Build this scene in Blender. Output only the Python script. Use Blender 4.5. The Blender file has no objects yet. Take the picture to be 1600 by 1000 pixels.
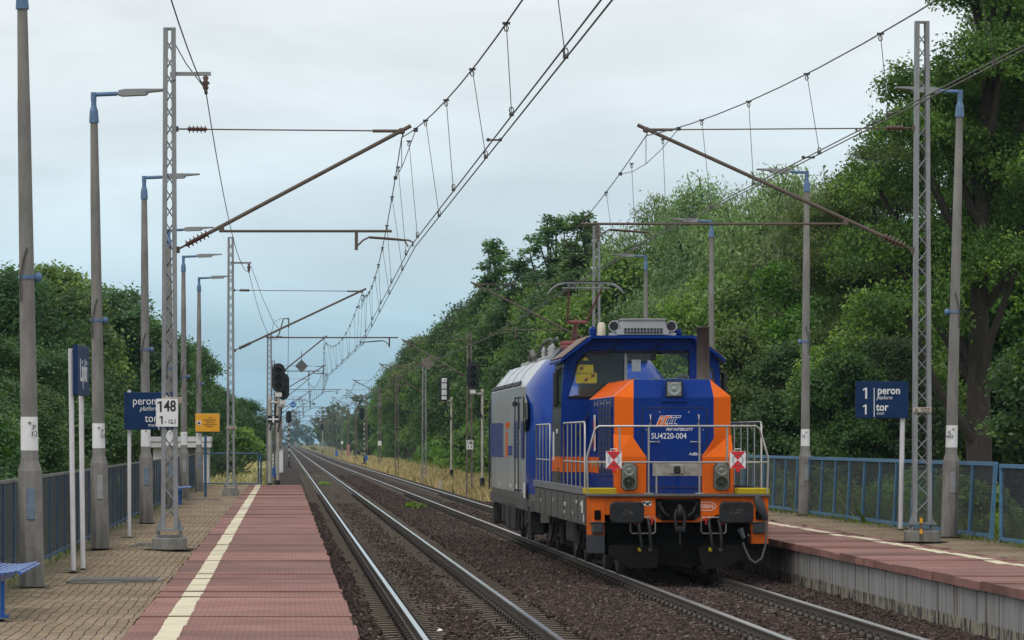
import bpy, bmesh, math, random
import numpy as np
from mathutils import Vector, Matrix

# ------------------------------------------------------------------ camera, sky, sun, exposure
S = bpy.context.scene
COL = S.collection
F, VU, VV, H = 5900.0, 445.0, 690.0, 2.2        # focal length in photo pixels, vanishing point, eye height over the rails
cam_d = bpy.data.cameras.new('camera'); cam = bpy.data.objects.new('camera', cam_d); COL.objects.link(cam)
cam.location = (0, 0, H); cam.rotation_euler = (math.pi/2, 0, 0)
cam_d.sensor_width = 36.0; cam_d.lens = F/1600*36
cam_d.shift_x = (800-VU)/1600; cam_d.shift_y = (VV-500)/1600
cam_d.clip_start = 0.5; cam_d.clip_end = 20000
S.camera = cam
S.view_settings.view_transform = 'Standard'; S.view_settings.look = 'None'
S.view_settings.exposure = 0.0; S.view_settings.gamma = 1.0
S.cycles.use_denoising = True
S.cycles.max_bounces = 8; S.cycles.transparent_max_bounces = 24
S.cycles.diffuse_bounces = 3; S.cycles.glossy_bounces = 3; S.cycles.volume_bounces = 0
S.cycles.use_adaptive_sampling = True; S.cycles.adaptive_threshold = 0.015
S.cycles.sample_clamp_indirect = 4.0

SUN_EL, SUN_AZ = math.radians(48), math.radians(215)   # azimuth from +Y clockwise: behind the camera, to the left
w = bpy.data.worlds.new('World'); S.world = w; w.use_nodes = True
nt = w.node_tree; nt.nodes.clear()
def N(t, **k):
    n = nt.nodes.new(t)
    for a, b in k.items(): setattr(n, a, b)
    return n
LK = lambda a, b: nt.links.new(a, b)
out = N('ShaderNodeOutputWorld'); bg = N('ShaderNodeBackground')
sky = N('ShaderNodeTexSky', sky_type='NISHITA', sun_disc=False, sun_elevation=SUN_EL, sun_rotation=SUN_AZ)
sky.air_density = 1.0; sky.dust_density = 1.5
tc = N('ShaderNodeTexCoord'); sep = N('ShaderNodeSeparateXYZ'); LK(tc.outputs['Generated'], sep.inputs[0])
# overcast layer: colour by height over the horizon (thin blue haze low down, white cloud above, brighter to the zenith)
ramp = N('ShaderNodeValToRGB'); LK(sep.outputs['Z'], ramp.inputs[0])
cr = ramp.color_ramp; cr.interpolation = 'B_SPLINE'
stops = [(0.0, (0.34, 0.575, 0.735)), (0.025, (0.42, 0.655, 0.80)), (0.05, (0.61, 0.78, 0.87)), (0.09, (0.82, 0.90, 0.945)), (0.13, (0.91, 0.95, 0.975)),
         (0.35, (.98, 1.0, 1.01)), (1.0, (1.38, 1.39, 1.39))]
while len(cr.elements) < len(stops): cr.elements.new(0.5)
for e, (p, c) in zip(cr.elements, stops): e.position = p; e.color = (*c, 1)
mp = N('ShaderNodeMapping'); mp.inputs['Scale'].default_value = (4.5, 4.5, 22.0); LK(tc.outputs['Generated'], mp.inputs[0])
nz = N('ShaderNodeTexNoise'); nz.inputs['Scale'].default_value = 1.6; nz.inputs['Detail'].default_value = 5; nz.inputs['Roughness'].default_value = 0.52
nz.inputs['Distortion'].default_value = 0.5
LK(mp.outputs[0], nz.inputs['Vector'])
mr = N('ShaderNodeMapRange'); LK(nz.outputs[0], mr.inputs[0])
mr.inputs[1].default_value = 0.32; mr.inputs[2].default_value = 0.68; mr.inputs[3].default_value = 0.87; mr.inputs[4].default_value = 1.10
mul = N('ShaderNodeMix', data_type='RGBA', blend_type='MULTIPLY'); mul.inputs[0].default_value = 1.0
LK(ramp.outputs[0], mul.inputs[6]); LK(mr.outputs[0], mul.inputs[7])
# clear sky showing thinly through the cloud
sc_ = N('ShaderNodeMix', data_type='RGBA', blend_type='MULTIPLY'); sc_.inputs[0].default_value = 1.0
LK(sky.outputs[0], sc_.inputs[6]); sc_.inputs[7].default_value = (0.9, 0.9, 0.9, 1)
mx = N('ShaderNodeMix', data_type='RGBA'); mx.inputs[0].default_value = 0.1
up = N('ShaderNodeMix', data_type='RGBA', blend_type='MULTIPLY'); up.inputs[0].default_value = 1.0
LK(mul.outputs[2], up.inputs[6]); up.inputs[7].default_value = (10, 10, 10, 1)
LK(up.outputs[2], mx.inputs[6]); LK(sc_.outputs[2], mx.inputs[7])
LK(mx.outputs[2], bg.inputs[0]); bg.inputs[1].default_value = 0.104
LK(bg.outputs[0], out.inputs[0])
sl = bpy.data.lights.new('sun', 'SUN'); sun = bpy.data.objects.new('sun', sl); COL.objects.link(sun)
sl.energy = 1.0; sl.angle = math.radians(25); sl.color = (1.0, 0.95, 0.88)
sun.rotation_euler = Vector((-math.sin(SUN_AZ)*math.cos(SUN_EL), -math.cos(SUN_AZ)*math.cos(SUN_EL), -math.sin(SUN_EL))).to_track_quat('-Z', 'Y').to_euler()

# ------------------------------------------------------------------ helpers
def px(u, v, y):
    "world point at distance y seen at photo pixel u, v"
    return Vector(((u-VU)*y/F, y, H-(v-VV)*y/F))

class MB:
    "collects shapes, then links them as ONE mesh object"
    def __init__(s): s.v = []; s.f = []; s.m = []; s.s = []
    def add(s, vs, fs, m=0, smooth=False):
        o = len(s.v); s.v += [tuple(p) for p in vs]
        for f in fs: s.f.append([i+o for i in f]); s.m.append(m); s.s.append(smooth)
        return s
    def box(s, c, d, m=0, b=0.0, rz=0.0, rx=0.0, ry=0.0):
        hx, hy, hz = d[0]/2, d[1]/2, d[2]/2
        if b <= 0:
            vs = [(x*hx, y*hy, z*hz) for x in (-1, 1) for y in (-1, 1) for z in (-1, 1)]
            fs = [(0,1,3,2),(4,6,7,5),(0,4,5,1),(2,3,7,6),(0,2,6,4),(1,5,7,3)]
        else:
            b = min(b, hx*.9, hy*.9, hz*.9); vs = []; idx = {}
            for x in (-1, 1):
                for y in (-1, 1):
                    for z in (-1, 1):
                        for a in range(3):
                            idx[(x,y,z,a)] = len(vs)
                            vs.append((x*(hx-(b if a != 0 else 0)), y*(hy-(b if a != 1 else 0)), z*(hz-(b if a != 2 else 0))))
            fs = []
            g = lambda x, y, z, a: idx[(x,y,z,a)]
            for q in (-1, 1):
                fs.append([g(q,-1,-1,0), g(q,1,-1,0), g(q,1,1,0), g(q,-1,1,0)][::q])
                fs.append([g(-1,q,-1,1), g(-1,q,1,1), g(1,q,1,1), g(1,q,-1,1)][::q])
                fs.append([g(-1,-1,q,2), g(1,-1,q,2), g(1,1,q,2), g(-1,1,q,2)][::q])
            for p in (-1, 1):
                for q in (-1, 1):
                    fs.append([g(p,q,-1,0), g(p,q,-1,1), g(p,q,1,1), g(p,q,1,0)][::-p*q])
                    fs.append([g(p,-1,q,0), g(p,-1,q,2), g(p,1,q,2), g(p,1,q,0)][::p*q])
                    fs.append([g(-1,p,q,1), g(-1,p,q,2), g(1,p,q,2), g(1,p,q,1)][::-p*q])
                    for r in (-1, 1): fs.append([g(p,q,r,0), g(p,q,r,1), g(p,q,r,2)][::p*q*r])
        if rz or rx or ry:
            R = Matrix.Rotation(rz, 3, 'Z') @ Matrix.Rotation(ry, 3, 'Y') @ Matrix.Rotation(rx, 3, 'X')
            vs = [R @ Vector(p) for p in vs]
        return s.add([(p[0]+c[0], p[1]+c[1], p[2]+c[2]) for p in vs], fs, m)
    def tube(s, a, b, r, n=8, r2=None, m=0, cap=True):
        a = Vector(a); b = Vector(b); r2 = r if r2 is None else r2
        d = (b-a).normalized(); u = d.orthogonal().normalized(); w_ = d.cross(u)
        vs = []
        for p, rr in ((a, r), (b, r2)):
            for i in range(n):
                t = 2*math.pi*(i+.5)/n; vs.append(p+(u*math.cos(t)+w_*math.sin(t))*rr)
        s.add(vs, [(i, (i+1) % n, n+(i+1) % n, n+i) for i in range(n)], m, True)
        if cap: s.add(vs, [list(range(n))[::-1], list(range(n, 2*n))], m)
        return s
    def path(s, pts, r, n=6, m=0, closed=False):
        "a bent round bar through pts"
        pts = [Vector(p) for p in pts]; k = len(pts); rings = []; u = None
        for i, p in enumerate(pts):
            if closed: d = pts[(i+1) % k]-pts[i-1]
            else: d = (pts[min(i+1, k-1)]-pts[max(i-1, 0)])
            d = d.normalized()
            if u is None: u = d.orthogonal().normalized()
            else: u = (u-d*u.dot(d)); u = u.normalized() if u.length > 1e-6 else d.orthogonal().normalized()
            w_ = d.cross(u); rr = r[i] if isinstance(r, (list, tuple)) else r
            rings.append([p+(u*math.cos(2*math.pi*j/n)+w_*math.sin(2*math.pi*j/n))*rr for j in range(n)])
        vs = [q for g in rings for q in g]; fs = []
        for i in range(k if closed else k-1):
            i2 = (i+1) % k
            for j in range(n): fs.append((i*n+j, i*n+(j+1) % n, i2*n+(j+1) % n, i2*n+j))
        s.add(vs, fs, m, True)
        if not closed: s.add(vs, [list(range(n))[::-1], list(range((k-1)*n, k*n))], m)
        return s
    def prism(s, poly, d0, d1, axis='y', m=0):
        "polygon (two coordinates) pushed along an axis from d0 to d1"
        def P(a, b, d): return {'y': (a, d, b), 'x': (d, a, b), 'z': (a, b, d)}[axis]
        n = len(poly); vs = [P(a, b, d0) for a, b in poly]+[P(a, b, d1) for a, b in poly]
        ar = sum(poly[i][0]*poly[(i+1) % n][1]-poly[(i+1) % n][0]*poly[i][1] for i in range(n))
        fl = (ar > 0) == (axis != 'y')
        if d1 < d0: fl = not fl
        fs = [list(range(n))[::-1], list(range(n, 2*n))]+[[i, (i+1) % n, n+(i+1) % n, n+i] for i in range(n)]
        if not fl: fs = [f[::-1] for f in fs]
        return s.add(vs, fs, m)
    def lathe(s, c, prof, axis=(0, 0, 1), n=16, m=0):
        "profile of (radius, height) turned about an axis through c"
        d = Vector(axis).normalized(); u = d.orthogonal().normalized(); w_ = d.cross(u); c = Vector(c)
        vs = []
        for r, h in prof:
            for j in range(n):
                t = 2*math.pi*j/n; vs.append(c+d*h+(u*math.cos(t)+w_*math.sin(t))*r)
        k = len(prof)
        s.add(vs, [(i*n+j, i*n+(j+1) % n, (i+1)*n+(j+1) % n, (i+1)*n+j) for i in range(k-1) for j in range(n)], m, True)
        s.add(vs, [list(range(n))[::-1], list(range((k-1)*n, k*n))], m)
        return s
    def quad(s, a, b, c, d, m=0): return s.add([a, b, c, d], [(0, 1, 2, 3)], m)
    def build(s, name, mats, parent=None, org=None):
        me = bpy.data.meshes.new(name)
        if org is None: org = (0, 0, 0) if parent is None else getattr(parent, '_o', None) or ORG.get(parent.name, (0, 0, 0))
        vs = [(p[0]-org[0], p[1]-org[1], p[2]-org[2]) for p in s.v]
        me.from_pydata(vs, [], s.f)
        for q in (mats if isinstance(mats, (list, tuple)) else [mats]): me.materials.append(q)
        me.polygons.foreach_set('material_index', s.m); me.polygons.foreach_set('use_smooth', s.s)
        me.update()
        o = bpy.data.objects.new(name, me); COL.objects.link(o)
        if parent is not None: o.parent = parent; ORG[o.name] = org
        else: o.location = org; ORG[o.name] = org
        return o
ORG = {}     # where each thing's local zero lies in the coordinates its shapes were written in

def tag(o, label=None, cat=None, group=None, kind=None):
    for k, v in (('label', label), ('category', cat), ('group', group), ('kind', kind)):
        if v: o[k] = v
    return o
def thing(name, label, cat, loc, group=None, rz=0.0, local=False):
    "an Empty at the base of a thing; parts are written in world coordinates unless local"
    o = bpy.data.objects.new(name, None); COL.objects.link(o); o.location = loc; o.rotation_euler = (0, 0, rz)
    o.empty_display_size = .3
    ORG[o.name] = (0, 0, 0) if local else tuple(loc)
    return tag(o, label, cat, group)
KIDS = {}
def children(o): return [c for c in bpy.data.objects if c.parent == o]
def copy_tree(o, parent=None):
    c = o.copy(); COL.objects.link(c); c.parent = parent
    for ch in list(o.children): copy_tree(ch, c)
    return c

_txt = {}
def text_mesh(body, size, extrude=.002, shear=0.0, align='CENTER', bold=0.0, sx=1.0):
    cu = bpy.data.curves.new('lettering', 'FONT'); cu.body = body; cu.size = size; cu.extrude = extrude; cu.shear = shear
    cu.align_x = align; cu.align_y = 'CENTER'; cu.offset = bold; cu.resolution_u = 3; cu.space_line = .85
    t = bpy.data.objects.new('lettering', cu); COL.objects.link(t)
    dg = bpy.context.evaluated_depsgraph_get(); me = bpy.data.meshes.new_from_object(t.evaluated_get(dg))
    bpy.data.objects.remove(t); bpy.data.curves.remove(cu)
    if sx != 1.0: me.transform(Matrix.Diagonal((sx, 1, 1, 1)))
    return me
def letter(body, size, pos, mat, parent, face='front', **k):
    "raised writing; face 'front' looks towards the camera (-Y), 'right' looks towards +X"
    me = text_mesh(body, size, **k); me.materials.clear(); me.materials.append(mat)
    o = bpy.data.objects.new('lettering', me); COL.objects.link(o)
    R = {'front': Matrix.Rotation(math.pi/2, 4, 'X'), 'left': Matrix.Rotation(-math.pi/2, 4, 'Z') @ Matrix.Rotation(math.pi/2, 4, 'X'),
         'right': Matrix.Rotation(math.pi/2, 4, 'Z') @ Matrix.Rotation(math.pi/2, 4, 'X')}[face]
    org = ORG.get(parent.name, (0, 0, 0)); ORG[o.name] = org
    me.transform(R); me.transform(Matrix.Translation(Vector(pos)-Vector(org)))
    o.parent = parent
    return o

# ------------------------------------------------------------------ materials
def mat(name, col, rough=.6, metal=0.0, var=.0, vs=4.0, col2=None, stretch=(1, 1, 1), bump=0.0, bs=40.0, spec=.5, coat=0.0, detail=6, lo=.35, hi=.65):
    m = bpy.data.materials.new(name); m.use_nodes = True; t = m.node_tree; b = t.nodes['Principled BSDF']
    b.inputs['Base Color'].default_value = (*col, 1); b.inputs['Roughness'].default_value = rough; b.inputs['Metallic'].default_value = metal
    b.inputs['Specular IOR Level'].default_value = spec; b.inputs['Coat Weight'].default_value = coat; b.inputs['Coat Roughness'].default_value = .08
    tc_ = t.nodes.new('ShaderNodeTexCoord')
    if var > 0 or col2:
        mp_ = t.nodes.new('ShaderNodeMapping'); mp_.inputs['Scale'].default_value = stretch; t.links.new(tc_.outputs['Object'], mp_.inputs[0])
        n_ = t.nodes.new('ShaderNodeTexNoise'); n_.inputs['Scale'].default_value = vs; n_.inputs['Detail'].default_value = detail
        n_.inputs['Roughness'].default_value = .62
        t.links.new(mp_.outputs[0], n_.inputs['Vector'])
        r_ = t.nodes.new('ShaderNodeMapRange'); r_.inputs[1].default_value = lo; r_.inputs[2].default_value = hi
        t.links.new(n_.outputs[0], r_.inputs[0])
        x_ = t.nodes.new('ShaderNodeMix'); x_.data_type = 'RGBA'
        c2 = col2 if col2 else tuple(c*(1-var) for c in col)
        x_.inputs[6].default_value = (*col, 1); x_.inputs[7].default_value = (*c2, 1)
        t.links.new(r_.outputs[0], x_.inputs[0]); t.links.new(x_.outputs[2], b.inputs['Base Color'])
    if bump > 0:
        n2 = t.nodes.new('ShaderNodeTexNoise'); n2.inputs['Scale'].default_value = bs; n2.inputs['Detail'].default_value = 6
        t.links.new(tc_.outputs['Object'], n2.inputs['Vector'])
        bp = t.nodes.new('ShaderNodeBump'); bp.inputs['Strength'].default_value = bump; bp.inputs['Distance'].default_value = .02
        t.links.new(n2.outputs[0], bp.inputs['Height']); t.links.new(bp.outputs[0], b.inputs['Normal'])
    return m

M = {}
M['concrete'] = mat('weathered_concrete', (.26, .255, .242), .9, var=.45, vs=3.2, stretch=(1, 1, .35), bump=.25, bs=60)
M['concrete_base'] = mat('cast_concrete', (.27, .262, .242), .92, var=.5, vs=2.5, stretch=(2, 2, .6), bump=.35, bs=40)
M['galv'] = mat('galvanised_steel', (.27, .285, .30), .55, .15, var=.3, vs=6, stretch=(1, 1, .3))
M['galv_old'] = mat('old_dark_steel', (.20, .19, .18), .65, .15, var=.5, vs=5, col2=(.09, .06, .045))
M['rust'] = mat('rusty_tube', (.125, .098, .082), .7, .1, var=.4, vs=8, col2=(.10, .075, .06))
M['insul'] = mat('brown_insulator', (.095, .045, .03), .35, 0, var=.2)
M['wire'] = mat('dark_copper_wire', (.07, .065, .06), .5, .3)
M['white_paint'] = mat('white_paint', (.72, .73, .74), .45, var=.15, vs=5)
M['black'] = mat('black_print', (.012, .012, .014), .55)
M['blue_steel'] = mat('blue_painted_steel', (.085, .25, .42), .5, var=.35, vs=6, col2=(.09, .18, .28), spec=.3)
M['lamp_blue'] = mat('lamp_cap_blue', (.10, .20, .36), .45, var=.3, vs=7)
M['dark_blue_steel'] = mat('dark_blue_steel', (.03, .10, .20), .5, var=.4, vs=6)
M['bench_blue'] = mat('bench_blue', (.015, .115, .42), .35, var=.15, vs=6)
M['led_grey'] = mat('lamp_head_grey', (.27, .28, .29), .45, .3)
M['sign_blue'] = mat('sign_navy', (.006, .032, .105), .5, var=.25, vs=3, spec=.18)
M['sign_edge'] = mat('sign_edge_blue', (.01, .06, .22), .4)
M['sign_yellow'] = mat('sign_yellow', (.78, .37, .012), .5, var=.08)
M['plate_white'] = mat('enamel_white', (.74, .75, .76), .4, var=.1, vs=7)
M['post_white'] = mat('post_white', (.64, .63, .66), .4, var=.15, vs=5)
M['warn_plate'] = mat('faded_warning_plate', (.52, .44, .36), .6, var=.35, vs=20)
M['signal_black'] = mat('signal_black', (.012, .016, .02), .55, var=.3)
M['signal_post'] = mat('signal_post_cream', (.50, .48, .43), .6, var=.4, vs=5, stretch=(1, 1, .5))
M['lens'] = mat('unlit_lens', (.03, .05, .05), .12)
M['grey_board'] = mat('grey_board', (.13, .135, .14), .6, var=.2)
M['brown_board'] = mat('rusty_board', (.20, .16, .14), .7, var=.3)
M['we_blue'] = mat('blue_board', (.02, .16, .50), .5)
# ------------------------------------------------------------------ ground, tracks, platforms
rng = np.random.default_rng(7); random.seed(7)
XT1 = 2.324
def XT2(y): return 6.34-.0022*(min(max(y, -10), 400)-60.9)
PZ, PEND = .55, 143.0

def new_tree(name):
    m = bpy.data.materials.new(name); m.use_nodes = True; return m, m.node_tree, m.node_tree.nodes['Principled BSDF']
def nodes_of(t):
    def NN(kind, **k):
        n = t.nodes.new(kind)
        for a, b in k.items(): setattr(n, a, b)
        return n
    return NN

# --- ground sheet
def ground_material():
    m, t, b = new_tree('meadow_ground'); NN = nodes_of(t); L = t.links.new
    tc = NN('ShaderNodeTexCoord'); n1 = NN('ShaderNodeTexNoise'); n1.inputs['Scale'].default_value = .09; n1.inputs['Detail'].default_value = 8
    n1.inputs['Roughness'].default_value = .7; L(tc.outputs['Object'], n1.inputs['Vector'])
    r = NN('ShaderNodeValToRGB'); L(n1.outputs[0], r.inputs[0]); e = r.color_ramp.elements
    e[0].position = .38; e[0].color = (.06, .10, .02, 1); e[1].position = .56; e[1].color = (.24, .17, .07, 1)
    x = e = r.color_ramp.elements.new(.48); x.color = (.16, .14, .045, 1)
    n2 = NN('ShaderNodeTexNoise'); n2.inputs['Scale'].default_value = 6; n2.inputs['Detail'].default_value = 6; L(tc.outputs['Object'], n2.inputs['Vector'])
    x = NN('ShaderNodeMix', data_type='RGBA', blend_type='OVERLAY'); x.inputs[0].default_value = .5
    L(r.outputs[0], x.inputs[6]); L(n2.outputs[1], x.inputs[7]); L(x.outputs[2], b.inputs['Base Color'])
    b.inputs['Roughness'].default_value = 1; b.inputs['Specular IOR Level'].default_value = .1
    return m
g = MB(); xs = [-1500, -600, -100, -30, -3.9, -1.2, 12, 16, 40, 120, 600, 1500]; ys = [-300, -20, 30, 90, 150, 300, 600, 1500, 3500, 5300]
def gz(x, y): return -.42 if -5 < x < 16 else -.42
g.add([(x, y, gz(x, y)) for y in ys for x in xs], [(j*len(xs)+i, j*len(xs)+i+1, (j+1)*len(xs)+i+1, (j+1)*len(xs)+i) for j in range(len(ys)-1) for i in range(len(xs)-1)])
ground = tag(g.build('ground', ground_material()), kind='structure')

# --- ballast bed: one strip across both tracks, stones humped between them, dust where the sleepers lie
def ballast_material(name, c1, c2, c3, sc):
    m, t, b = new_tree(name); NN = nodes_of(t); L = t.links.new
    tc = NN('ShaderNodeTexCoord'); v = NN('ShaderNodeTexVoronoi'); v.inputs['Scale'].default_value = sc; L(tc.outputs['Object'], v.inputs['Vector'])
    sp = NN('ShaderNodeSeparateColor'); L(v.outputs['Color'], sp.inputs[0])
    r = NN('ShaderNodeValToRGB'); L(sp.outputs[0], r.inputs[0]); e = r.color_ramp.elements
    e[0].color = (*c1, 1); e[1].color = (*c3, 1); x = e.new(.5); x.color = (*c2, 1)
    n1 = NN('ShaderNodeTexNoise'); n1.inputs['Scale'].default_value = .7; n1.inputs['Detail'].default_value = 6; L(tc.outputs['Object'], n1.inputs['Vector'])
    mr = NN('ShaderNodeMapRange'); mr.inputs[1].default_value = .3; mr.inputs[2].default_value = .7; mr.inputs[3].default_value = .7; mr.inputs[4].default_value = 1.25; L(n1.outputs[0], mr.inputs[0])
    x = NN('ShaderNodeMix', data_type='RGBA', blend_type='MULTIPLY'); x.inputs[0].default_value = 1; L(r.outputs[0], x.inputs[6]); L(mr.outputs[0], x.inputs[7])
    L(x.outputs[2], b.inputs['Base Color']); b.inputs['Roughness'].default_value = .95; b.inputs['Specular IOR Level'].default_value = .2
    bp = NN('ShaderNodeBump'); bp.inputs['Strength'].default_value = .9; bp.inputs['Distance'].default_value = .03; bp.invert = True
    L(v.outputs['Distance'], bp.inputs['Height']); L(bp.outputs[0], b.inputs['Normal'])
    return m
C_ST = ((.029, .0205, .016), (.062, .044, .0355), (.108, .082, .066))
M['ballast'] = ballast_material('ballast_stone', *[tuple(q*.62 for q in c) for c in C_ST], 21)
M['dust'] = ballast_material('brake_dust_ballast', (.035, .026, .018), (.068, .051, .036), (.10, .076, .054), 34)
b = MB(); rows = []
yy = list(np.arange(24, 62, .16))+list(np.arange(62, 150, .45))+[155, 165, 180, 200, 230, 270, 330, 420, 560, 800, 1200, 1800, 3000]; yy = [-20, 10]+yy
zn = rng.normal(0, .008, (len(yy), 80))
for j, y in enumerate(yy):
    c2 = XT2(y); plat = y < PEND
    a = XT1; sp = [(-1.4 if not plat else .35, -.42 if not plat else -.25, 0), (-.3 if not plat else .5, -.25, 0), (.7, -.17, 0), (a-1.32, -.185, 0), (a-1.2, -.205, 1), (a-.95, -.222, 1), (a-.6, -.225, 1), (a-.42, -.225, 1), (a-.26, -.228, 0), (a, -.218, 0), (a+.26, -.228, 0), (a+.42, -.225, 1), (a+.6, -.225, 1), (a+.95, -.222, 1), (a+1.2, -.215, 1), (a+1.32, -.18, 0)]
    mid = (a+c2)/2; hw = (c2-a)/2-1.32
    sp += [(mid-hw*.5, -.125, 0), (mid, -.11, 0), (mid+hw*.5, -.125, 0)]
    a = c2
    sp += [(a-1.32, -.18, 0), (a-1.2, -.205, 1), (a-.95, -.222, 1), (a-.6, -.225, 1), (a-.42, -.222, 1), (a-.24, -.205, 0), (a, -.195, 0), (a+.24, -.205, 0), (a+.42, -.222, 1), (a+.6, -.225, 1), (a+.95, -.222, 1), (a+1.2, -.215, 1), (a+1.32, -.17, 0), (a+1.6, -.14, 0), (a+(2.1 if plat else 2.2), -.13 if plat else -.42, 0)]
    if y > 88:
        sp = [((c_+math.copysign(.36, x-c_)) if abs(abs(x-c_)-.26) < .03 or abs(abs(x-c_)-.24) < .03 else x, z if m_ else z+(.02 if abs(x-c_) < .4 else 0), m_) for (x, z, m_) in sp for c_ in ((XT1 if x < (XT1+c2)/2 else c2),)]
    rows.append([(x, y, z+zn[j, i]*(1 if not m_ else .4)) for i, (x, z, m_) in enumerate(sp)]); mm = [p[2] for p in sp]
n = len(rows[0])
b.v = [p for r in rows for p in r]
for j in range(len(rows)-1):
    for i in range(n-1):
        b.f.append([j*n+i, j*n+i+1, (j+1)*n+i+1, (j+1)*n+i]); b.m.append(1 if (mm[i] and mm[i+1]) else 0); b.s.append(False)
tag(b.build('ballast_bed', [M['ballast'], M['dust']]), kind='structure')

# --- loose stones lying on the bed (far too many to count)
def stone_points():
    P = []
    def strip(x0, x1, y0, y1, dens, z, edge=.06, c2=False, patch=0.0):
        k = int((x1-x0)*(y1-y0)*dens); x = rng.uniform(x0, x1, k)+rng.normal(0, edge, k); y = rng.uniform(y0, y1, k)
        if patch: 
            keep = (np.sin(y*1.7+x*3)+np.sin(y*.53+1)+rng.normal(0, .8, k)) > patch; x, y = x[keep], y[keep]
        sh = np.array([XT2(q)-6.34 for q in y]) if c2 else 0
        P.append(np.stack([x+sh, y, np.full(len(x), z)+rng.normal(0, .012, len(x))], 1))
    for (y0, y1, d) in ((26, 48, 760), (48, 75, 460), (75, 145, 170)):
        strip(3.62, 4.35, y0, y1, d, -.125); strip(4.35, 5.05, y0, y1, d, -.125, c2=True)
        strip(XT1-.22, XT1+.22, y0, y1, d*(.22 if y1 < 50 else .5), -.19, .14, patch=-.1 if y1 < 50 else -.6); strip(6.34-.3, 6.34+.3, y0, y1, d*.55, -.185, .1, True)
        strip(.55, XT1-1.2, y0, y1, d*.8, -.165, .05); strip(7.62, 8.3, y0, y1, d*1.1, -.14, .05, True)
        strip(XT1-.9, XT1+.9, y0, y1, d*.05, -.19); strip(6.34-.6, 6.34+.6, y0, y1, d*.12, -.18, .08, True)
        strip(6.34-1.3, 6.34-.8, y0, y1, d*.12, -.18, .05, True)
    strip(-.6, .9, 143, 200, 60, -.22); strip(3.62, 4.9, 145, 260, 40, -.125)
    return np.concatenate(P)
pts = stone_points()
me = bpy.data.meshes.new('ballast_stones'); me.vertices.add(len(pts)); me.vertices.foreach_set('co', pts.astype(np.float32).ravel()); me.update()
so = bpy.data.objects.new('ballast_stones', me); COL.objects.link(so); so['kind'] = 'stuff'
def stone_material():
    m, t, b = new_tree('loose_stone'); NN = nodes_of(t); L = t.links.new
    o = NN('ShaderNodeObjectInfo'); r = NN('ShaderNodeValToRGB'); L(o.outputs['Random'], r.inputs[0]); e = r.color_ramp.elements
    e[0].color = (.030, .0205, .0175, 1); e[1].color = (.20, .165, .145, 1); e[1].position = 1
    for p, c in ((.35, (.055, .037, .033)), (.7, (.082, .058, .050)), (.93, (.115, .083, .068))):
        x = e.new(p); x.color = (*c, 1)
    L(r.outputs[0], b.inputs['Base Color']); b.inputs['Roughness'].default_value = .9; b.inputs['Specular IOR Level'].default_value = .25
    return m
M['stone'] = stone_material(); me.materials.append(M['stone'])
gt = bpy.data.node_groups.new('scatter_stones', 'GeometryNodeTree')
gt.interface.new_socket('Geometry', in_out='INPUT', socket_type='NodeSocketGeometry'); gt.interface.new_socket('Geometry', in_out='OUTPUT', socket_type='NodeSocketGeometry')
GN = nodes_of(gt); gi = GN('NodeGroupInput'); go = GN('NodeGroupOutput'); L = gt.links.new
ico = GN('GeometryNodeMeshCube'); ico.inputs['Size'].default_value = (.052, .052, .052)
sm = GN('GeometryNodeSetMaterial'); sm.inputs['Material'].default_value = M['stone']; L(ico.outputs[0], sm.inputs[0])
rv = GN('FunctionNodeRandomValue', data_type='FLOAT_VECTOR'); rv.inputs[0].default_value = (0, 0, 0); rv.inputs[1].default_value = (6.28, 6.28, 6.28)
rs = GN('FunctionNodeRandomValue', data_type='FLOAT_VECTOR'); rs.inputs[0].default_value = (.5, .35, .25); rs.inputs[1].default_value = (1.3, .95, .7); rs.inputs['Seed'].default_value = 5
ip = GN('GeometryNodeInstanceOnPoints'); L(gi.outputs[0], ip.inputs['Points']); L(sm.outputs[0], ip.inputs['Instance'])
L(rv.outputs[0], ip.inputs['Rotation']); L(rs.outputs[0], ip.inputs['Scale']); L(ip.outputs[0], go.inputs[0])
md = so.modifiers.new('scatter', 'NODES'); md.node_group = gt

# --- the two tracks: rails, sleepers, fastenings
M['rail_top'] = mat('polished_rail_head', (.62, .64, .66), .16, 1.0, var=.1, vs=2, stretch=(1, .1, 1))
M['rail_top2'] = mat('duller_rail_head', (.42, .42, .41), .3, 1.0, var=.25, vs=2, stretch=(1, .2, 1))
M['rail_side'] = mat('rusty_rail_side', (.105, .085, .068), .7, .1, var=.35, vs=3, stretch=(1, .25, 1), col2=(.06, .048, .04))
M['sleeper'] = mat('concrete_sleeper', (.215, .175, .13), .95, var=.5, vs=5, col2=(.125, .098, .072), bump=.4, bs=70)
M['sleeper_side'] = mat('shaded_sleeper_side', (.045, .034, .025), .95, var=.4, vs=6)  # darker copy of the sleeper concrete: shade painted onto the sloping sides
M['clip'] = mat('rail_clip_steel', (.06, .052, .045), .6, .3, var=.4, vs=20)
RP = [(-.036, -.012), (-.030, 0), (.030, 0), (.036, -.012), (.034, -.036), (.009, -.05), (.009, -.14), (.072, -.158), (.072, -.172), (-.072, -.172), (-.072, -.158), (-.009, -.14), (-.009, -.05), (-.034, -.036)]
def rail(parent, xf, top, org):
    ysr = [-10, 30, 60, 100, 150, 220, 300, 400, 600, 1000, 1800, 3000]; r = MB(); k = len(RP)
    r.v = [(xf(y)+a, y, z) for y in ysr for a, z in RP]
    for j in range(len(ysr)-1):
        for i in range(k):
            r.f.append([j*k+i, j*k+(i+1) % k, (j+1)*k+(i+1) % k, (j+1)*k+i][::-1]); r.m.append(0 if i in (0, 1, 2) else 1); r.s.append(False)
    return r.build('rail', [top, M['rail_side']], parent, org)
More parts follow.
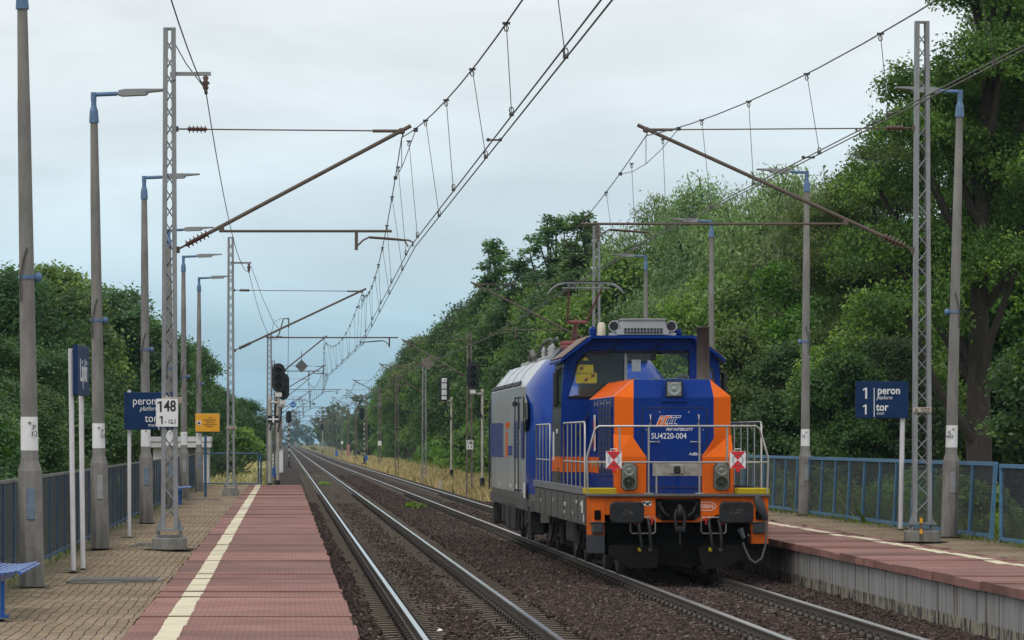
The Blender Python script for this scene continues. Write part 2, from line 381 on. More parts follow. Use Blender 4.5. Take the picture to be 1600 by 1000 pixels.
def sleeper_shape(mb, x, y):
    L_ = 1.3
    prof = [(-L_, .0), (-.95, .018), (-.5, .018), (-.3, -.002), (.3, -.002), (.5, .018), (.95, .018), (L_, .0)]
    vs = []
    for a, dz in prof:
        for dy, z in ((-.14, -.27), (-.085, -.188), (.085, -.188), (.14, -.27)): vs.append((x+a, y+dy, z+dz if z > -.2 else z))
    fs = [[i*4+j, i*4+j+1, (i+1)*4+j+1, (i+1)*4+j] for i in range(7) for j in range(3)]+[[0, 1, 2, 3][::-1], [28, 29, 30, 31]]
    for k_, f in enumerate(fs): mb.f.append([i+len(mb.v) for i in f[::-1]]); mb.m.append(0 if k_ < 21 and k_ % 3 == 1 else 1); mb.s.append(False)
    mb.v += vs
def clip_shape(mb, x, y, sgn, n=6):
    "sprung steel loop holding the rail foot"
    R = .044; c = (x+sgn*.105, y, -.128)
    mb.path([(c[0]+R*math.cos(t)*.95, c[1]+.02*math.sin(2*t), c[2]+R*math.sin(t)) for t in [2*math.pi*i/12 for i in range(12)]], .0105, n=n, closed=True)
    mb.box((c[0], c[1], -.165), (.10, .11, .03))
def make_track(label, xf, top):
    t = thing('railway_track', label, 'railway track', (xf(28), 28, -.172), 'parallel railway tracks'); org = ORG[t.name]
    for sg in (-1, 1): rail(t, lambda y: xf(y)+sg*.753, top, org)
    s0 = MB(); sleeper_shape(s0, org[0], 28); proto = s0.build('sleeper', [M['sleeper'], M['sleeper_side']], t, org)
    cl = []
    for sg in (-1, 1):
        for q in (-1, 1): m_ = MB(); clip_shape(m_, org[0]+sg*.753, 28, q); cl.append(m_.build('rail_clip', M['clip'], proto, org))
    for k in range(1, 100):
        y = 28+.6*k; d = (xf(y)-org[0], y-28, 0)
        c = proto.copy(); COL.objects.link(c); c.parent = t; c.location = d
        for q in cl: e = q.copy(); COL.objects.link(e); e.parent = c
    fs_ = MB(); fc = MB()
    for k in range(100, 420):
        y = 28+.6*k; sleeper_shape(fs_, xf(y), y)
        if k < 230:
            for sg in (-1, 1):
                for q in (-1, 1): clip_shape(fc, xf(y)+sg*.753, y, q, 4)
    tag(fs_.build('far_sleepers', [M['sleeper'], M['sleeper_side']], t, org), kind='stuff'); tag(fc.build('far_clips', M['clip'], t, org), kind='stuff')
make_track('empty railway track with bright shiny rails beside the left platform', lambda y: XT1, M['rail_top'])
make_track('railway track with duller rails carrying the two locomotives', XT2, M['rail_top2'])

# --- platforms
def paver_material():
    m, t, b = new_tree('brown_paving_blocks'); NN = nodes_of(t); L = t.links.new
    tc = NN('ShaderNodeTexCoord'); n0 = NN('ShaderNodeTexNoise'); n0.inputs['Scale'].default_value = 1.9; n0.inputs['Detail'].default_value = 4; L(tc.outputs['Object'], n0.inputs['Vector'])
    vm = NN('ShaderNodeVectorMath', operation='SCALE'); vm.inputs[3].default_value = .05; L(n0.outputs[1], vm.inputs[0])
    va = NN('ShaderNodeVectorMath', operation='ADD'); L(tc.outputs['Object'], va.inputs[0]); L(vm.outputs[0], va.inputs[1])
    sp = NN('ShaderNodeSeparateXYZ'); L(va.outputs[0], sp.inputs[0]); cb = NN('ShaderNodeCombineXYZ'); L(sp.outputs[1], cb.inputs[0]); L(sp.outputs[0], cb.inputs[1])
    br = NN('ShaderNodeTexBrick'); br.inputs['Scale'].default_value = 1; br.inputs['Brick Width'].default_value = .20; br.inputs['Row Height'].default_value = .10
    br.inputs['Mortar Size'].default_value = .0052; br.inputs['Mortar Smooth'].default_value = .2; br.inputs['Bias'].default_value = -.1
    br.inputs['Color1'].default_value = (.335, .258, .178, 1); br.inputs['Color2'].default_value = (.235, .180, .124, 1); br.inputs['Mortar'].default_value = (.018, .016, .012, 1)
    L(cb.outputs[0], br.inputs['Vector'])
    n1 = NN('ShaderNodeTexNoise'); n1.inputs['Scale'].default_value = .55; n1.inputs['Detail'].default_value = 7; L(tc.outputs['Object'], n1.inputs['Vector'])
    mr = NN('ShaderNodeMapRange'); mr.inputs[1].default_value = .35; mr.inputs[2].default_value = .68; L(n1.outputs[0], mr.inputs[0])
    x = NN('ShaderNodeMix', data_type='RGBA'); L(mr.outputs[0], x.inputs[0]); L(br.outputs[0], x.inputs[6])
    x2 = NN('ShaderNodeMix', data_type='RGBA', blend_type='MULTIPLY'); x2.inputs[0].default_value = 1; L(br.outputs[0], x2.inputs[6]); x2.inputs[7].default_value = (.66, .64, .52, 1); L(x2.outputs[2], x.inputs[7])
    sx_ = NN('ShaderNodeSeparateXYZ'); L(tc.outputs['Object'], sx_.inputs[0]); n3 = NN('ShaderNodeTexNoise'); n3.inputs['Scale'].default_value = 2.4; n3.inputs['Detail'].default_value = 8; n3.inputs['Roughness'].default_value = .7; L(tc.outputs['Object'], n3.inputs['Vector'])
    ab = NN('ShaderNodeMath', operation='SUBTRACT'); L(sx_.outputs[0], ab.inputs[0]); ab.inputs[1].default_value = 4.25; ab2 = NN('ShaderNodeMath', operation='ABSOLUTE'); L(ab.outputs[0], ab2.inputs[0])
    ma = NN('ShaderNodeMath', operation='MULTIPLY_ADD'); L(n3.outputs[0], ma.inputs[0]); ma.inputs[1].default_value = 2.6; L(ab2.outputs[0], ma.inputs[2])
    mm_ = NN('ShaderNodeMapRange'); mm_.inputs[1].default_value = 8.1; mm_.inputs[2].default_value = 8.9; mm_.inputs[4].default_value = .8; L(ma.outputs[0], mm_.inputs[0])
    xm = NN('ShaderNodeMix', data_type='RGBA'); L(mm_.outputs[0], xm.inputs[0]); L(x.outputs[2], xm.inputs[6]); xm.inputs[7].default_value = (.085, .088, .042, 1); x = xm
    L(x.outputs[2], b.inputs['Base Color']); b.inputs['Roughness'].default_value = .93; b.inputs['Specular IOR Level'].default_value = .2
    bp = NN('ShaderNodeBump'); bp.inputs['Strength'].default_value = .8; bp.inputs['Distance'].default_value = .01; bp.invert = True; L(br.outputs['Fac'], bp.inputs['Height']); L(bp.outputs[0], b.inputs['Normal'])
    return m
def slab_material():
    m, t, b = new_tree('red_tactile_slab'); NN = nodes_of(t); L = t.links.new
    tc = NN('ShaderNodeTexCoord'); ws = []
    for d in ('X', 'Y'):
        wv = NN('ShaderNodeTexWave', wave_type='BANDS', bands_direction=d); wv.inputs['Scale'].default_value = 6.2 if d == 'X' else 1.9; wv.inputs['Distortion'].default_value = .0; L(tc.outputs['Object'], wv.inputs['Vector']); ws.append(wv)
    mu = NN('ShaderNodeMath', operation='MULTIPLY'); L(ws[0].outputs[1], mu.inputs[0]); L(ws[1].outputs[1], mu.inputs[1])
    n1 = NN('ShaderNodeTexNoise'); n1.inputs['Scale'].default_value = .8; n1.inputs['Detail'].default_value = 8; n1.inputs['Roughness'].default_value = .65; L(tc.outputs['Object'], n1.inputs['Vector'])
    r = NN('ShaderNodeValToRGB'); L(n1.outputs[0], r.inputs[0]); e = r.color_ramp.elements
    e[0].position = .3; e[0].color = (.180, .082, .066, 1); e[1].position = .7; e[1].color = (.330, .170, .138, 1); q = e.new(.5); q.color = (.255, .122, .099, 1)
    mr = NN('ShaderNodeMapRange'); mr.inputs[3].default_value = .82; mr.inputs[4].default_value = 1.12; L(mu.outputs[0], mr.inputs[0])
    x = NN('ShaderNodeMix', data_type='RGBA', blend_type='MULTIPLY'); x.inputs[0].default_value = 1; L(r.outputs[0], x.inputs[6]); L(mr.outputs[0], x.inputs[7])
    oi = NN('ShaderNodeAttribute', attribute_name='tone'); x3 = NN('ShaderNodeMix', data_type='RGBA', blend_type='MULTIPLY'); x3.inputs[0].default_value = 1
    L(x.outputs[2], x3.inputs[6]); L(oi.outputs['Color'], x3.inputs[7]); vg = NN('ShaderNodeTexVoronoi'); vg.inputs['Scale'].default_value = 2.6; L(tc.outputs['Object'], vg.inputs['Vector']); gm = NN('ShaderNodeMapRange'); gm.inputs[1].default_value = .05; gm.inputs[2].default_value = .07; gm.inputs[3].default_value = .55; gm.inputs[4].default_value = 1.0; L(vg.outputs['Distance'], gm.inputs[0])
    x4 = NN('ShaderNodeMix', data_type='RGBA', blend_type='MULTIPLY'); x4.inputs[0].default_value = 1; L(x3.outputs[2], x4.inputs[6]); L(gm.outputs[0], x4.inputs[7]); x3 = x4
    L(x3.outputs[2], b.inputs['Base Color'])
    b.inputs['Roughness'].default_value = .8; b.inputs['Specular IOR Level'].default_value = .35
    bp = NN('ShaderNodeBump'); bp.inputs['Strength'].default_value = .35; bp.inputs['Distance'].default_value = .008; L(mu.outputs[0], bp.inputs['Height']); L(bp.outputs[0], b.inputs['Normal'])
    return m
def wall_material():
    "grey panels, paler and stained below the old ballast line"
    m, t, b = new_tree('platform_wall_panels'); NN = nodes_of(t); L = t.links.new
    tc = NN('ShaderNodeTexCoord'); sp = NN('ShaderNodeSeparateXYZ'); L(tc.outputs['Object'], sp.inputs[0])
    mp = NN('ShaderNodeMapping'); mp.inputs['Scale'].default_value = (1, 3.2, .25); L(tc.outputs['Object'], mp.inputs[0])
    n1 = NN('ShaderNodeTexNoise'); n1.inputs['Scale'].default_value = 2.2; n1.inputs['Detail'].default_value = 5; L(mp.outputs[0], n1.inputs['Vector'])
    r = NN('ShaderNodeValToRGB'); L(n1.outputs[0], r.inputs[0]); e = r.color_ramp.elements
    e[0].position = .36; e[0].color = (.13, .105, .08, 1); e[1].position = .62; e[1].color = (.29, .295, .295, 1); q = e.new(.46); q.color = (.235, .23, .225, 1)
    n2 = NN('ShaderNodeTexNoise'); n2.inputs['Scale'].default_value = 5; n2.inputs['Detail'].default_value = 7; n2.inputs['Roughness'].default_value = .7
    mp2 = NN('ShaderNodeMapping'); mp2.inputs['Scale'].default_value = (1, 1.4, .5); L(tc.outputs['Object'], mp2.inputs[0]); L(mp2.outputs[0], n2.inputs['Vector'])
    r2 = NN('ShaderNodeValToRGB'); L(n2.outputs[0], r2.inputs[0]); e = r2.color_ramp.elements
    e[0].position = .46; e[0].color = (.030, .029, .030, 1); e[1].position = .54; e[1].color = (.27, .24, .18, 1)
    ad = NN('ShaderNodeMath', operation='MULTIPLY_ADD'); L(n1.outputs[0], ad.inputs[0]); ad.inputs[1].default_value = .09; L(sp.outputs[2], ad.inputs[2])
    st = NN('ShaderNodeMapRange'); st.inputs[1].default_value = .085; st.inputs[2].default_value = .11; L(ad.outputs[0], st.inputs[0])
    x = NN('ShaderNodeMix', data_type='RGBA'); L(st.outputs[0], x.inputs[0]); L(r2.outputs[0], x.inputs[6]); L(r.outputs[0], x.inputs[7]); L(x.outputs[2], b.inputs['Base Color'])
    b.inputs['Roughness'].default_value = .9
    return m
M['pavers'] = paver_material(); M['slab'] = slab_material(); M['wallp'] = wall_material()
M['yellow_line'] = mat('cream_line_paint', (.72, .66, .46), .65, var=.22, vs=2.5, detail=9)
def platform(side):
    "side -1: left platform, +1: right platform. Edge slabs 2 m wide, paving behind them, panel wall below"
    e = .62 if side < 0 else 8.2
    X = lambda d: e+side*d                      # d metres back from the edge
    back = 4.5 if side < 0 else 4.2
    p = MB(); a, c = sorted((X(.14), X(back)))
    y = -6.0
    wz = -.42
    p.box(((a+c)/2, (-6+PEND)/2, (PZ-.13+wz)/2), (c-a, PEND+6, PZ-.13-wz))
    pl = tag(p.build('platform_base', M['concrete_base']), kind='structure')
    w_ = MB(); y = -6.0
    while y < PEND-.3:
        L_ = random.choice((.5, .75, 1.0, 1.0, 1.2)); w_.box((X(.105+random.uniform(-.008, .008)), y+L_/2, (PZ-.105-.42)/2), (.07, L_-random.choice((.008, .012, .025)), PZ-.105+.42)); y += L_
    tag(w_.build('platform_wall', M['wallp']), kind='structure')
    # paving
    q = MB(); nx, xs_ = 22, np.linspace(1.99, back, 22); ys_ = np.arange(-6, PEND+.1, .3)
    zz = [[PZ+.008*math.sin(x*3.1+yv*1.3)+.007*math.sin(yv*2.7-x*5)+rng.normal(0, .0025) for x in xs_] for yv in ys_]
    q.v = [(X(x), yv, zz[j][i]) for j, yv in enumerate(ys_) for i, x in enumerate(xs_)]
    for j in range(len(ys_)-1):
        for i in range(nx-1):
            f = [j*nx+i, j*nx+i+1, (j+1)*nx+i+1, (j+1)*nx+i]; q.f.append(f if side > 0 else f[::-1]); q.m.append(0); q.s.append(True)
    tag(q.build('platform_paving', M['pavers']), kind='structure')
    # slabs, each a little out of level
    s = MB(); l = MB(); y = -6.0; tones = []
    while y < PEND-.2:
        L_ = random.choice((1.0, 1.0, 1.5, .75)); L_ = min(L_, PEND-y)
        gap = random.choice((.006, .008, .012, .03)); big = random.random() < .12
        z0 = PZ+random.uniform(-.006, .010)-(.018 if big else 0); z1 = PZ+random.uniform(-.006, .010); zi = random.uniform(-.006, .004); ji = random.uniform(-.018, .014); sk = random.uniform(-.03, .03)
        y0, y1 = y+gap/2, y+L_-gap/2; x0, x1 = X(0+ji), X(1.985)
        top = [(x0, y0, z0), (x1, y0+sk, z0+zi), (x1, y1+sk, z1+zi), (x0, y1, z1)]
        vs = top+[(a_, b_, .445) for a_, b_, _ in top]
        fs = [(0, 1, 2, 3), (7, 6, 5, 4), (0, 4, 5, 1), (1, 5, 6, 2), (2, 6, 7, 3), (3, 7, 4, 0)]
        s.add(vs, [f if side > 0 else f[::-1] for f in fs]); tones += [random.choice((1, 1, 1, .8))*random.uniform(.82, 1.18)]*6
        lx0, lx1 = 1.515+random.uniform(-.006, .006), 1.715+random.uniform(-.006, .006)
        def zt(d, t): return (z0+(z1-z0)*t)+zi*d/1.985+.004
        ys2 = np.linspace(0, 1, 5); pr = [[(X(lx0+random.uniform(-.003, .003)), y0+sk*.8+(y1-y0)*t, zt(lx0, t)), (X(lx1+random.uniform(-.003, .003)), y0+sk*.85+(y1-y0)*t, zt(lx1, t))] for t in ys2]
        for k in range(4):
            f = [pr[k][0], pr[k][1], pr[k+1][1], pr[k+1][0]]
            l.quad(*(f if side > 0 else f[::-1]))
        y += L_
    so_ = s.build('platform_slabs', M['slab']); tag(so_, kind='structure')
    at = so_.data.attributes.new('tone', 'FLOAT_COLOR', 'FACE'); at.data.foreach_set('color', np.array([[v, v*random.uniform(.97, 1.02), v*random.uniform(.95, 1.03), 1] for v in tones], np.float32).ravel())
    tag(l.build('platform_yellow_line', M['yellow_line']), kind='structure')
platform(-1); platform(1)

# covers set into the left paving
M['cover'] = mat('cast_cover', (.13, .125, .11), .85, var=.4, vs=8)
for (u, v, wd, dp, lab) in ((180, 909, 1.0, .9, 'long flat grey access cover lying nearest in the left paving'), (238, 853, .5, .45, 'small grey cover in the paving beside the near lattice mast'), (318, 781.5, .9, .5, 'thin grey cover in the paving in front of the platform end gate')):
    y = F*(H-PZ)/(v-VV); c = px(u, v, y)
    t = thing('access_cover', lab, 'cover', (c.x, y, PZ), 'covers in the left platform paving')
    MB().box((c.x, y, PZ+.022), (wd, dp, .044), b=.008).build('lid', M['cover'], t)
    f = MB(); 
    for sx, sy, lx, ly in ((-1, 0, .05, dp+.1), (1, 0, .05, dp+.1), (0, -1, wd, .05), (0, 1, wd, .05)): f.box((c.x+sx*(wd/2+.025), y+sy*(dp/2+.025), PZ+.014), (lx, ly, .03))
    f.build('frame', M['concrete_base'], t)

# --- fences
def net_material(name, col, cover, sc):
    m, t, b = new_tree(name); NN = nodes_of(t); L = t.links.new
    b.inputs['Base Color'].default_value = (*col, 1); b.inputs['Roughness'].default_value = .6
    tc = NN('ShaderNodeTexCoord'); sp = NN('ShaderNodeSeparateXYZ'); L(tc.outputs['Object'], sp.inputs[0])
    ad = NN('ShaderNodeMath', operation='ADD'); L(sp.outputs[0], ad.inputs[0]); L(sp.outputs[1], ad.inputs[1])
    fr = []
    for op in ('ADD', 'SUBTRACT'):
        a = NN('ShaderNodeMath', operation=op); L(ad.outputs[0], a.inputs[0]); L(sp.outputs[2], a.inputs[1])
        k = NN('ShaderNodeMath', operation='MULTIPLY'); k.inputs[1].default_value = sc; L(a.outputs[0], k.inputs[0])
        f_ = NN('ShaderNodeMath', operation='FRACT'); L(k.outputs[0], f_.inputs[0]); g_ = NN('ShaderNodeMath', operation='LESS_THAN'); g_.inputs[1].default_value = cover; L(f_.outputs[0], g_.inputs[0]); fr.append(g_)
    mx_ = NN('ShaderNodeMath', operation='MAXIMUM'); L(fr[0].outputs[0], mx_.inputs[0]); L(fr[1].outputs[0], mx_.inputs[1]); L(mx_.outputs[0], b.inputs['Alpha'])
    return m
M['net_left'] = net_material('dark_fence_net', (.006, .017, .031), .62, 16)
M['net_right'] = net_material('grey_fence_net', (.016, .028, .038), .45, 12)
M['net_gate'] = net_material('gate_chain_link', (.05, .055, .05), .10, 9)
def fence(label, x, ys_, z0, h, steel, net, lean=0.0, rail_m=None, thick=.05):
    t = thing('platform_fence', label, 'fence', (x, ys_[0], z0), 'blue steel fences along the platforms')
    for i, y in enumerate(ys_):
        q = MB(); q.add([(x+a_*thick*.35, y-lean*k_+b_*thick*.55, z_) for z_, k_ in ((z0-.25, 1.15), (z0+h+.01, 0)) for a_, b_ in ((-1, -1), (1, -1), (1, 1), (-1, 1))], [(0, 1, 5, 4), (1, 2, 6, 5), (2, 3, 7, 6), (3, 0, 4, 7), (3, 2, 1, 0), (4, 5, 6, 7)]); q.build('post', steel, t)
    r = MB(); r.box((x, (ys_[0]+ys_[-1])/2, z0+h+.012), (thick*.8, ys_[-1]-ys_[0]+.05, thick*.75)); r.build('top_rail', rail_m or steel, t)
    r = MB(); r.box((x+.004, (ys_[0]+ys_[-1])/2-lean*.8, z0+.1), (thick*.7, ys_[-1]-ys_[0], thick*.7)); r.build('bottom_rail', steel, t)
    for a, c in zip(ys_, ys_[1:]):
        MB().quad((x, a-lean*.8, z0+.1), (x, c-lean*.8, z0+.1), (x, c, z0+h), (x, a, z0+h)).build('mesh_panel', net, t)
    return t
fence('dark blue mesh fence running along the back of the left platform', -3.27, [38.5+1.75*i for i in range(60)], PZ-.03, 1.2, M['dark_blue_steel'], M['net_left'], rail_m=mat('bleached_rail', (.16, .17, .165), .7, var=.4))
fence('light blue mesh fence with leaning posts behind the right platform sign', 11.75, [62.4+2.0*i for i in range(41)], PZ-.02, 1.29, M['blue_steel'], M['net_right'], lean=-.45, thick=.085)
fence('light blue chain link fence panel at the right edge of the photo', 11.75, [50.2, 53.2, 56.2, 59.2, 61.9], PZ-.05, 1.29, M['blue_steel'], M['net_right'], thick=.085)
# gate across the end of the left platform
t = thing('platform_gate', 'dark framed chain link gate closing the far end of the left platform', 'gate', (-2.1, PEND-.3, PZ))
fr = MB(); gy = PEND-.3; xa, xb = -3.15, -1.0
for a, c in (((xa, gy, PZ+.06), (xb, gy, PZ+.06)), ((xa, gy, PZ+1.2), (xb, gy, PZ+1.2)), ((xb, gy, PZ+.06), (xb, gy, PZ+1.2)), ((xa, gy, PZ+.06), (xa, gy, PZ+1.2))): fr.tube(a, c, .03, n=6)
fr.build('frame', M['dark_blue_steel'], t)
MB().quad((xa, gy, PZ+.06), (xb, gy, PZ+.06), (xb, gy, PZ+1.2), (xa, gy, PZ+1.2)).build('mesh_panel', M['net_gate'], t)
MB().tube((-.9, gy, PZ-.2), (-.9, gy, PZ+1.22), .04, n=8).build('post', M['dark_blue_steel'], t)
hg = MB(); hg.box((-.95, gy, PZ+.95), (.1, .03, .03)); hg.box((-.95, gy, PZ+.35), (.1, .03, .03)); hg.build('hinges', M['dark_blue_steel'], t)
c = px(321, 777, 111); pz = thing('thin_post', 'thin bare dark steel post standing on the paving in front of the white cabin', 'post', (c.x, 111, PZ))
MB().tube((c.x, 111, PZ-.1), (c.x, 111, 2.35), .04, n=8).build('pipe', M['dark_blue_steel'], pz)
MB().lathe((c.x, 111, 2.35), [(.05, 0), (.05, .02), (.02, .04)], n=8).build('cap', M['dark_blue_steel'], pz)
# ------------------------------------------------------------------ catenary masts and wires
def one(parent, x, z, h, y, m_='black'):
    q = MB(); q.box((x+h*.06, y, z), (h*.17, .004, h)); q.prism([(x-h*.02, z+h*.5), (x-h*.02, z+h*.32), (x-h*.24, z+h*.24), (x-h*.24, z+h*.36)], y-.0025, y+.0015); return q.build('lettering', M[m_], parent)
YL = lambda k: 57.5+57.0*k
YR = lambda k: 62.0+57.0*k
def lattice(t, mx, y, z0, z1, w0, w1, steel):
    def xo(z): return (w0+(w1-w0)*(z-z0)/(z1-z0))/2
    for sg in (-1, 1):
        m_ = MB(); xa, xb = sg*(xo(z0)-.035), sg*(xo(z1)-.035)
        # a channel: web outside, two flanges turned in
        for (dx, dy, wx, wy) in ((sg*.03, 0, .012, .15), (0, -.072, .064, .010), (0, .072, .064, .010)):
            vs = []
            for z, xx in ((z0, xa), (z1, xb)):
                for px_, py_ in ((-1, -1), (1, -1), (1, 1), (-1, 1)): vs.append((mx+xx+dx+px_*wx/2, y+dy+py_*wy/2, z))
            m_.add(vs, [(0, 1, 5, 4), (1, 2, 6, 5), (2, 3, 7, 6), (3, 0, 4, 7), (3, 2, 1, 0), (4, 5, 6, 7)])
        m_.build('channel', steel, t)
    lc = MB(); n = max(8, int((z1-z0)/.26)); st = (z1-z0-.3)/n
    for fy, ph in ((-.07, 0), (.07, 1)):
        for i in range(n):
            za, zb = z0+.15+i*st, z0+.15+(i+1)*st; s_ = 1 if (i+ph) % 2 else -1
            lc.tube((mx+s_*(xo(za)-.03), y+fy, za), (mx-s_*(xo(zb)-.03), y+fy, zb), .0105, n=5, cap=False)
    lc.build('lacing', steel, t)
    MB().box((mx, y, z1-.015), (w1, .16, .03)).build('top_plate', steel, t)
def insulator(mb, a, b, r=.055, n=5, m=0):
    a = Vector(a); b = Vector(b); d = (b-a); L_ = d.length; prof = [(.02, 0)]
    for i in range(n):
        h = L_*(i+.5)/n; prof += [(r*.5, h-L_*.06*3/n), (r, h-L_*.02), (r, h+L_*.02), (r*.5, h+L_*.06*3/n)]
    prof.append((.02, L_)); mb.lathe(a, prof, d, n=10, m=m)
def cantilever(t, mx, sg, y, sup, con, pull, zlow, steel, hw=.13):
    "tube, tie and registration arm over the track. sup, con: (x, z) of the messenger clamp and of the contact wire"
    sx, sz = sup; cx, cz = con
    a = Vector((mx+sg*hw, y, zlow)); e = Vector((sx+sg*.14, y, sz+.18)); d = (e-a).normalized()
    tb = MB(); i0, i1 = a+d*.15, a+d*.55
    tb.tube(i1, e, .031, n=10); tb.tube(a, i0, .018); tb.box(a, (.09, .06, .10))
    tube = tb.build('cantilever_tube', steel, t)
    iq = MB(); insulator(iq, i0, i1, .068, 6); iq.build('insulator', M['insul'], tube)
    cl = MB(); cl.box((sx, y, sz+.10), (.10, .09, .09), b=.02); cl.path([(sx, y, sz+.08), (sx+.02, y, sz+.03), (sx, y, sz-.01)], .012); cl.build('clamp', steel, tube)
    tz = sz+.10; tr = MB(); t0 = Vector((mx+sg*hw, y, tz+.03)); ta = Vector((mx+sg*(hw+.16), y, tz+.03)); tb_ = Vector((mx+sg*(hw+.46), y, tz+.025)); te = Vector((sx-sg*.02, y, tz))
    tr.tube(tb_, te, .011, n=6); tr.tube(t0, ta, .013); tr.box(t0, (.05, .06, .08)); tr.tube(te-Vector((sg*.42, 0, 0)), te, .026, n=8)
    tie = tr.build('tie_rod', steel, t); iq = MB(); insulator(iq, ta, tb_, .058); iq.build('insulator', M['insul'], tie)
    rz = cz+.235; fr_ = (rz+.06-a.z)/d.z if abs(d.z) > 1e-6 else 0; r0 = a+d*fr_
    far = cx+sg*(1.15 if pull else -.32)
    rg = MB(); rg.tube((r0.x, y, rz), (far, y, rz), .022, n=8); rg.tube(r0, (r0.x+sg*.06, y, rz), .016); rg.box((r0.x+sg*.03, y, rz+.03), (.08, .07, .09))
    reg = rg.build('registration_tube', steel, t)
    bx = cx+sg*(.88 if pull else -.86); q = -1 if pull else 1
    ar = MB(); ar.box((bx, y, rz-.14), (.05, .045, .30)); ar.path([(bx, y, rz-.24), (bx+sg*q*.10, y, rz-.14), (bx+sg*q*.2, y, rz-.09), (bx+sg*q*.5, y, rz-.11), (cx-sg*q*.06, y, rz-.14), (cx, y, rz-.17), (cx, y, cz)], .014, n=7)
    ar.path([(bx+sg*q*.2, y+.05, rz-.10), (cx-sg*q*.12, y+.05, rz-.14), (cx-sg*q*.07, y+.05, cz)], .012, n=6)
    ar.build('steady_arm', steel, reg)
    return t
def plinth(t, mx, y, z0, wd=.52, h=.19, steel=None):
    MB().box((mx, y, z0+h/2-.05), (wd, .52, h+.1), b=.015).build('plinth', M['concrete_base'], t)
    bp = MB(); bp.box((mx, y, z0+h+.115), (.42, .34, .03)); bp.box((mx, y, z0+h+.02), (.4, .2, .03))
    for sx in (-1, 1):
        for sy in (-1, 1): bp.tube((mx+sx*.17, y+sy*.12, z0+h), (mx+sx*.17, y+sy*.12, z0+h+.17), .018, n=6)
        bp.add([(mx+sx*.21, y-.02, z0+h+.13), (mx+sx*.11, y-.02, z0+h+.13), (mx+sx*.11, y-.02, z0+h+.40), (mx+sx*.21, y+.02, z0+h+.13), (mx+sx*.11, y+.02, z0+h+.13), (mx+sx*.11, y+.02, z0+h+.40)],
               [(0, 1, 2)[::sx], (3, 5, 4)[::sx], (0, 2, 5, 3)[::sx]])
    bp.build('base_plate', steel or M['galv'], t)
def mast(label, mx, sg, y, z0, z1, sup, con, pull, zlow, steel, group, foot=True, w0=.26, w1=.185):
    t = thing('catenary_mast', label, 'catenary mast', (mx, y, z0), group)
    if foot: plinth(t, mx, y, z0, steel=steel); zb = z0+.32
    else: zb = z0-.1
    lattice(t, mx, y, zb, z1, w0, w1, steel)
    cantilever(t, mx, sg, y, sup, con, pull, zlow, M['rust'] if steel is not M['galv_old'] else M['galv_old'], w1/2+.02)
    return t
SUPL = lambda k: (1.78, 6.83) if k % 2 == 0 else (2.33, 6.66)
CONL = lambda k: (1.95, 5.17) if k % 2 == 0 else (2.29, 5.12)
def SUPR(k):
    if k == 0: return (5.93, 7.22)
    if k == 1: return (6.0, 7.05)
    c = XT2(YR(k)); return (c-.5, 6.8) if k % 2 == 0 else (c+.0, 6.85)
def CONR(k): 
    if k == 0: return (6.02, 5.54)
    c = XT2(YR(k)); return (c-.25, 5.5) if k % 2 == 0 else (c+.2, 5.48)
G1 = 'catenary masts standing on the platforms'
def wire_jumper(parent, pts, name='jumper_wire'): MB().path(pts, .009, n=5).build(name, M['wire'], parent)
def feeder_arm(t, mx, y, z):
    f = MB(); f.box((mx+.32, y, z), (.62, .06, .055)); f.box((mx+.06, y, z), (.06, .2, .2)); fb = f.build('feeder_bracket', M['galv'], t)
    i = MB(); i.lathe((mx+.55, y, z-.26), [(.02, 0), (.05, .05), (.03, .08), (.07, .12), (.03, .16), (.05, .2), (.015, .24)], n=10); i.build('insulator', M['insul'], fb)
    return fb
def warn(t, mx, y, z, wd=.30):
    p = MB(); p.box((mx, y-.10, z), (wd, .012, .085), b=.003); pp = p.build('warning_plate', M['warn_plate'], t)
    q = MB(); q.prism([(mx-.13, z-.03), (mx-.06, z-.03), (mx-.095, z+.033)], y-.110, y-.106); q.build('triangle', M['brown_board'], pp)
    r = MB()
    for i in range(3): r.box((mx+.05, y-.108, z+.025-i*.024), (.15, .003, .011))
    r.build('printed_lines', M['brown_board'], pp)
m1 = mast('grey lattice catenary mast with the white 148 plate on the left platform', -1.755, 1, YL(0), PZ, 8.5, SUPL(0), CONL(0), False, 5.12, M['galv'], G1)
feeder_arm(m1, -1.755, YL(0), 7.80); wire_jumper(m1, [(-1.67, 57.5, 8.25), (-1.5, 57.5, 7.95), (-1.25, 57.5, 7.62), (-1.2, 57.5, 7.58)])
warn(m1, -1.715, YL(0), 2.83)
npx = px(261, 645, YL(0)-.12)
p = MB(); p.box((npx.x, YL(0)-.112, npx.z), (.335, .016, .425), b=.004); npl = p.build('kilometre_plate', M['plate_white'], m1)
letter('48', .235, (npx.x+.045, YL(0)-.122, npx.z+.095), M['black'], npl, bold=.005, sx=.78); one(npl, npx.x-.105, npx.z+.095, .165, YL(0)-.122); one(npl, npx.x-.085, npx.z-.11, .125, YL(0)-.122); letter('- 12,1', .085, (npx.x+.055, YL(0)-.122, npx.z-.135), M['black'], npl, bold=.002, sx=.9)
m2 = mast('second lattice mast on the left platform beside the end gate', -1.64, 1, YL(1), PZ, 8.4, SUPL(1), CONL(1), True, 4.96, M['galv'], G1)
feeder_arm(m2, -1.64, YL(1), 7.62); warn(m2, -1.62, YL(1), 2.62)
r1 = mast('grey lattice catenary mast standing left of the front lamp post on the right platform', 10.46, -1, YR(0), PZ, 9.1, SUPR(0), CONR(0), True, 5.34, M['galv'], G1, w0=.31, w1=.225)
warn(r1, 10.45, YR(0), 2.72)
p = MB(); p.box((10.40, YR(0)-.27, PZ+.20), (.05, .03, .5)); rod = p.build('marker_rod', M['rust'], r1)
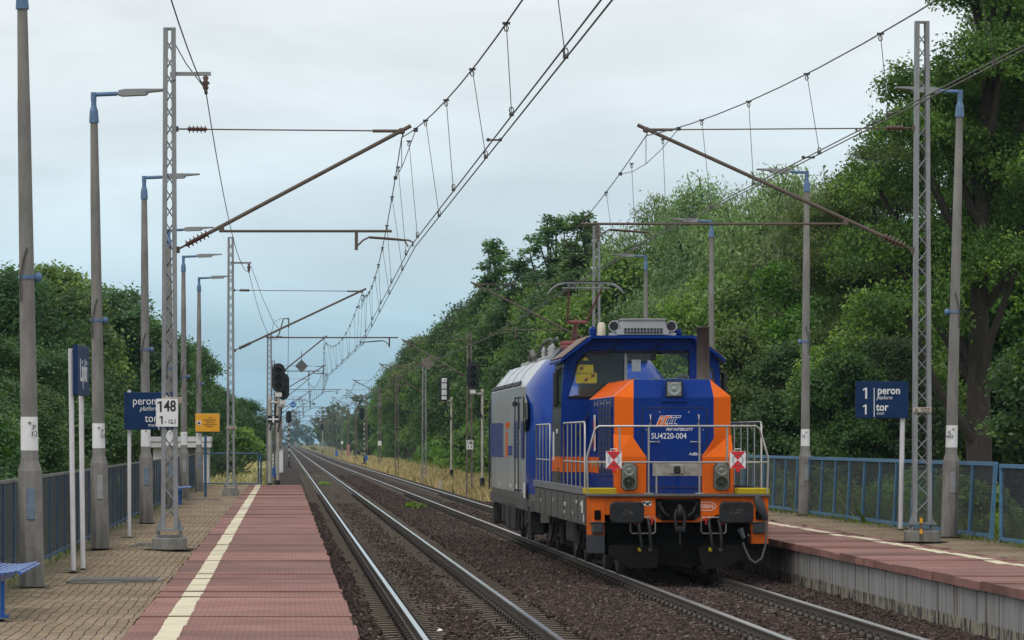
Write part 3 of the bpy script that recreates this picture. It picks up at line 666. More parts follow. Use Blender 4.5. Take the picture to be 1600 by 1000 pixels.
p = MB(); p.box((10.40, YR(0)-.289, PZ+.18), (.05, .004, .08)); p.box((10.40, YR(0)-.289, PZ+.36), (.05, .004, .08)); p.build('yellow_bands', M['sign_yellow'], rod)
r2 = mast('lattice catenary mast rising behind the locomotive roof', 9.82, -1, YR(1), PZ, 9.0, SUPR(1), CONR(1), False, 5.3, M['galv'], G1, w0=.27, w1=.22)
# open line beyond the platforms
GF = 'catenary masts lining the open track beyond the platforms'
LL = {2: 'weathered lattice mast behind the left signal lights', 3: 'lattice mast further back behind the left signals with blue box at its foot'}
for k in range(2, 14):
    t = mast(LL.get(k, 'thin distant catenary mast left of the tracks fading into the haze'), -.70, 1, YL(k), -.4, 7.1, SUPL(k), CONL(k), k % 2 == 1, 5.0, M['galv_old'] if k > 2 else M['galv'], GF, foot=False, w0=.3, w1=.22)
    if k == 3: p = MB(); p.box((-.7, YL(k)-.16, .35), (.3, .2, .6), b=.02); p.build('control_box', M['bench_blue'], t)
RL = {2: 'rusty lattice mast with 148 plate beside the right signal', 3: 'lattice mast carrying the rusty diamond board right of the tracks', 4: 'tall thin lattice mast next beyond the one with the diamond board', 5: 'brown lattice mast with small white plate right of the tracks', 6: 'dark mast with large blue box at its foot right of the tracks', 8: 'mast with pink painted foot right of the tracks', 9: 'distant mast with a white plate right of the tracks', 10: 'distant dark mast with a small blue box right of the tracks'}
for k in range(2, 15):
    mx = 8.6+(.1 if k > 4 else 0)
    t = mast(RL.get(k, 'thin distant catenary mast right of the tracks fading into the haze'), mx, -1, YR(k), -.4, 7.35, SUPR(k), CONR(k), k % 2 == 0, 5.2, M['galv_old'] if k != 3 else M['galv'], GF, foot=False, w0=.32, w1=.24)
    y = YR(k)
    if k in (2, 5, 9):
        p = MB(); p.box((mx+.02, y-.11, 2.05), (.32, .02, .42)); q = p.build('kilometre_plate', M['plate_white'], t)
        if k == 2: letter('48', .20, (mx+.065, y-.122, 2.14), M['black'], q, bold=.006, sx=.8); one(q, mx-.085, 2.14, .14, y-.122); letter('2  9', .14, (mx+.02, y-.122, 1.95), M['black'], q, bold=.004)
    if k in (6, 10): p = MB(); p.box((mx-.05, y-.2, .25), (.42, .25, .9), b=.02); p.build('control_box', M['bench_blue'], t)
    if k == 8: p = MB(); p.box((mx, y-.12, .75), (.42, .10, 2.1)); p.build('painted_foot', mat('pink_foot_paint', (.42, .20, .18), .8, var=.3), t)

# wires: one overhead line per track
def zm(y, ya, yb, za, zb, sag):
    f = (y-ya)/(yb-ya); return za+(zb-za)*f-4*sag*f*(1-f)
def overhead(label, ks, Y, SUP, CON, near):
    y0 = Y(ks[0]); t = thing('overhead_line', label, 'overhead wires', (SUP(ks[0])[0], max(y0, 1), SUP(ks[0])[1]), 'overhead lines over the two tracks')
    msg = MB(); pts = []; dr = []; far = MB()
    for k in ks[:-1]:
        ya, yb = Y(k), Y(k+1); (xa, za), (xb, zb) = SUP(k), SUP(k+1); (ca, cza), (cb, czb) = CON(k), CON(k+1)
        sag = .5*((za-cza)+(zb-czb))-.80
        for i in range(18):
            y = ya+(yb-ya)*i/18; pts.append((xa+(xb-xa)*i/18, y, zm(y, ya, yb, za, zb, sag)))
        nd = 11
        for i in range(nd):
            f = (i+.5)/nd; y = ya+(yb-ya)*f; x = xa+(xb-xa)*f; z = zm(y, ya, yb, za, zb, sag)
            dA, dB = y-ya, yb-y
            if min(dA, dB) < 4.6:       # hangs from the stitch wire near a mast
                z -= .10*(4.9-min(dA, dB))/2
            cx = ca+(cb-ca)*f+(.037 if i % 2 else -.037); cz = cza+(czb-cza)*f
            m_ = MB() if k in near else far
            m_.tube((x, y, z), (cx, y+random.uniform(-.03, .03), cz+.01), .0042, n=5, cap=False)
            for (xx, zz) in ((x, z-.045), (cx, cz+.05)):
                m_.path([(xx+.02*math.cos(a), y, zz+.03*math.sin(a)) for a in [j*math.pi/3 for j in range(6)]], .006, n=4, closed=True)
            m_.box((x, y, z), (.07, .03, .022)); m_.box((cx, y, cz+.012), (.04, .05, .03))
            if k in near: dr.append(m_)
        # stitch wire under the support at the near end of this span
    pts.append((*(lambda s_: (s_[0], Y(ks[-1]), s_[1]))(SUP(ks[-1])),))
    msg.path(pts, .0085, n=5); msg.build('messenger_wire', M['wire'], t)
    for k in ks[1:8]:
        y = Y(k); sx, sz = SUP(k); st = MB()
        (xa, za), (xb, zb) = SUP(k-1), SUP(k+1); L_ = 57.0; q = 4.8/L_
        sag = (sz-CON(k)[1])-.80
        za_ = zm(y-4.8, y-L_, y, za, sz, sag); zb_ = zm(y+4.8, y, y+L_, sz, zb, sag)
        st.path([(sx+(xa-sx)*q, y-4.8, za_), (sx+.01, y-2.4, za_-.13), (sx, y, za_-.18), (sx, y+2.4, zb_-.13), (sx+(xb-sx)*q, y+4.8, zb_)], .006, n=5)
        for yy_, zz_ in ((y-4.8, za_), (y+4.8, zb_)): st.box((sx+((xa if yy_ < y else xb)-sx)*q, yy_, zz_), (.06, .1, .05))
        st.tube((sx, y, sz-.02), (sx, y, za_-.18), .006, n=5); st.build('stitch_wire', M['wire'], t)
    for off in (-.037, .037):
        c = MB(); c.path([(CON(k)[0]+off, Y(k), CON(k)[1]) for k in ks], .0075, n=5); c.build('contact_wire', M['wire'], t)
    for m_ in dr: m_.build('dropper', M['wire'], t)
    tag(far.build('far_droppers', M['wire'], t), kind='stuff')
    return t
o1 = overhead('pair of contact wires hung from a messenger wire over the empty left track', list(range(-1, 13)), YL, SUPL, CONL, (-1, 0, 1))
o2 = overhead('contact wires and messenger wire over the right track with the locomotives', list(range(-1, 13)), YR, lambda k: SUPR(k) if k >= 0 else (6.35, 7.1), lambda k: CONR(k) if k >= 0 else (6.5, 5.54), (-1, 0, 1))
for (o, y, f, K) in ((o1, 37.3, .65, (CONL(-1), CONL(0))), (o2, 44.5, .69, (( 6.5, 5.54), CONR(0)))):
    x = K[0][0]+(K[1][0]-K[0][0])*f; s_ = MB(); s_.tube((x-.07, y, K[1][1]+.01), (x+.07, y, K[1][1]+.01), .01, n=6)
    for q in (-.06, .06): s_.box((x+q, y, K[1][1]+.012), (.035, .05, .035), b=.01)
    s_.build('spacer', M['wire'], o)
# feeder wire on the left masts
t = thing('feeder_wire', 'single feeder wire sagging between the bracket tips of the left platform masts', 'wire', (-1.2, 1, 7.5)); m_ = MB(); pts = []
an = [(.5, -1.25, 7.55), (57.5, -1.2, 7.52), (114.5, -1.09, 7.35), (171.5, -.3, 6.9)]
for (ya, xa, za), (yb, xb, zb) in zip(an, an[1:]):
    pts += [(xa+(xb-xa)*i/16, ya+(yb-ya)*i/16, zm(ya+(yb-ya)*i/16, ya, yb, za, zb, .72)) for i in range(16)]
m_.path(pts+[(-.3, 171.5, 6.9)], .009, n=6); m_.build('wire', M['wire'], t)
for (y, x, z) in ((57.5, -1.2, 7.52), (114.5, -1.09, 7.35)):
    q = MB(); q.box((x, y, z), (.05, .2, .06), b=.015); q.build('clamp', M['rust'], t)
# tail wires hanging off the far left mast
t = thing('jumper_cables', 'looping jumper cables above the lattice mast behind the left signal', 'cables', (-.7, YL(2), 6.9))
y = YL(2)-.05
m_ = MB(); m_.path([px(392, 415, y), px(410, 465, y), px(428, 505, y), px(437, 515, y)], .012, n=5); m_.path([px(424, 520, y), px(428, 503, y), px(438, 498, y), px(452, 497, y)], .010, n=5); m_.build('cable', M['wire'], t)
m_ = MB(); m_.path([px(432, 527, y), px(436, 522, y), px(443, 498, y), px(452, 498, y)], .03, n=6); m_.tube(px(451, 498, y), px(451, 512, y), .03, n=6); m_.build('switch_arm', M['rust'], t)
m_ = MB(); m_.tube(px(451, 512, y), px(449.5, 600, y), .012, n=5); m_.build('pull_rod', M['rust'], t)

# boards on the overhead line
def diamond(label, x, y, z, h, m_, mark=False, hang=.4):
    t = thing('diamond_board', label, 'board', (x, y, z-h), 'diamond boards along the overhead lines')
    MB().prism([(x-h, z), (x, z-h), (x+h, z), (x, z+h)], y, y+.03).build('panel', m_, t)
    MB().tube((x, y+.02, z+h*.8), (x, y+.02, z+h+hang), .014, n=6).build('hanger', M['galv_old'], t)
    if mark:
        q = MB()
        for a in (((-.45, .12), (-.3, .12), (-.3, -.2), (-.45, -.2)), ((.3, .12), (.45, .12), (.45, -.2), (.3, -.2)), ((-.3, -.08), (.3, -.08), (.3, -.2), (-.3, -.2))): q.prism([(x+p_[0]*h, z+p_[1]*h) for p_ in a], y-.006, y-.003)
        q.build('white_mark', M['plate_white'], t)
diamond('plain dark grey diamond board hanging by the left signal', .76, YL(2)-.1, 5.63, .30, M['grey_board'])
diamond('blue diamond board with white bracket mark, nearest of the blue boards', .62, YL(4)-.1, 5.0, .29, M['we_blue'], True)
diamond('blue diamond board, upper of the two small distant blue boards', .6, YL(7)-.1, 5.08, .28, M['we_blue'], True)
diamond('blue diamond board, lower and smallest of the distant blue boards', .68, YL(9)-.1, 4.9, .26, M['we_blue'], True)
diamond('rusty diamond board at the top of a mast in front of the wood', 8.82, YR(3)-.15, 7.02, .42, M['brown_board'], hang=.1)
diamond('small pale grey diamond board between distant masts right of the tracks', 8.7, YR(5)-.2, 5.6, .3, M['grey_board'], hang=.5)

# ------------------------------------------------------------------ platform lamps
def lamp(label, x, y, side, hp, lean, plate, group, txt=None, gear=True, toff=0):
    "side +1: arm towards +X"
    t = thing('platform_lamp', label, 'lamp post', (x, y, PZ), group)
    def P(z): return (x-side*lean*(z-PZ), y, z)
    def tap(mb, z0, r0, z1, r1, n, rot=.0):
        a, c = P(z0), P(z1); vs = []
        for (q, r) in ((a, r0), (c, r1)):
            for i in range(n): an_ = 2*math.pi*(i+.5)/n+rot; vs.append((q[0]+r*math.cos(an_), q[1]+r*math.sin(an_), q[2]))
        mb.add(vs, [(i, (i+1) % n, n+(i+1) % n, n+i) for i in range(n)], 0, n > 8); mb.add(vs, [tuple(range(n, 2*n))])
    b_ = MB(); tap(b_, PZ-.2, .150, PZ+1.32, .143, 8); tap(b_, PZ+1.32, .143, PZ+1.45, .101, 8); b_.build('base', M['concrete_base'], t)
    sh = MB(); tap(sh, PZ+1.45, .100, PZ+hp*.84, .073, 14); tap(sh, PZ+hp*.84, .071, PZ+hp, .058, 14); pole = sh.build('pole', M['concrete'], t)
    bd = MB(); tap(bd, PZ+1.55, .1012, PZ+1.93, .0975, 14); band = bd.build('white_band', M['plate_white'], pole)
    c = P(PZ+1.74); q = MB(); q.tube((c[0]+.01, y-.104, c[2]+.12), (c[0]+.01, y-.098, c[2]+.12), .018, n=10); q.build('rivet', M['brown_board'], band)
    if txt: letter(txt, .085, (c[0]+toff, y-.1, c[2]+.03), M['black'], band)
    c = P(PZ+.95); pm = MB(); pm.box((c[0]+.015, y-.142, c[2]), (.095, .018, .36), b=.006); pm.tube((c[0]+.015, y-.155, c[2]+.14), (c[0]+.015, y-.145, c[2]+.14), .012, n=6); pm.tube((c[0]+.015, y-.155, c[2]-.14), (c[0]+.015, y-.145, c[2]-.14), .012, n=6); pm.build('access_door', plate, t)
    cp = MB(); tap(cp, PZ+hp-.02, .078, PZ+hp+.16, .066, 12); tap(cp, PZ+hp+.16, .066, PZ+hp+.24, .042, 12); tap(cp, PZ+hp+.24, .042, PZ+hp+.44, .038, 12); cp.build('cap', M['lamp_blue'], t)
    e = Vector(P(PZ+hp+.41)); ar = MB(); ar.tube(e, e+Vector((side*.36, 0, .015)), .034, n=10); ar.tube(e+Vector((0, 0, -.1)), e+Vector((0, 0, .035)), .045, n=10); ar.tube(e+Vector((side*.36, 0, .015)), e+Vector((side*.46, 0, .02)), .024, n=8); ar.build('arm', M['lamp_blue'], t)
    h0 = e+Vector((side*.38, 0, .02)); hd = MB()
    hd.prism([(h0.x, h0.z-.03), (h0.x+side*.06, h0.z-.045), (h0.x+side*.42, h0.z-.03), (h0.x+side*.46, h0.z), (h0.x+side*.42, h0.z+.065), (h0.x+side*.1, h0.z+.06), (h0.x, h0.z+.04)][::side], y-.10, y+.10)
    hd.prism([(h0.x+side*.42, h0.z+.012), (h0.x+side*.74, h0.z+.042), (h0.x+side*.74, h0.z+.062), (h0.x+side*.42, h0.z+.062)][::side], y-.12, y+.12); hd.build('lamp_head', M['led_grey'], t)
    zc = PZ+hp*.535
    if gear:
        c = P(zc); g_ = MB(); g_.tube((c[0], y, zc-.02), (c[0], y, zc+.02), .098, n=12); g_.lathe((c[0]+side*.115, y+.05, zc), [(.02, -.05), (.05, -.025), (.06, .02), (.035, .05)], (side, .3, 0), n=12); g_.build('loudspeaker', M['lamp_blue'], t)
        wv = MB(); wv.path([(c[0]-side*.06, y-.09, zc-.28), (c[0]-side*.07, y-.10, zc), (c[0]-side*.03, y-.10, zc+.2), (c[0]+side*.01, y-.095, zc+.33)], .010, n=5); wv.build('cable', M['wire'], t)
    return t
GLP = 'concrete lamp posts along the left platform'; GRP = 'concrete lamp posts along the right platform'
M['door_blue'] = mat('blue_grey_door', (.17, .24, .33), .45, var=.4, vs=9); M['door_grey'] = mat('grey_door', (.33, .34, .35), .5, var=.3, vs=9)
lamp('nearest left platform lamp post, its lamp cut off by the top of the photo', -2.86, 42.7, 1, 6.56, .0165, M['door_blue'], GLP, 'P\n12', toff=.062)
lamp('second lamp post from the front on the left platform, with pale grey door', -2.83, 57.9, 1, 6.56, .0145, M['door_grey'], GLP, 'P\n10', toff=.066)
lamp('third lamp post from the front on the left platform, behind the left platform sign', -2.79, 76, 1, 6.55, .006, M['door_blue'], GLP)
lamp('lamp post standing directly behind the mast with the 148 plate', -2.86, 94, 1, 6.5, .004, M['door_blue'], GLP)
lamp('slim lamp post just right of the near left mast, fifth along the left platform', -2.92, 109.5, 1, 6.6, .003, M['door_grey'], GLP)
l6 = lamp('farthest lamp post on the left platform, with yellow sign on it', -2.84, 125, 1, 6.65, .0, M['door_blue'], GLP)
lamp('nearest lamp post on the right platform, right of the near lattice mast', 11.42, 64.9, -1, 7.25, .0245, M['door_grey'], GRP, 'K\n403', toff=-.055)
lamp('lamp post on the right platform just right of the locomotive', 11.65, 84.6, -1, 7.27, .006, M['door_grey'], GRP, '15', gear=True, toff=-.06)
lamp('lamp post rising behind the locomotive exhaust pipe', 11.68, 103.5, -1, 7.27, .002, M['door_grey'], GRP)
lamp('farthest lamp post on the right platform, rising behind the cab roof', 11.76, 123, -1, 7.27, .0, M['door_grey'], GRP)

# ------------------------------------------------------------------ platform signs
def board(t, x0, x1, z0, z1, y, name='panel', m_=None):
    q = MB(); q.box(((x0+x1)/2, y+.03, (z0+z1)/2), (x1-x0, .06, z1-z0), b=.008); return q.build(name, m_ or M['sign_blue'], t)
# left: peron / tor
y = 64.9; t = thing('platform_sign', 'navy sign reading peron and tor on one post, partly hidden by the near left mast', 'sign', (px(202, 840, y).x, y, PZ), 'navy platform and track signs')
a, c = px(194.5, 671.5, y), px(274, 613, y); bd = board(t, a.x, c.x, a.z, c.z, y-.1)
q = MB(); q.tube((px(202, 840, y).x, y+.02, PZ-.1), (px(202, 840, y).x, y+.02, c.z+.04), .033, n=10); q.build('post', M['post_white'], t)
for txt, sz, u, v, sh in (('peron', .195, 226, 627, 0), ('platform', .11, 233.5, 638.5, .25), ('tor', .195, 236.5, 654, 0), ('track', .085, 238.2, 664, .2)):
    p_ = px(u, v, y); letter(txt, sz, (p_.x, y-.104, p_.z), M['plate_white'], bd, shear=sh, bold=.004 if sz > .2 else 0, sx=.86)
q = MB(); p_ = px(248.5, 648, y); q.box((p_.x, y-.102, p_.z), (.012, .004, .52)); q.build('divider', M['plate_white'], bd)
p_ = px(262, 628, y); letter('2', .27, (p_.x, y-.104, p_.z), M['plate_white'], bd, bold=.004); p_ = px(262, 655, y); letter('2', .24, (p_.x, y-.104, p_.z), M['plate_white'], bd, bold=.004)
# right: 1 peron / 1 tor
y = 70.5; t = thing('platform_sign', 'navy sign reading 1 peron 1 tor on a white post by the right fence', 'sign', (px(1409, 828, y).x, y, PZ), 'navy platform and track signs')
a, c = px(1336, 653.5, y), px(1418, 596, y); bd = board(t, a.x, c.x, a.z, c.z, y-.1)
q = MB(); q.tube((px(1407, 828, y).x, y+.0, PZ-.1), (px(1411, 640, y).x, y, c.z-.05), .045, n=10); q.build('post', M['post_white'], t)
for txt, sz, u, v, sh in (('peron', .205, 1387.5, 610.5, 0), ('platform', .10, 1380.5, 621.5, .25), ('tor', .205, 1377, 636.5, 0), ('track', .08, 1374, 645.8, .2)):
    p_ = px(u, v, y); letter(txt, sz, (p_.x, y-.104, p_.z), M['plate_white'], bd, shear=sh, bold=.004 if sz > .2 else 0, sx=.86)
p_ = px(1351, 614.5, y); one(bd, p_.x, p_.z, .205, y-.104, 'plate_white'); p_ = px(1350.5, 640, y); one(bd, p_.x, p_.z, .185, y-.104, 'plate_white')
q = MB(); p_ = px(1364.5, 629, y); q.box((p_.x, y-.102, p_.z), (.014, .004, .54)); q.build('divider', M['plate_white'], bd)
# station name board, parallel to the platform
t = thing('station_sign', 'navy station name board reading Lipki on two white posts', 'sign', (-2.63, 48.1, PZ))
zc0, zc1 = 2.2+(690-619)/122, 2.2+(690-541.5)/122
an = math.atan2(.078, 1.3); bc = Vector((-2.592, 48.05, (zc0+zc1)/2))
q = MB(); q.box(bc, (.06, 1.3, zc1-zc0), b=.008, rz=-an); bd = q.build('panel', M['sign_blue'], t)
lt = letter('Lipki', .40, (bc.x+.032, bc.y, bc.z-.01), M['plate_white'], bd, face='right', sx=1.05, bold=.006)
cc = bc-Vector(ORG[bd.name]); lt.data.transform(Matrix.Translation(cc) @ Matrix.Rotation(-an, 4, 'Z') @ Matrix.Translation(-cc))
for (xx_, yy_, tl) in ((-2.672, 47.75, .035), (-2.598, 48.62, .03)):
    q = MB(); q.tube((xx_+.0, yy_, PZ-.1), (xx_-tl, yy_, zc1-.04), .033, n=10); q.build('post', M['post_white'], t)
q = MB()
for z in (zc0+.08, zc1-.08):
    for xx_, yy_ in ((-2.66, 47.75), (-2.6, 48.62)): q.box((xx_, yy_, z), (.09, .05, .035))
q.build('clamps', M['black'], t)
# yellow warning board on the farthest left lamp
y = 124.7; a, c = px(305.5, 674.5, y), px(343, 646.5, y)
t = thing('warning_board', 'small yellow warning board with black text fixed to the farthest left lamp post', 'sign', ((a.x+c.x)/2, y, a.z))
bd = board(t, a.x, c.x, a.z, c.z, y-.02, m_=M['sign_yellow'])
q = MB(); q.box(((a.x+c.x)/2, y+.045, (a.z+c.z)/2), (c.x-a.x+.03, .02, c.z-a.z+.03)); q.build('frame', M['galv'], t)
for i, s_ in enumerate(('STOP', 'PRZEJSCIE PRZEZ', 'TORY POD', 'NAPIECIEM GROZI', 'SMIERCIA')):
    p_ = px(328, 653+i*3.4, y); letter(s_, .058, (p_.x, y-.025, p_.z), M['black'], bd)
p_ = px(310.8, 660.5, y); q = MB(); q.box((p_.x, y-.023, p_.z), (.14, .004, .14)); w_ = q.build('pictogram', M['plate_white'], bd)
q = MB(); q.prism([(p_.x-.055, p_.z-.045), (p_.x+.055, p_.z-.045), (p_.x, p_.z+.055)], y-.030, y-.027); q.build('triangle', M['black'], bd)

# ------------------------------------------------------------------ benches and bins
def bench(label, x, y0, y1, group):
    t = thing('platform_bench', label, 'bench', (x, (y0+y1)/2, PZ), group); zs = PZ+.44
    L_ = y1-y0; n = max(2, int(L_/.6)); w_ = L_/n
    for i in range(n):
        s_ = MB(); yc = y0+w_*(i+.5)
        for j in range(9): s_.box((x-.2+j*.05, yc, zs+.02*(abs(j-4)/4)**2), (.036, w_-.06, .012), b=.003)
        s_.tube((x+.23, yc-w_/2+.03, zs), (x+.23, yc+w_/2-.03, zs), .016, n=8); s_.build('seat', M['bench_blue'], t)
        s_ = MB()
        for j in range(8): s_.box((x-.27-.012*j, yc, zs+.12+.05*j), (.012, w_-.06, .036), b=.003)
        s_.build('backrest', M['bench_blue'], t)
    f = MB(); f.box((x, (y0+y1)/2, zs-.06), (.06, L_, .06)); f.build('beam', M['bench_blue'], t)
    for yy_ in (y0+.3, y1-1.85):
        q = MB(); q.box((x, yy_, PZ+.2), (.06, .06, .38)); q.box((x, yy_, PZ+.012), (.14, .14, .024)); q.build('leg', M['bench_blue'], t)
GB = 'blue metal benches on the left platform'
bench('blue metal bench cut off at the lower left corner of the photo', -2.66, 34.6, 37.3, GB)
bench('blue metal bench behind the near left mast', -2.75, 98.5, 101.5, GB)
y = 103; c = px(264, 785, y); t = thing('litter_bin', 'blue litter bin on a post behind the near left mast', 'bin', (c.x, y, PZ))
MB().lathe((c.x, y, PZ+.35), [(.17, 0), (.2, .05), (.21, .6), (.19, .62)], n=14).build('bucket', M['bench_blue'], t); MB().tube((c.x, y+.22, PZ), (c.x, y+.22, PZ+1.05), .03, n=8).build('post', M['bench_blue'], t)

# white cabin at the end of the left platform
y = 150.; a, c = px(236, 768, y), px(329.5, 682, y)
t = thing('white_cabin', 'low white cabin with broad roof edge beyond the left platform end', 'cabin', ((a.x+c.x)/2, y+1.2, -.42))
q = MB(); q.box(((a.x+c.x)/2, y+1.3, (c.z-.44-.42)/2), (c.x-a.x-.16, 2.4, c.z-.44+.42)); q.build('wall', M['white_paint'], t)
q = MB(); q.box(((a.x+c.x)/2, y+1.2, c.z-.34), (c.x-a.x, 2.8, .20), b=.01); q.box(((a.x+c.x)/2, y+1.2, c.z-.11), (c.x-a.x+.03, 2.86, .20), b=.01); q.build('roof', M['white_paint'], t)
d0 = px(299, 765, y); q = MB(); q.box((d0.x+.12, y+.085, 1.0), (.62, .03, 2.2)); q.build('door', M['grey_board'], t)

# ------------------------------------------------------------------ light signals
def stadium(cx, cz, hw, hh, n=8):
    p_ = []
    for i in range(n+1): a = math.pi*i/n; p_.append((cx+hw*math.cos(a), cz+hh-hw+hw*math.sin(a)))
    for i in range(n+1): a = math.pi+math.pi*i/n; p_.append((cx+hw*math.cos(a), cz-hh+hw+hw*math.sin(a)))
    return p_
def signal(label, px_, y, hx, hz, hh, post_top, z0, back=False, striped=False, small=False):
    t = thing('light_signal', label, 'railway signal', (px_, y, z0), 'light signals beside the tracks')
    q = MB(); q.tube((px_, y, z0+.9), (px_, y, post_top), .065, n=10); q.lathe((px_, y, post_top), [(.08, -.12), (.08, .02), (.03, .05)], n=10)
    post = q.build('post', M['signal_post'], t)
    q = MB(); q.tube((px_, y, z0+.35), (px_, y, z0+.95), .10, n=10)
    for sx in (-1, 1): q.box((px_+sx*.14, y, z0+.15), (.06, .06, .5)); q.box((px_+sx*.2, y, z0+.38), (.22, .2, .05))
    q.build('foot', M['signal_black'], t)
    if striped:
        s_ = MB()
        for i in range(8): s_.tube((px_, y, z0+1.0+i*.5), (px_, y, z0+1.25+i*.5), .068, n=10)
        s_.build('black_bands', M['black'], post)
    if not small:
        az = post_top-.18; q = MB(); q.tube((px_, y-.02, az), (hx, y-.12, az), .06, n=8); q.tube((hx, y-.12, az-.05), (hx, y-.12, hz-hh+.05), .07, n=8); q.build('bracket', M['signal_post'], t)
        q = MB(); q.path([(hx-.05*(1 if hx > px_ else -1), y-.05, hz-hh+.1), (hx+(px_-hx)*.4, y-.06, az-.5), (px_, y-.08, az-1.1)], .035, n=6); q.build('cable_hose', M['signal_black'], t)
    yf = y-.2; q = MB(); q.prism(stadium(hx, hz, hh*.46, hh), yf, yf+.035); head = q.build('background_plate', M['signal_black'], t)
    if back:
        q = MB(); q.box((hx, yf-.09, hz), (.30, .16, 1.75*hh), b=.02); box_ = q.build('housing', M['white_paint'], head)
        q = MB()
        for i in (-1, 0, 1): q.box((hx, yf-.18, hz+i*.52*hh), (.32, .02, .05)); q.tube((hx+.03, yf-.19, hz+i*.52*hh+.14), (hx+.03, yf-.17, hz+i*.52*hh+.14), .03, n=8)
        q.build('latches', M['signal_black'], box_)
    else:
        q = MB(); q.box((hx, yf+.13, hz), (.3, .18, 1.6*hh), b=.02); q.build('housing', M['signal_black'], head)
        for i in (-1, 0, 1):
            zc = hz+i*.54*hh; r = .175*hh; l_ = MB(); l_.lathe((hx, yf-.012, zc), [(r, 0), (r*.8, .008), (r*.3, .012)], (0, -1, 0), n=16); l_.build('lens', M['lens'], head)
            v = MB(); arc = [math.pi*(-.1+1.2*j/10) for j in range(11)]; vs = []
            for j, a in enumerate(arc): 
                for (yy_, rr) in ((yf, r*1.18), (yf-.26-.0*j, r*1.12)): vs.append((hx+rr*math.cos(a), yy_, zc+rr*math.sin(a)+(0 if yy_ == yf else -.02)))
            v.add(vs, [(2*j, 2*j+1, 2*j+3, 2*j+2) for j in range(10)]); v.build('hood', M['signal_black'], head)
        if not small: q = MB(); q.box((hx, yf-.02, hz-hh-.11), (.26, .02, .16)); idp = q.build('number_plate', M['warn_plate'] if 0 else M['plate_white'], t)
    return t
y = 150.; s_ = 5900/y
sg1 = signal('black three light signal on a cream post, front one of the two left signals', -.60, y, -.25, 2.2+100/s_, .57, 3.93, -.4)
q = MB(); c = px(427, 655, y-.3); q.box((c.x, y-.12, c.z), (.46, .02, .30)); pl_ = q.build('cross_board', M['signal_black'], sg1)
q = MB(); q.box((c.x, y-.133, c.z), (.42, .004, .06)); q.box((c.x, y-.134, c.z), (.07, .004, .26)); q.build('white_cross', M['plate_white'], pl_)
signal('second left signal half hidden behind the front signal head', -.30, 161., -.07, 2.2+86/36.6, .57, 3.9, -.4)
signal('black three light signal facing the camera at the rear of the grey locomotive', 9.0, 172., 8.55, 2.2+103/34.3, .62, 4.55, -.4)
signal('signal turned away showing its white back boxes in front of the wood', 9.75, 221., 9.32, 2.2+82/26.7, .72, 4.75, -.4, back=True)
signal('distant signal on a black and white striped post left of the tracks', .35, 330., .35, 4.35, .55, 3.8, -.4, striped=True, small=True)
signal('distant signal on a black and white striped post right of the tracks', 8.0, 380., 7.75, 5.0, .6, 4.6, -.4, striped=True, small=True)
signal('tiny far signal near the end of the right hand row of masts', 7.6, 760., 7.5, 5.2, .7, 4.8, -.4, small=True)
# small things by the track
for (u, v, y, sz, lab, nm) in ((690, 762, 205., (.22, .2, .3), 'low pale concrete block in the dry grass beside the right track', 'marker_block'),):
    c = px(u, v, y); t = thing(nm, lab, 'block', (c.x, y, -.42)); MB().box((c.x, y, -.2), (.26, .24, .45), b=.02).build('body', M['signal_post'], t); MB().box((c.x, y, .05), (.32, .3, .06), b=.02).build('lid', M['signal_post'], t)
t = thing('relay_cabinet', 'small white relay cabinet beyond the platform, left of the left signal', 'cabinet', (px(433, 690, 300).x, 300, -.42)); x = px(433, 690, 300).x
MB().box((x, 300, .6), (.95, .8, 1.9), b=.02).build('body', M['white_paint'], t); MB().box((x, 300, 1.6), (1.05, .9, .1), b=.02).build('roof', M['galv'], t); MB().box((x, 299.585, .65), (.7, .02, 1.5)).build('door', M['plate_white'], t)
# ------------------------------------------------------------------ front locomotive (local: x right, y back from the headstock, z over the rail)
def dirty(name, col, rough=.35, coat=.3, amt=.35, dirt=(.10, .085, .07), vs=1.6, stretch=(1, 1, .5), lo=.45, hi=.8):
    m = mat(name, col, rough, 0, col2=tuple(c*(1-amt)+d*amt for c, d in zip(col, dirt)), vs=vs, stretch=stretch, coat=coat, lo=lo, hi=hi, detail=8, spec=.07)
    # brake dust thrown up from the wheels, thickest near the deck, in streaks
    t = m.node_tree; NN = nodes_of(t); L = t.links.new; b = t.nodes['Principled BSDF']; src = b.inputs['Base Color'].links[0].from_socket
    tc = NN('ShaderNodeTexCoord'); sp = NN('ShaderNodeSeparateXYZ'); L(tc.outputs['Object'], sp.inputs[0]); mp = NN('ShaderNodeMapping'); mp.inputs['Scale'].default_value = (5, 5, .7); L(tc.outputs['Object'], mp.inputs[0])
    n = NN('ShaderNodeTexNoise'); n.inputs['Scale'].default_value = 2.2; n.inputs['Detail'].default_value = 7; n.inputs['Roughness'].default_value = .65; L(mp.outputs[0], n.inputs['Vector'])
    h = NN('ShaderNodeMapRange'); h.inputs[1].default_value = 2.3; h.inputs[2].default_value = .7; h.inputs[3].default_value = .02; h.inputs[4].default_value = .55; L(sp.outputs[2], h.inputs[0])
    k = NN('ShaderNodeMapRange'); k.inputs[1].default_value = .4; k.inputs[2].default_value = .72; L(n.outputs[0], k.inputs[0]); mu = NN('ShaderNodeMath', operation='MULTIPLY'); L(h.outputs[0], mu.inputs[0]); L(k.outputs[0], mu.inputs[1])
    x = NN('ShaderNodeMix', data_type='RGBA'); L(mu.outputs[0], x.inputs[0]); L(src, x.inputs[6]); x.inputs[7].default_value = (.095, .072, .052, 1); L(x.outputs[2], b.inputs['Base Color'])
    return m
M['l_blue'] = dirty('loco_blue_paint', (.003, .030, .20), coat=.04, amt=.12)
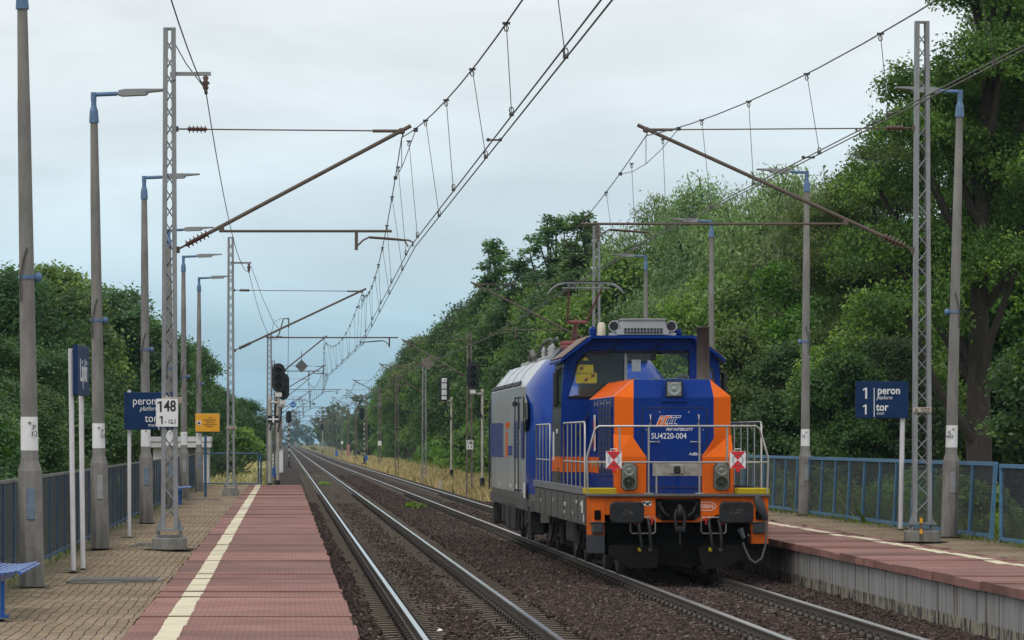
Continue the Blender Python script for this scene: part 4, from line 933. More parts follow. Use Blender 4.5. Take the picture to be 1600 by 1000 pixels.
M['l_orange'] = dirty('loco_orange_paint', (.74, .132, .007), coat=.04, amt=.15)
M['l_grey'] = dirty('loco_dark_grey_frame', (.11, .113, .113), .6, 0, .75, (.19, .16, .12), 3.5, (1, 1.4, .3))
M['l_dgrey'] = dirty('loco_slate_grey', (.045, .052, .065), .45, .1, .3)
M['l_black'] = mat('loco_underframe_black', (.003, .003, .003), .9, 0, vs=4, col2=(.008, .007, .006), spec=.1)
M['l_rail'] = mat('brushed_stainless', (.46, .45, .43), .34, .85, var=.2, vs=6)
M['l_yellow'] = dirty('step_yellow', (.58, .45, .02), .6, 0, .4, vs=6)
M['l_silver'] = dirty('loco_silver_paint', (.375, .405, .43), .35, .3, .3, (.22, .20, .16), 1.0, (1, .8, .25))
M['l_silver2'] = dirty('loco_lower_grey', (.215, .22, .215), .5, .1, .55, (.14, .115, .08), 1.6, (1, .8, .5))
M['guard'] = mat('dusty_guard_plate', (.007, .0068, .0065), .8, 0, vs=5, col2=(.015, .013, .011), spec=.15)
M['bogie'] = mat('dusty_bogie', (.008, .0075, .007), .75, .1, var=.3, vs=5, col2=(.036, .030, .024), lo=.4, hi=.75)
M['cable_grey'] = mat('grey_cable', (.10, .11, .115), .5)
M['l_brown'] = mat('sooty_exhaust', (.115, .095, .082), .75, .2, var=.5, vs=3, stretch=(1, 1, .4))
M['l_rubber'] = mat('black_rubber', (.015, .015, .016), .55)
M['l_buffer'] = mat('greasy_buffer_face', (.022, .023, .025), .55, .1, vs=6, col2=(.009, .009, .010), spec=.3)
M['l_roof'] = dirty('roof_grey', (.40, .41, .41), .6, 0, .4)
M['l_brownroof'] = dirty('sun_faded_roof_edge', (.22, .17, .15), .7, 0, .4)
M['panto_red'] = mat('pantograph_red', (.24, .07, .065), .55, .2, var=.3)
M['red'] = mat('red_reflector', (.60, .012, .02), .4)
M['beige'] = mat('cream_plastic', (.62, .56, .42), .5)
M['cab_in'] = mat('cab_interior_grey', (.23, .235, .23), .7)
M['cab_ceil'] = mat('cab_ceiling_pale', (.55, .57, .57), .7)
M['alu'] = mat('brushed_plate', (.42, .41, .39), .5, .3, var=.35, vs=7, col2=(.25, .22, .18))
M['yellow_paper'] = mat('yellow_notice', (.78, .66, .015), .6)
M['chrome'] = mat('lamp_reflector', (.66, .65, .60), .42, .6)
def glass(name, tint, refl=.9):
    m, t, b = new_tree(name); NN = nodes_of(t); L = t.links.new; t.nodes.remove(b); o = t.nodes['Material Output']
    tr = NN('ShaderNodeBsdfTransparent'); tr.inputs[0].default_value = (*tint, 1); gl = NN('ShaderNodeBsdfGlossy'); gl.inputs['Roughness'].default_value = .02; gl.inputs[0].default_value = (refl, refl, refl, 1)
    fr = NN('ShaderNodeFresnel'); fr.inputs[0].default_value = 1.5; mu = NN('ShaderNodeMath', operation='MULTIPLY'); mu.inputs[1].default_value = .8; L(fr.outputs[0], mu.inputs[0])
    mx_ = NN('ShaderNodeMixShader'); L(mu.outputs[0], mx_.inputs[0]); L(tr.outputs[0], mx_.inputs[1]); L(gl.outputs[0], mx_.inputs[2]); L(mx_.outputs[0], o.inputs[0])
    return m
M['glass'] = glass('cab_glass', (.90, .93, .91)); M['lampglass'] = glass('lamp_glass', (.9, .92, .92), 1.0); M['dark_glass'] = mat('dark_tinted_glass', (.02, .028, .026), .05, 0, coat=.5)
LY = 60.9
def lp(u, v, yl):
    Y = LY+yl; return ((u-VU)*Y/F-6.34+.0022*yl, H-(v-VV)*Y/F)
loco = thing('shunting_locomotive', 'blue and orange shunting locomotive with front railings, coupled ahead of the silver one', 'locomotive', (6.34, LY, 0), 'locomotives coupled on the right track', rz=.0022, local=True)
def part(mb, name, m_, parent=None): return mb.build(name, m_, parent or loco)
# frame, deck, sills
LB = 12.5
q = MB(); q.box((0, LB/2, 1.08), (2.3, LB-.3, .44)); part(q, 'main_frame', M['l_black'])
q = MB(); q.box((0, LB/2, 1.335), (2.92, LB, .035), b=.006); part(q, 'deck', M['l_grey'])
for sg in (-1, 1):
    q = MB(); n = 8; x = sg*1.44; L_ = (LB-.5)/n
    for i in range(n):
        y0 = .3+i*L_; zb = .84
        q.box((x, y0+L_/2, (1.315+zb)/2), (.05, L_-.015, 1.315-zb), b=.006); q.box((x+sg*.03, y0+.02, (1.3+zb)/2), (.03, .04, 1.3-zb))
    side = part(q, 'side_sill', M['l_grey'])
    if sg < 0:
        for (yc, zc, tx, sz) in ((1.0, 1.17, '850kN', .07), (1.9, 1.2, 'SU4220', .075), (4.4, 1.12, 'PL-PKPIC', .10), (4.5, .98, '92 51', .09), (7.2, 1.15, '60 t', .08), (2.7, 1.0, 'R+E', .07), (10.4, 1.1, 'D 12', .08)):
            letter(tx, sz, (x-.047, yc, zc), M['plate_white'], side, face='left')
        q = MB(); q.box((x-.03, .95, 1.13), (.012, .22, .20)); q.box((x-.03, .62, .75+.2), (.012, .12, .12)); part(q, 'data_plate', M['plate_white'], side)
    q = MB()
    for i in range(5): q.box((sg*1.475, (LB+.55)/2+.2, 1.35+i*.025), (.018, LB-.9, .016))
    q.box((sg*1.46, (LB+.55)/2+.2, 1.40), (.02, LB-.9, .12)); part(q, 'step_grating', M['galv'])
    q = MB(); q.box((sg*1.235, .36, 1.40), (.50, .62, .095), b=.008)
    for i in range(6): q.box((sg*1.235, .05, 1.365+i*.014), (.49, .012, .006))
    part(q, 'yellow_step', M['l_yellow'])
# headstock
q = MB(); q.prism([(-1.2, 1.315), (-1.2, 1.02), (-.62, 1.02), (-.52, .96), (-.33, .90), (.33, .90), (.52, .96), (.62, 1.02), (1.2, 1.02), (1.2, 1.315)], .0, .1); hs = part(q, 'headstock', M['l_orange'])
q = MB(); q.box((0, .2, 1.0), (2.4, .1, .6)); part(q, 'headstock_back', M['l_black'])
q = MB(); q.box((0, -.02, 1.335), (2.98, .14, .045), b=.008); part(q, 'deck_edge', M['l_grey'])
for sg in (-1, 1):
    q = MB(); zb = .70 if sg < 0 else .555
    q.prism([(sg*1.455, 1.312), (sg*1.455, zb), (sg*1.185, zb), (sg*1.185, 1.312)][::-sg], -.02, .26); cb_ = part(q, 'corner_post', M['l_orange'])
    if sg < 0: q = MB(); q.box((sg*1.32, .10, .545), (.275, .30, .30), b=.01); part(q, 'corner_step', M['l_dgrey'])
    q = MB(); q.box((sg*1.30, -.035, .80), (.20, .06, .17), b=.02); q.box((sg*1.30, -.05, .90), (.25, .07, .016)); lm = part(q, 'marker_lamp', M['l_grey'], cb_)
    q = MB(); q.box((sg*1.30, -.072, .795), (.16, .02, .13), b=.008); part(q, 'lens', M['l_dgrey'], lm)
    q = MB(); q.box((sg*1.30, -.035, 1.02), (.10, .04, .15), b=.01); part(q, 'socket', M['l_black'], cb_)
letter('850kN', .085, (.455, -.004, 1.155), M['plate_white'], hs)
q = MB(); pts = [(.455+.125*math.cos(a)*1.0+(.03 if math.cos(a) > 0 else -.03), -.004, 1.155+.068*math.sin(a)) for a in [2*math.pi*i/24 for i in range(24)]]; q.path(pts, .006, n=4, closed=True); part(q, 'oval_ring', M['plate_white'], hs)
q = MB(); q.box((-.50, -.004, 1.205), (.145, .006, .075)); st = part(q, 'sticker', M['plate_white'], hs); q = MB()
for i, (dx, dz, w_, h_) in enumerate(((-.045, .01, .04, .035), (.01, -.01, .05, .04), (.05, .012, .03, .03))): q.box((-.50+dx, -.009, 1.205+dz), (w_, .004, h_))
part(q, 'print', M['black'], st)
# buffers
for sg in (-1, 1):
    q = MB(); x = sg*.875; zc = 1.065
    rr = .075; hw, hh = .275, .172; pl_ = []
    for cx, cz, a0 in ((hw-rr, hh-rr, 0), (-hw+rr, hh-rr, 90), (-hw+rr, -hh+rr, 180), (hw-rr, -hh+rr, 270)):
        for i in range(5): a = math.radians(a0+90*i/4); pl_.append((x+cx+rr*math.cos(a), zc+cz+rr*math.sin(a)))
    q.prism(pl_, -.585, -.55); inn = [(x+(a-x)*.93, zc+(b_-zc)*.9) for a, b_ in pl_]
    vs = [(a, -.585, b_) for a, b_ in pl_]+[(a, -.600, b_) for a, b_ in inn]; k = len(pl_); q.add(vs, [(i, (i+1) % k, k+(i+1) % k, k+i)[::-1] for i in range(k)], 0, True); q.add(vs, [tuple(range(k, 2*k))[::-1]])
    bf = part(q, 'buffer', M['l_buffer'])
    q = MB()
    for i in range(9): a_ = random.uniform(-.09, .09); b_ = random.uniform(-.05, .07); q.box((x+a_, -.6005, zc+b_), (random.uniform(.008, .05), .002, random.uniform(.006, .02)), ry=random.uniform(-.8, .8))
    part(q, 'chalk_marks', M['l_grey'], bf)
    q = MB(); q.tube((x, -.56, zc), (x, -.28, zc), .10, n=16); q.tube((x, -.32, zc), (x, .02, zc), .135, n=16); q.box((x, .0, zc), (.36, .05, .34), b=.02); part(q, 'buffer_stem', M['l_black'], bf)
# draw gear
q = MB(); q.prism([(-.36, 1.28), (-.36, 1.0), (-.25, .93), (.25, .93), (.36, 1.0), (.36, 1.28)], -.03, .0); q.box((0, -.05, 1.255), (.56, .10, .05)); dg_ = part(q, 'coupler_pocket', M['l_black'])
q = MB(); q.prism([(-.05, 1.12), (-.05, .98), (.05, .98), (.05, 1.12)], -.26, 0); q.path([(0, -.20, 1.0), (0, -.30, .98), (0, -.36, 1.04), (0, -.34, 1.14), (0, -.26, 1.17)], [.05, .055, .05, .042, .03], n=8)
for sx in (-1, 1): q.path([(sx*.28, -.03, 1.16), (sx*.24, -.08, 1.06), (sx*.16, -.09, 1.0)], .024, n=6); q.tube((sx*.30, -.05, 1.2), (sx*.30, -.03, 1.2), .03, n=8); q.tube((sx*.30, -.05, 1.0), (sx*.30, -.03, 1.0), .03, n=8)
hk = part(q, 'draw_hook', M['l_buffer'], dg_)
q = MB()
for sx in (-1, 1): q.path([(sx*.045, -.26, 1.10), (sx*.075, -.30, .98), (sx*.07, -.32, .86), (sx*.05, -.32, .79)], .030, n=8)
q.box((0, -.32, .79), (.17, .08, .09), b=.02); q.tube((0, -.32, .86), (0, -.32, .54), .018, n=8); q.tube((0, -.36, .80), (0, -.28, .80), .03, n=10); part(q, 'screw_coupling', M['l_buffer'], dg_)
# brake hoses with red cocks, hose frames
for sg in (-1, 1):
    for dx in (-.08, .09):
        x = sg*.57+dx; q = MB(); q.path([(x, -.02, .93), (x, -.10, .90), (x+.01, -.14, .80), (x+.035*(1 if dx < 0 else .6), -.17, .62), (x+.05*(1 if dx < 0 else .6), -.15, .50), (x+.02, -.12, .45)], .028, n=8); q.box((x, -.04, .92), (.075, .08, .07), b=.015); hz_ = part(q, 'brake_hose', M['l_rubber'])
        q = MB(); q.box((x+(.05 if dx > 0 else -.05), -.1, .93), (.018, .03, .13)); part(q, 'red_cock', M['red'], hz_)
        q = MB(); q.lathe((x+.02, -.13, .46), [(.032, -.02), (.036, 0), (.03, .03)], (0, -.4, 1), n=8); part(q, 'coupling_head', M['rust'] if dx > 0 else M['l_yellow'], hz_)
    q = MB(); a, c, d, e = sg*.57-.20, sg*.57+.20, .72, .98; q.path([(a+.03, -.05, e), (a, -.05, e-.03), (a, -.05, d+.03), (a+.03, -.05, d), (c-.03, -.05, d), (c, -.05, d+.03), (c, -.05, e-.03), (c-.03, -.05, e)], .012, n=6, closed=True); part(q, 'hose_bracket', M['l_rail'])
# ploughs
for sg, poly in ((-1, [(230,755),(231,802),(372,898),(560,895),(582,868),(584,770),(540,735),(240,735)]), (1, [(868,770),(885,860),(925,905),(1100,882),(1196,802),(1196,735),(900,735)])):
    pp = [lp(900+a/4.547, 690+b_/4.547, -.1) for a, b_ in poly]; q = MB(); q.prism(pp, -.12, -.08); part(q, 'rail_guard', M['guard'])
q = MB(); q.box((0, .1, .30), (1.6, .05, .2)); q.box((0, .25, .62), (2.3, .06, .5)); part(q, 'guard_beam', M['l_black'])
# jumper cable on the right corner
q = MB(); q.path([(1.26, -.05, 1.30), (1.30, -.09, 1.2), (1.36, -.1, 1.05), (1.42, -.09, .93)], [.06, .085, .075, .03], n=10); jp = part(q, 'jumper_plug_cover', M['l_dgrey'])
q = MB(); cl_ = [(1350,560),(1356,640),(1345,740),(1320,830),(1275,862),(1235,835),(1205,770),(1185,715)]; q.path([(lp(900+a/4.547, 690+b_/4.547, -.12)[0], -.12, lp(900+a/4.547, 690+b_/4.547, -.12)[1]) for a, b_ in cl_], .019, n=8); q.tube((.99, -.1, .80), (1.05, -.12, .64), .05, n=10, r2=.03); part(q, 'jumper_cable', M['cable_grey'])
# bogies
for yb in (3.1, 9.5):
    q = MB()
    for sg in (-1, 1):
        x = sg*1.05; q.box((x, yb, .62), (.14, 3.5, .16), b=.02); q.box((x+sg*.05, yb, .72), (.2, .7, .2), b=.02)
        for yw in (-1.2, 1.2):
            q.box((x+sg*.06, yb+yw, .52), (.22, .36, .34), b=.03); q.tube((x+sg*.17, yb+yw, .52), (x+sg*.22, yb+yw, .52), .13, n=14)
            for dy in (-.3, .3):
                for k in range(5): q.tube((x+sg*.06, yb+yw+dy, .58+k*.06), (x+sg*.06, yb+yw+dy, .61+k*.06), .085, n=10)
        q.tube((x+sg*.1, yb-1.7, .85), (x+sg*.1, yb-1.55, .30), .035, n=8); q.tube((x+sg*.08, yb+.0, .9), (x+sg*.08, yb+.4, .5), .05, n=8); q.tube((x+sg*.12, yb-.5, .45), (x+sg*.12, yb+.5, .45), .03, n=8)
        q.box((x+sg*.1, yb-1.75, .55), (.1, .1, .5)); q.tube((x+sg*.2, yb-1.6, .35), (x+sg*.2, yb-1.6, .7), .06, n=8); q.lathe((x+sg*.12, yb+.25, .75), [(.05,-.25),(.14,-.2),(.14,.2),(.05,.25)], (0,1,0), n=12)
    q.box((0, yb, .62), (2.0, 1.0, .3)); bg_ = part(q, 'bogie', M['bogie'])
    for yw in (-1.2, 1.2):
        w_ = MB()
        for sg in (-1, 1): w_.lathe((sg*.753, yb+yw, .5), [(.10, -.06*sg), (.47, -.05*sg), (.53, -.045*sg), (.535, -.02*sg), (.505, -.015*sg), (.50, .06*sg), (.42, .065*sg), (.12, .07*sg)][::sg], (1, 0, 0), n=28)
        w_.tube((-.75, yb+yw, .5), (.75, yb+yw, .5), .09, n=10); part(w_, 'wheelset', M['rail_side'], bg_)
    for sg in (-1, 1):
        q = MB(); q.path([(sg*1.22, yb-1.75, .95), (sg*1.25, yb-1.75, .78), (sg*1.28, yb-1.3, .78), (sg*1.28, yb-1.3, .45)], .022, n=6); q.path([(sg*1.28, yb+.2, 1.0), (sg*1.3, yb+.2, .5), (sg*1.3, yb+.9, .32), (sg*1.28, yb+1.3, .45), (sg*1.26, yb+1.3, .9)], .03, n=6); part(q, 'sand_pipe', M['l_buffer'], bg_)
q = MB(); q.box((0, 6.3, .65), (2.5, 2.0, .5), b=.05); part(q, 'fuel_tank', M['l_dgrey'])

# hood: blue body with orange corner panels
HY, HB, zt, zc_, zb = .65, 5.8, 3.22, 2.94, 1.355      # front, back, crown, chamfer, floor
wi, wo = .655, .955                                     # flat front half width, full half width
hood = MB()
fi, fo = HY, HY+.20
P_ = lambda x, y, z: (x, y, z)
A = {}
def hv(x, y, z): hood.v.append((x, y, z)); return len(hood.v)-1
def hf(vs, m_): hood.f.append(vs); hood.m.append(m_); hood.s.append(False)
tfy, tfo = HY+.30, HY+.38
fl, frr = [hv(-wi, fi, zb), hv(-wi, fi, zc_-.02), hv(-wi+.03, tfy, zt)], [hv(wi, fi, zb), hv(wi, fi, zc_-.02), hv(wi-.03, tfy, zt)]
ol, orr = [hv(-wo, fo, zb), hv(-wo, fo, zc_)], [hv(wo, fo, zb), hv(wo, fo, zc_)]
bl, br_ = [hv(-wo, HB, zb), hv(-wo, HB, zc_), hv(-wi+.03, HB, zt)], [hv(wo, HB, zb), hv(wo, HB, zc_), hv(wi-.03, HB, zt)]
hf([fl[0], frr[0], frr[1], fl[1]], 0); hf([fl[1], frr[1], frr[2], fl[2]], 0); hf([fl[2], frr[2], br_[2], bl[2]], 0)
hf([ol[0], fl[0], fl[1], ol[1]], 1); hf([ol[1], fl[1], fl[2]], 1); hf([frr[0], orr[0], orr[1], frr[1]], 1); hf([frr[1], orr[1], frr[2]], 1)
hf([bl[0], ol[0], ol[1], bl[1]], 0); hf([ol[1], fl[2], bl[2], bl[1]], 1); hf([orr[0], br_[0], br_[1], orr[1]], 0); hf([frr[2], orr[1], br_[1], br_[2]], 1)
hf([br_[0], bl[0], bl[1], bl[2], br_[2], br_[1]], 0)
hd = part(hood, 'hood', [M['l_blue'], M['l_orange']])
bv = hd.modifiers.new('bevel', 'BEVEL'); bv.width = .012; bv.segments = 2; bv.limit_method = 'ANGLE'; bv.angle_limit = .3
# orange headlight housings low on each corner
for sg in (-1, 1):
    q = MB(); y0, y1 = HY-.11, HY+.22; xi, xo_ = .455, .965
    pb = [(sg*xi, y0, zb), (sg*xo_, y0, zb), (sg*xo_, y0, 1.95), (sg*xi, y0, 1.95), (sg*wi, fi-.005, 2.22), (sg*(wi+.02), fi+.0, 2.30), (sg*xo_, fo, 2.32), (sg*xo_, y1, zb), (sg*xi, fi, zb), (sg*(xi), fi-.002, 1.97)]
    F_ = [(0, 1, 2, 3), (3, 2, 6, 5), (3, 5, 4, 9), (1, 7, 6, 2), (0, 3, 9, 8)]
    q.add(pb, [f if sg > 0 else f[::-1] for f in F_]); hb_ = part(q, 'headlight_housing', M['l_orange'])
    bv = hb_.modifiers.new('bevel', 'BEVEL'); bv.width = .012; bv.segments = 2; bv.limit_method = 'ANGLE'
    cx, cz = lp(983 if sg < 0 else 1127.5, 744.5, HY-.12); yf = y0
    def octo(hw, hh, c): return [(cx-hw, cz-hh+c), (cx-hw+c, cz-hh), (cx+hw-c, cz-hh), (cx+hw, cz-hh+c), (cx+hw, cz+hh-c), (cx+hw-c, cz+hh), (cx-hw+c, cz+hh), (cx-hw, cz+hh-c)]
    q = MB(); q.prism(octo(.133, .228, .06), yf-.018, yf); hl = part(q, 'headlight', M['l_rubber'])
    q = MB(); q.prism(octo(.120, .214, .055), yf-.021, yf-.018); part(q, 'lamp_backing', M['alu'], hl)
    for dz, m_, r in ((.10, M['chrome'], .092), (-.10, M['lens'], .098)):
        q = MB(); q.lathe((cx, yf-.022, cz+dz), [(r, 0), (r, .018), (r*.9, .022), (r*.8, .012), (r*.45, .002), (r*.35, .016), (r*.12, .02)], (0, -1, 0), n=24); part(q, 'lamp', m_, hl)
    q = MB(); q.prism(octo(.124, .219, .057), yf-.050, yf-.046); part(q, 'cover_glass', M['lampglass'], hl)
# top headlight in its blue fairing
cx, cz = lp(1053, 608, HY); q = MB(); q.prism([(cx-.215, zc_-.10), (cx-.14, zt-.0), (cx+.14, zt-.0), (cx+.215, zc_-.10)], HY-.03, HY+.32); fa = part(q, 'lamp_fairing', M['l_blue'], hd)
bv = fa.modifiers.new('bevel', 'BEVEL'); bv.width = .012; bv.segments = 2
q = MB(); q.box((cx, HY-.035, cz), (.275, .03, .275), b=.012); tl = part(q, 'top_headlight', M['l_rubber'])
q = MB(); q.box((cx, HY-.052, cz), (.225, .01, .225), b=.004); part(q, 'lamp_backing', M['alu'], tl)
q = MB(); q.lathe((cx, HY-.057, cz), [(.108, 0), (.108, .012), (.095, .014), (.07, .004), (.04, .0), (.032, .014), (.01, .02)], (0, -1, 0), n=24); part(q, 'lamp', M['chrome'], tl)
q = MB(); q.box((cx, HY-.078, cz), (.232, .004, .232)); part(q, 'cover_glass', M['lampglass'], tl)
# front door panel and what is on it
x0, z1 = lp(1003.5, 637.5, HY); x1, z0 = lp(1104.5, 762, HY); yd = HY
q = MB(); r = .05; ring = []
for cx_, cz_, a0 in ((x1-r, z1-r, 0), (x0+r, z1-r, 90), (x0+r, z0+r, 180), (x1-r, z0+r, 270)):
    for i in range(5): a = math.radians(a0+22.5*i); ring.append((cx_+r*math.cos(a), yd-.003, cz_+r*math.sin(a)))
q.path(ring, .009, n=5, closed=True); part(q, 'door_gasket', M['l_rubber'])
q = MB(); q.prism([(a, c) for a, _, c in ring], yd-.006, yd+.001); dr_ = part(q, 'front_door', M['l_blue'])
for (u, va, ub, vb) in ((1016, 649, 1016, 662), (1091.5, 649, 1091.5, 662), (1016, 690.3, 1029, 690.3), (1080, 690.3, 1093.5, 690.3)):
    a, c = lp(u, va, HY), lp(ub, vb, HY); q = MB(); q.path([(a[0], yd-.01, a[1]), (a[0], yd-.055, a[1]), (c[0], yd-.055, c[1]), (c[0], yd-.01, c[1])], .010, n=6)
    for e in (a, c): q.tube((e[0], yd-.016, e[1]), (e[0], yd-.006, e[1]), .02, n=8)
    part(q, 'door_handle', M['l_rail'], dr_)
q = MB()
for u, v in ((1030.5, 643.7), (1076.5, 643.7), (1009.5, 671.3), (1098.5, 671.3), (1010, 719.5), (1098.5, 719.5)): a = lp(u, v, HY); q.tube((a[0], yd-.016, a[1]), (a[0], yd-.005, a[1]), .014, n=8)
part(q, 'door_bolts', M['alu'], dr_)
def logo(parent, cx, cz, h, yf, X=lambda x: x, orange_only=False):
    "slanted i and three open c shapes: two orange with white edge, then outlines"
    def sl(p): return (cx+X(p[0]+p[1]*.42)*h, cz+p[1]*h)
    def cshape(x, w_=.62, t=.2): return [(x, -.5), (x+w_*.9, -.5), (x+w_*.9, -.5+t*.8), (x+t*1.15, -.5+t*.8), (x+t*1.15, .5-t*.8), (x+w_, .5-t*.8), (x+w_, .5), (x, .5)]
    ish = [[(-1.05, -.5), (-.72, -.5), (-.72, .18), (-1.05, .18)], [(-1.05, .30), (-.72, .30), (-.72, .5), (-1.05, .5)]]
    def grow(p, k):
        mx_, mz_ = sum(a for a, _ in p)/len(p), sum(b_ for _, b_ in p)/len(p); return [(mx_+(a-mx_)*k[0], mz_+(b_-mz_)*k[1]) for a, b_ in p]
    wq, oq, bq = MB(), MB(), MB()
    def coutline(x, e): return [(x-e, -.5-e), (x+.558+e, -.5-e), (x+.558+e, -.34+e), (x+.23+e, -.34+e), (x+.23+e, .34-e), (x+.62+e, .34-e), (x+.62+e, .5+e), (x-e, .5+e)]
    for k, x in enumerate((.44, -.04)):
        y_ = yf-.004*k; wq.prism([sl(a) for a in coutline(x, .045)], y_-.002, yf); bq.prism([sl(a) for a in coutline(x, -.012)], y_-.004, y_-.002)
    y_ = yf-.012; wq.prism([sl(a) for a in coutline(-.52, .055)], y_-.002, yf); oq.prism([sl(a) for a in coutline(-.52, -.005)], y_-.004, y_-.002)
    for p_ in ish: wq.prism([sl(a) for a in grow(p_, (1.35, 1.25))], y_-.002, yf); oq.prism([sl(a) for a in p_], y_-.004, y_-.002)
    wo_ = part(wq, 'logo_edge', M['plate_white'], parent); part(oq, 'logo_orange', M['l_orange'], parent); part(bq, 'logo_blue', M['l_blue'], parent)
a = lp(1047.5, 657.3, HY); logo(dr_, a[0]-.03, a[1], .155, yd-.006)
a = lp(1061, 671.2, HY); letter('PKP INTERCITY', .062, (a[0], yd-.008, a[1]), M['plate_white'], dr_, shear=.3, bold=.0015, sx=1.02)
a = lp(1045, 681.6, HY); letter('SU4220-004', .135, (a[0], yd-.008, a[1]), M['plate_white'], dr_, bold=.0008, sx=.86)
a = lp(1086, 709.5, HY); letter('AdBlue', .066, (a[0], yd-.008, a[1]), M['plate_white'], dr_, bold=.001)
a, c = lp(1077, 695, HY), lp(1095.5, 714, HY); q = MB(); q.path([(a[0], yd-.006, a[1]), (c[0], yd-.006, a[1]), (c[0], yd-.006, c[1]), (a[0], yd-.006, c[1])], .003, n=4, closed=True); part(q, 'filler_flap', M['l_rubber'], dr_)
a, c = lp(1019.5, 743.5, HY), lp(1096.5, 723.5, HY); q = MB(); q.box(((a[0]+c[0])/2, yd-.009, (a[1]+c[1])/2), (c[0]-a[0], .012, c[1]-a[1])); wp = part(q, 'pale_plate', M['alu'], dr_)
a = lp(1057.5, 733, HY); q = MB(); q.box((a[0], yd-.03, a[1]), (.23, .03, .16), b=.01); so2 = part(q, 'socket_frame', M['alu'], wp); q = MB(); q.box((a[0], yd-.055, a[1]-.01), (.11, .04, .12), b=.02); part(q, 'socket', M['l_rubber'], so2)
# orange stripe and grilles on the left and right flank
for sg in (-1, 1):
    x = sg*wo
    q = MB(); q.prism([(fo+.01, 1.66), (HB, 1.66), (HB, 1.93), (fo+.01, 1.93)], x, x+sg*.003, 'x'); part(q, 'side_stripe', M['l_orange'], hd)
    for k in range(4):
        y0 = 1.15+k*.62; q = MB(); q.box((x+sg*.012, y0+.25, 2.20), (.022, .5, 1.15), b=.004); gp = part(q, 'grille', M['l_blue'], hd); q = MB()
        for i in range(15):
            for j in range(2): q.box((x+sg*.024, y0+.13+.24*j, 1.70+i*.075), (.006, .185, .052))
        part(q, 'grille_holes', M['black'], gp)
    q = MB()
    for k in range(3): q.tube((x+sg*.03, 1.2+k*1.2, 2.84), (x+sg*.03, 1.9+k*1.2, 2.84), .007, n=6); q.tube((x+sg*.03, 1.2+k*1.2, 2.80), (x+sg*.03, 1.2+k*1.2, 2.90), .007, n=6); q.tube((x+sg*.03, 1.9+k*1.2, 2.80), (x+sg*.03, 1.9+k*1.2, 2.90), .007, n=6)
    for k in range(5): q.box((x+sg*.03, 1.5+k*.8, 1.82), (.03, .035, .13), b=.008)
    part(q, 'latches', M['alu'], hd)
    q = MB(); yl = 3.9; q.box((x+sg*.03, yl+.35, 2.35), (.006, .34, .62)); lg = part(q, 'flank_logo', M['plate_white'], hd); q = MB(); q.box((x+sg*.036, yl+.43, 2.33), (.006, .13, .50)); part(q, 'flank_logo_orange', M['l_orange'], lg)
# rain ribs on the hood shoulder, little things on the crown
q = MB()
for k in range(6): y = 1.6+k*.72; q.tube((-wo+.012, y, zc_+.02), (-wi+.02, y, zt+.006), .012, n=6); q.tube((wo-.012, y, zc_+.02), (wi-.02, y, zt+.006), .012, n=6)
part(q, 'shoulder_ribs', M['l_orange'], hd)
q = MB()
for x, y in ((-.45, 2.6), (-.12, 2.6), (.2, 2.6)): q.lathe((x, y, zt-.01), [(.14, 0), (.14, .02), (.08, .05), (.02, .055)], n=12)
q.lathe((.42, 3.2, zt), [(.12, 0), (.11, .09), (.05, .12)], n=12); part(q, 'crown_caps', M['l_dgrey'], hd)
ex, _ = lp(1098.5, 590, 2.2); q = MB(); q.box((ex, 2.2, zt+.012), (.36, .3, .03)); q.lathe((ex, 2.2, zt+.02), [(.125, 0), (.105, .03), (.105, .86), (.115, .86), (.115, .88), (.09, .88), (.088, .6)], n=20); q.box((ex-.11, 2.2, zt+.86), (.08, .05, .02)); part(q, 'exhaust_pipe', M['l_brown'])

# cab
CY, CB = 6.05, 8.25
prof = [(-1.43, 1.355), (-1.43, 2.55), (-1.37, 3.62), (-.88, 4.02), (.88, 4.02), (1.37, 3.62), (1.43, 2.55), (1.43, 1.355)]
def wall(y0, y1, back=False):
    w_ = MB()
    A_ = lambda *p: w_.prism(list(p), y0, y1)
    if not back:
        A_((-1.43, 1.355), (1.43, 1.355), (1.43, 2.55), (1.415, 2.98), (-1.415, 2.98), (-1.43, 2.55))
        A_((-1.415, 2.98), (-1.30, 2.98), (-1.13, 3.62), (-.93, 3.80), (-.88, 4.02), (-1.37, 3.62))
        A_((-.93, 3.80), (.93, 3.80), (.88, 4.02), (-.88, 4.02))
        A_((.84, 2.98), (1.00, 2.98), (1.00, 3.80), (.84, 3.80))
        A_((1.33, 2.98), (1.415, 2.98), (1.37, 3.62), (.88, 4.02), (.93, 3.80), (1.0, 3.72), (1.24, 3.50))
    else:
        A_((-1.43, 1.355), (1.43, 1.355), (1.43, 2.55), (1.415, 2.98), (-1.415, 2.98), (-1.43, 2.55))
        A_((-1.415, 2.98), (-1.30, 2.98), (-1.25, 3.55), (-.9, 3.80), (-.88, 4.02), (-1.37, 3.62)); A_((-.9, 3.80), (.9, 3.80), (.88, 4.02), (-.88, 4.02)); A_((1.30, 2.98), (1.415, 2.98), (1.37, 3.62), (.88, 4.02), (.9, 3.80), (1.25, 3.55))
        A_((-.95, 2.98), (-.10, 2.98), (-.10, 3.80), (-.95, 3.80))
    return w_
cw = wall(CY, CY+.06); cab = part(cw, 'cab', M['l_blue'])
cw = wall(CB-.06, CB, True); part(cw, 'cab_back_wall', M['l_blue'], cab)
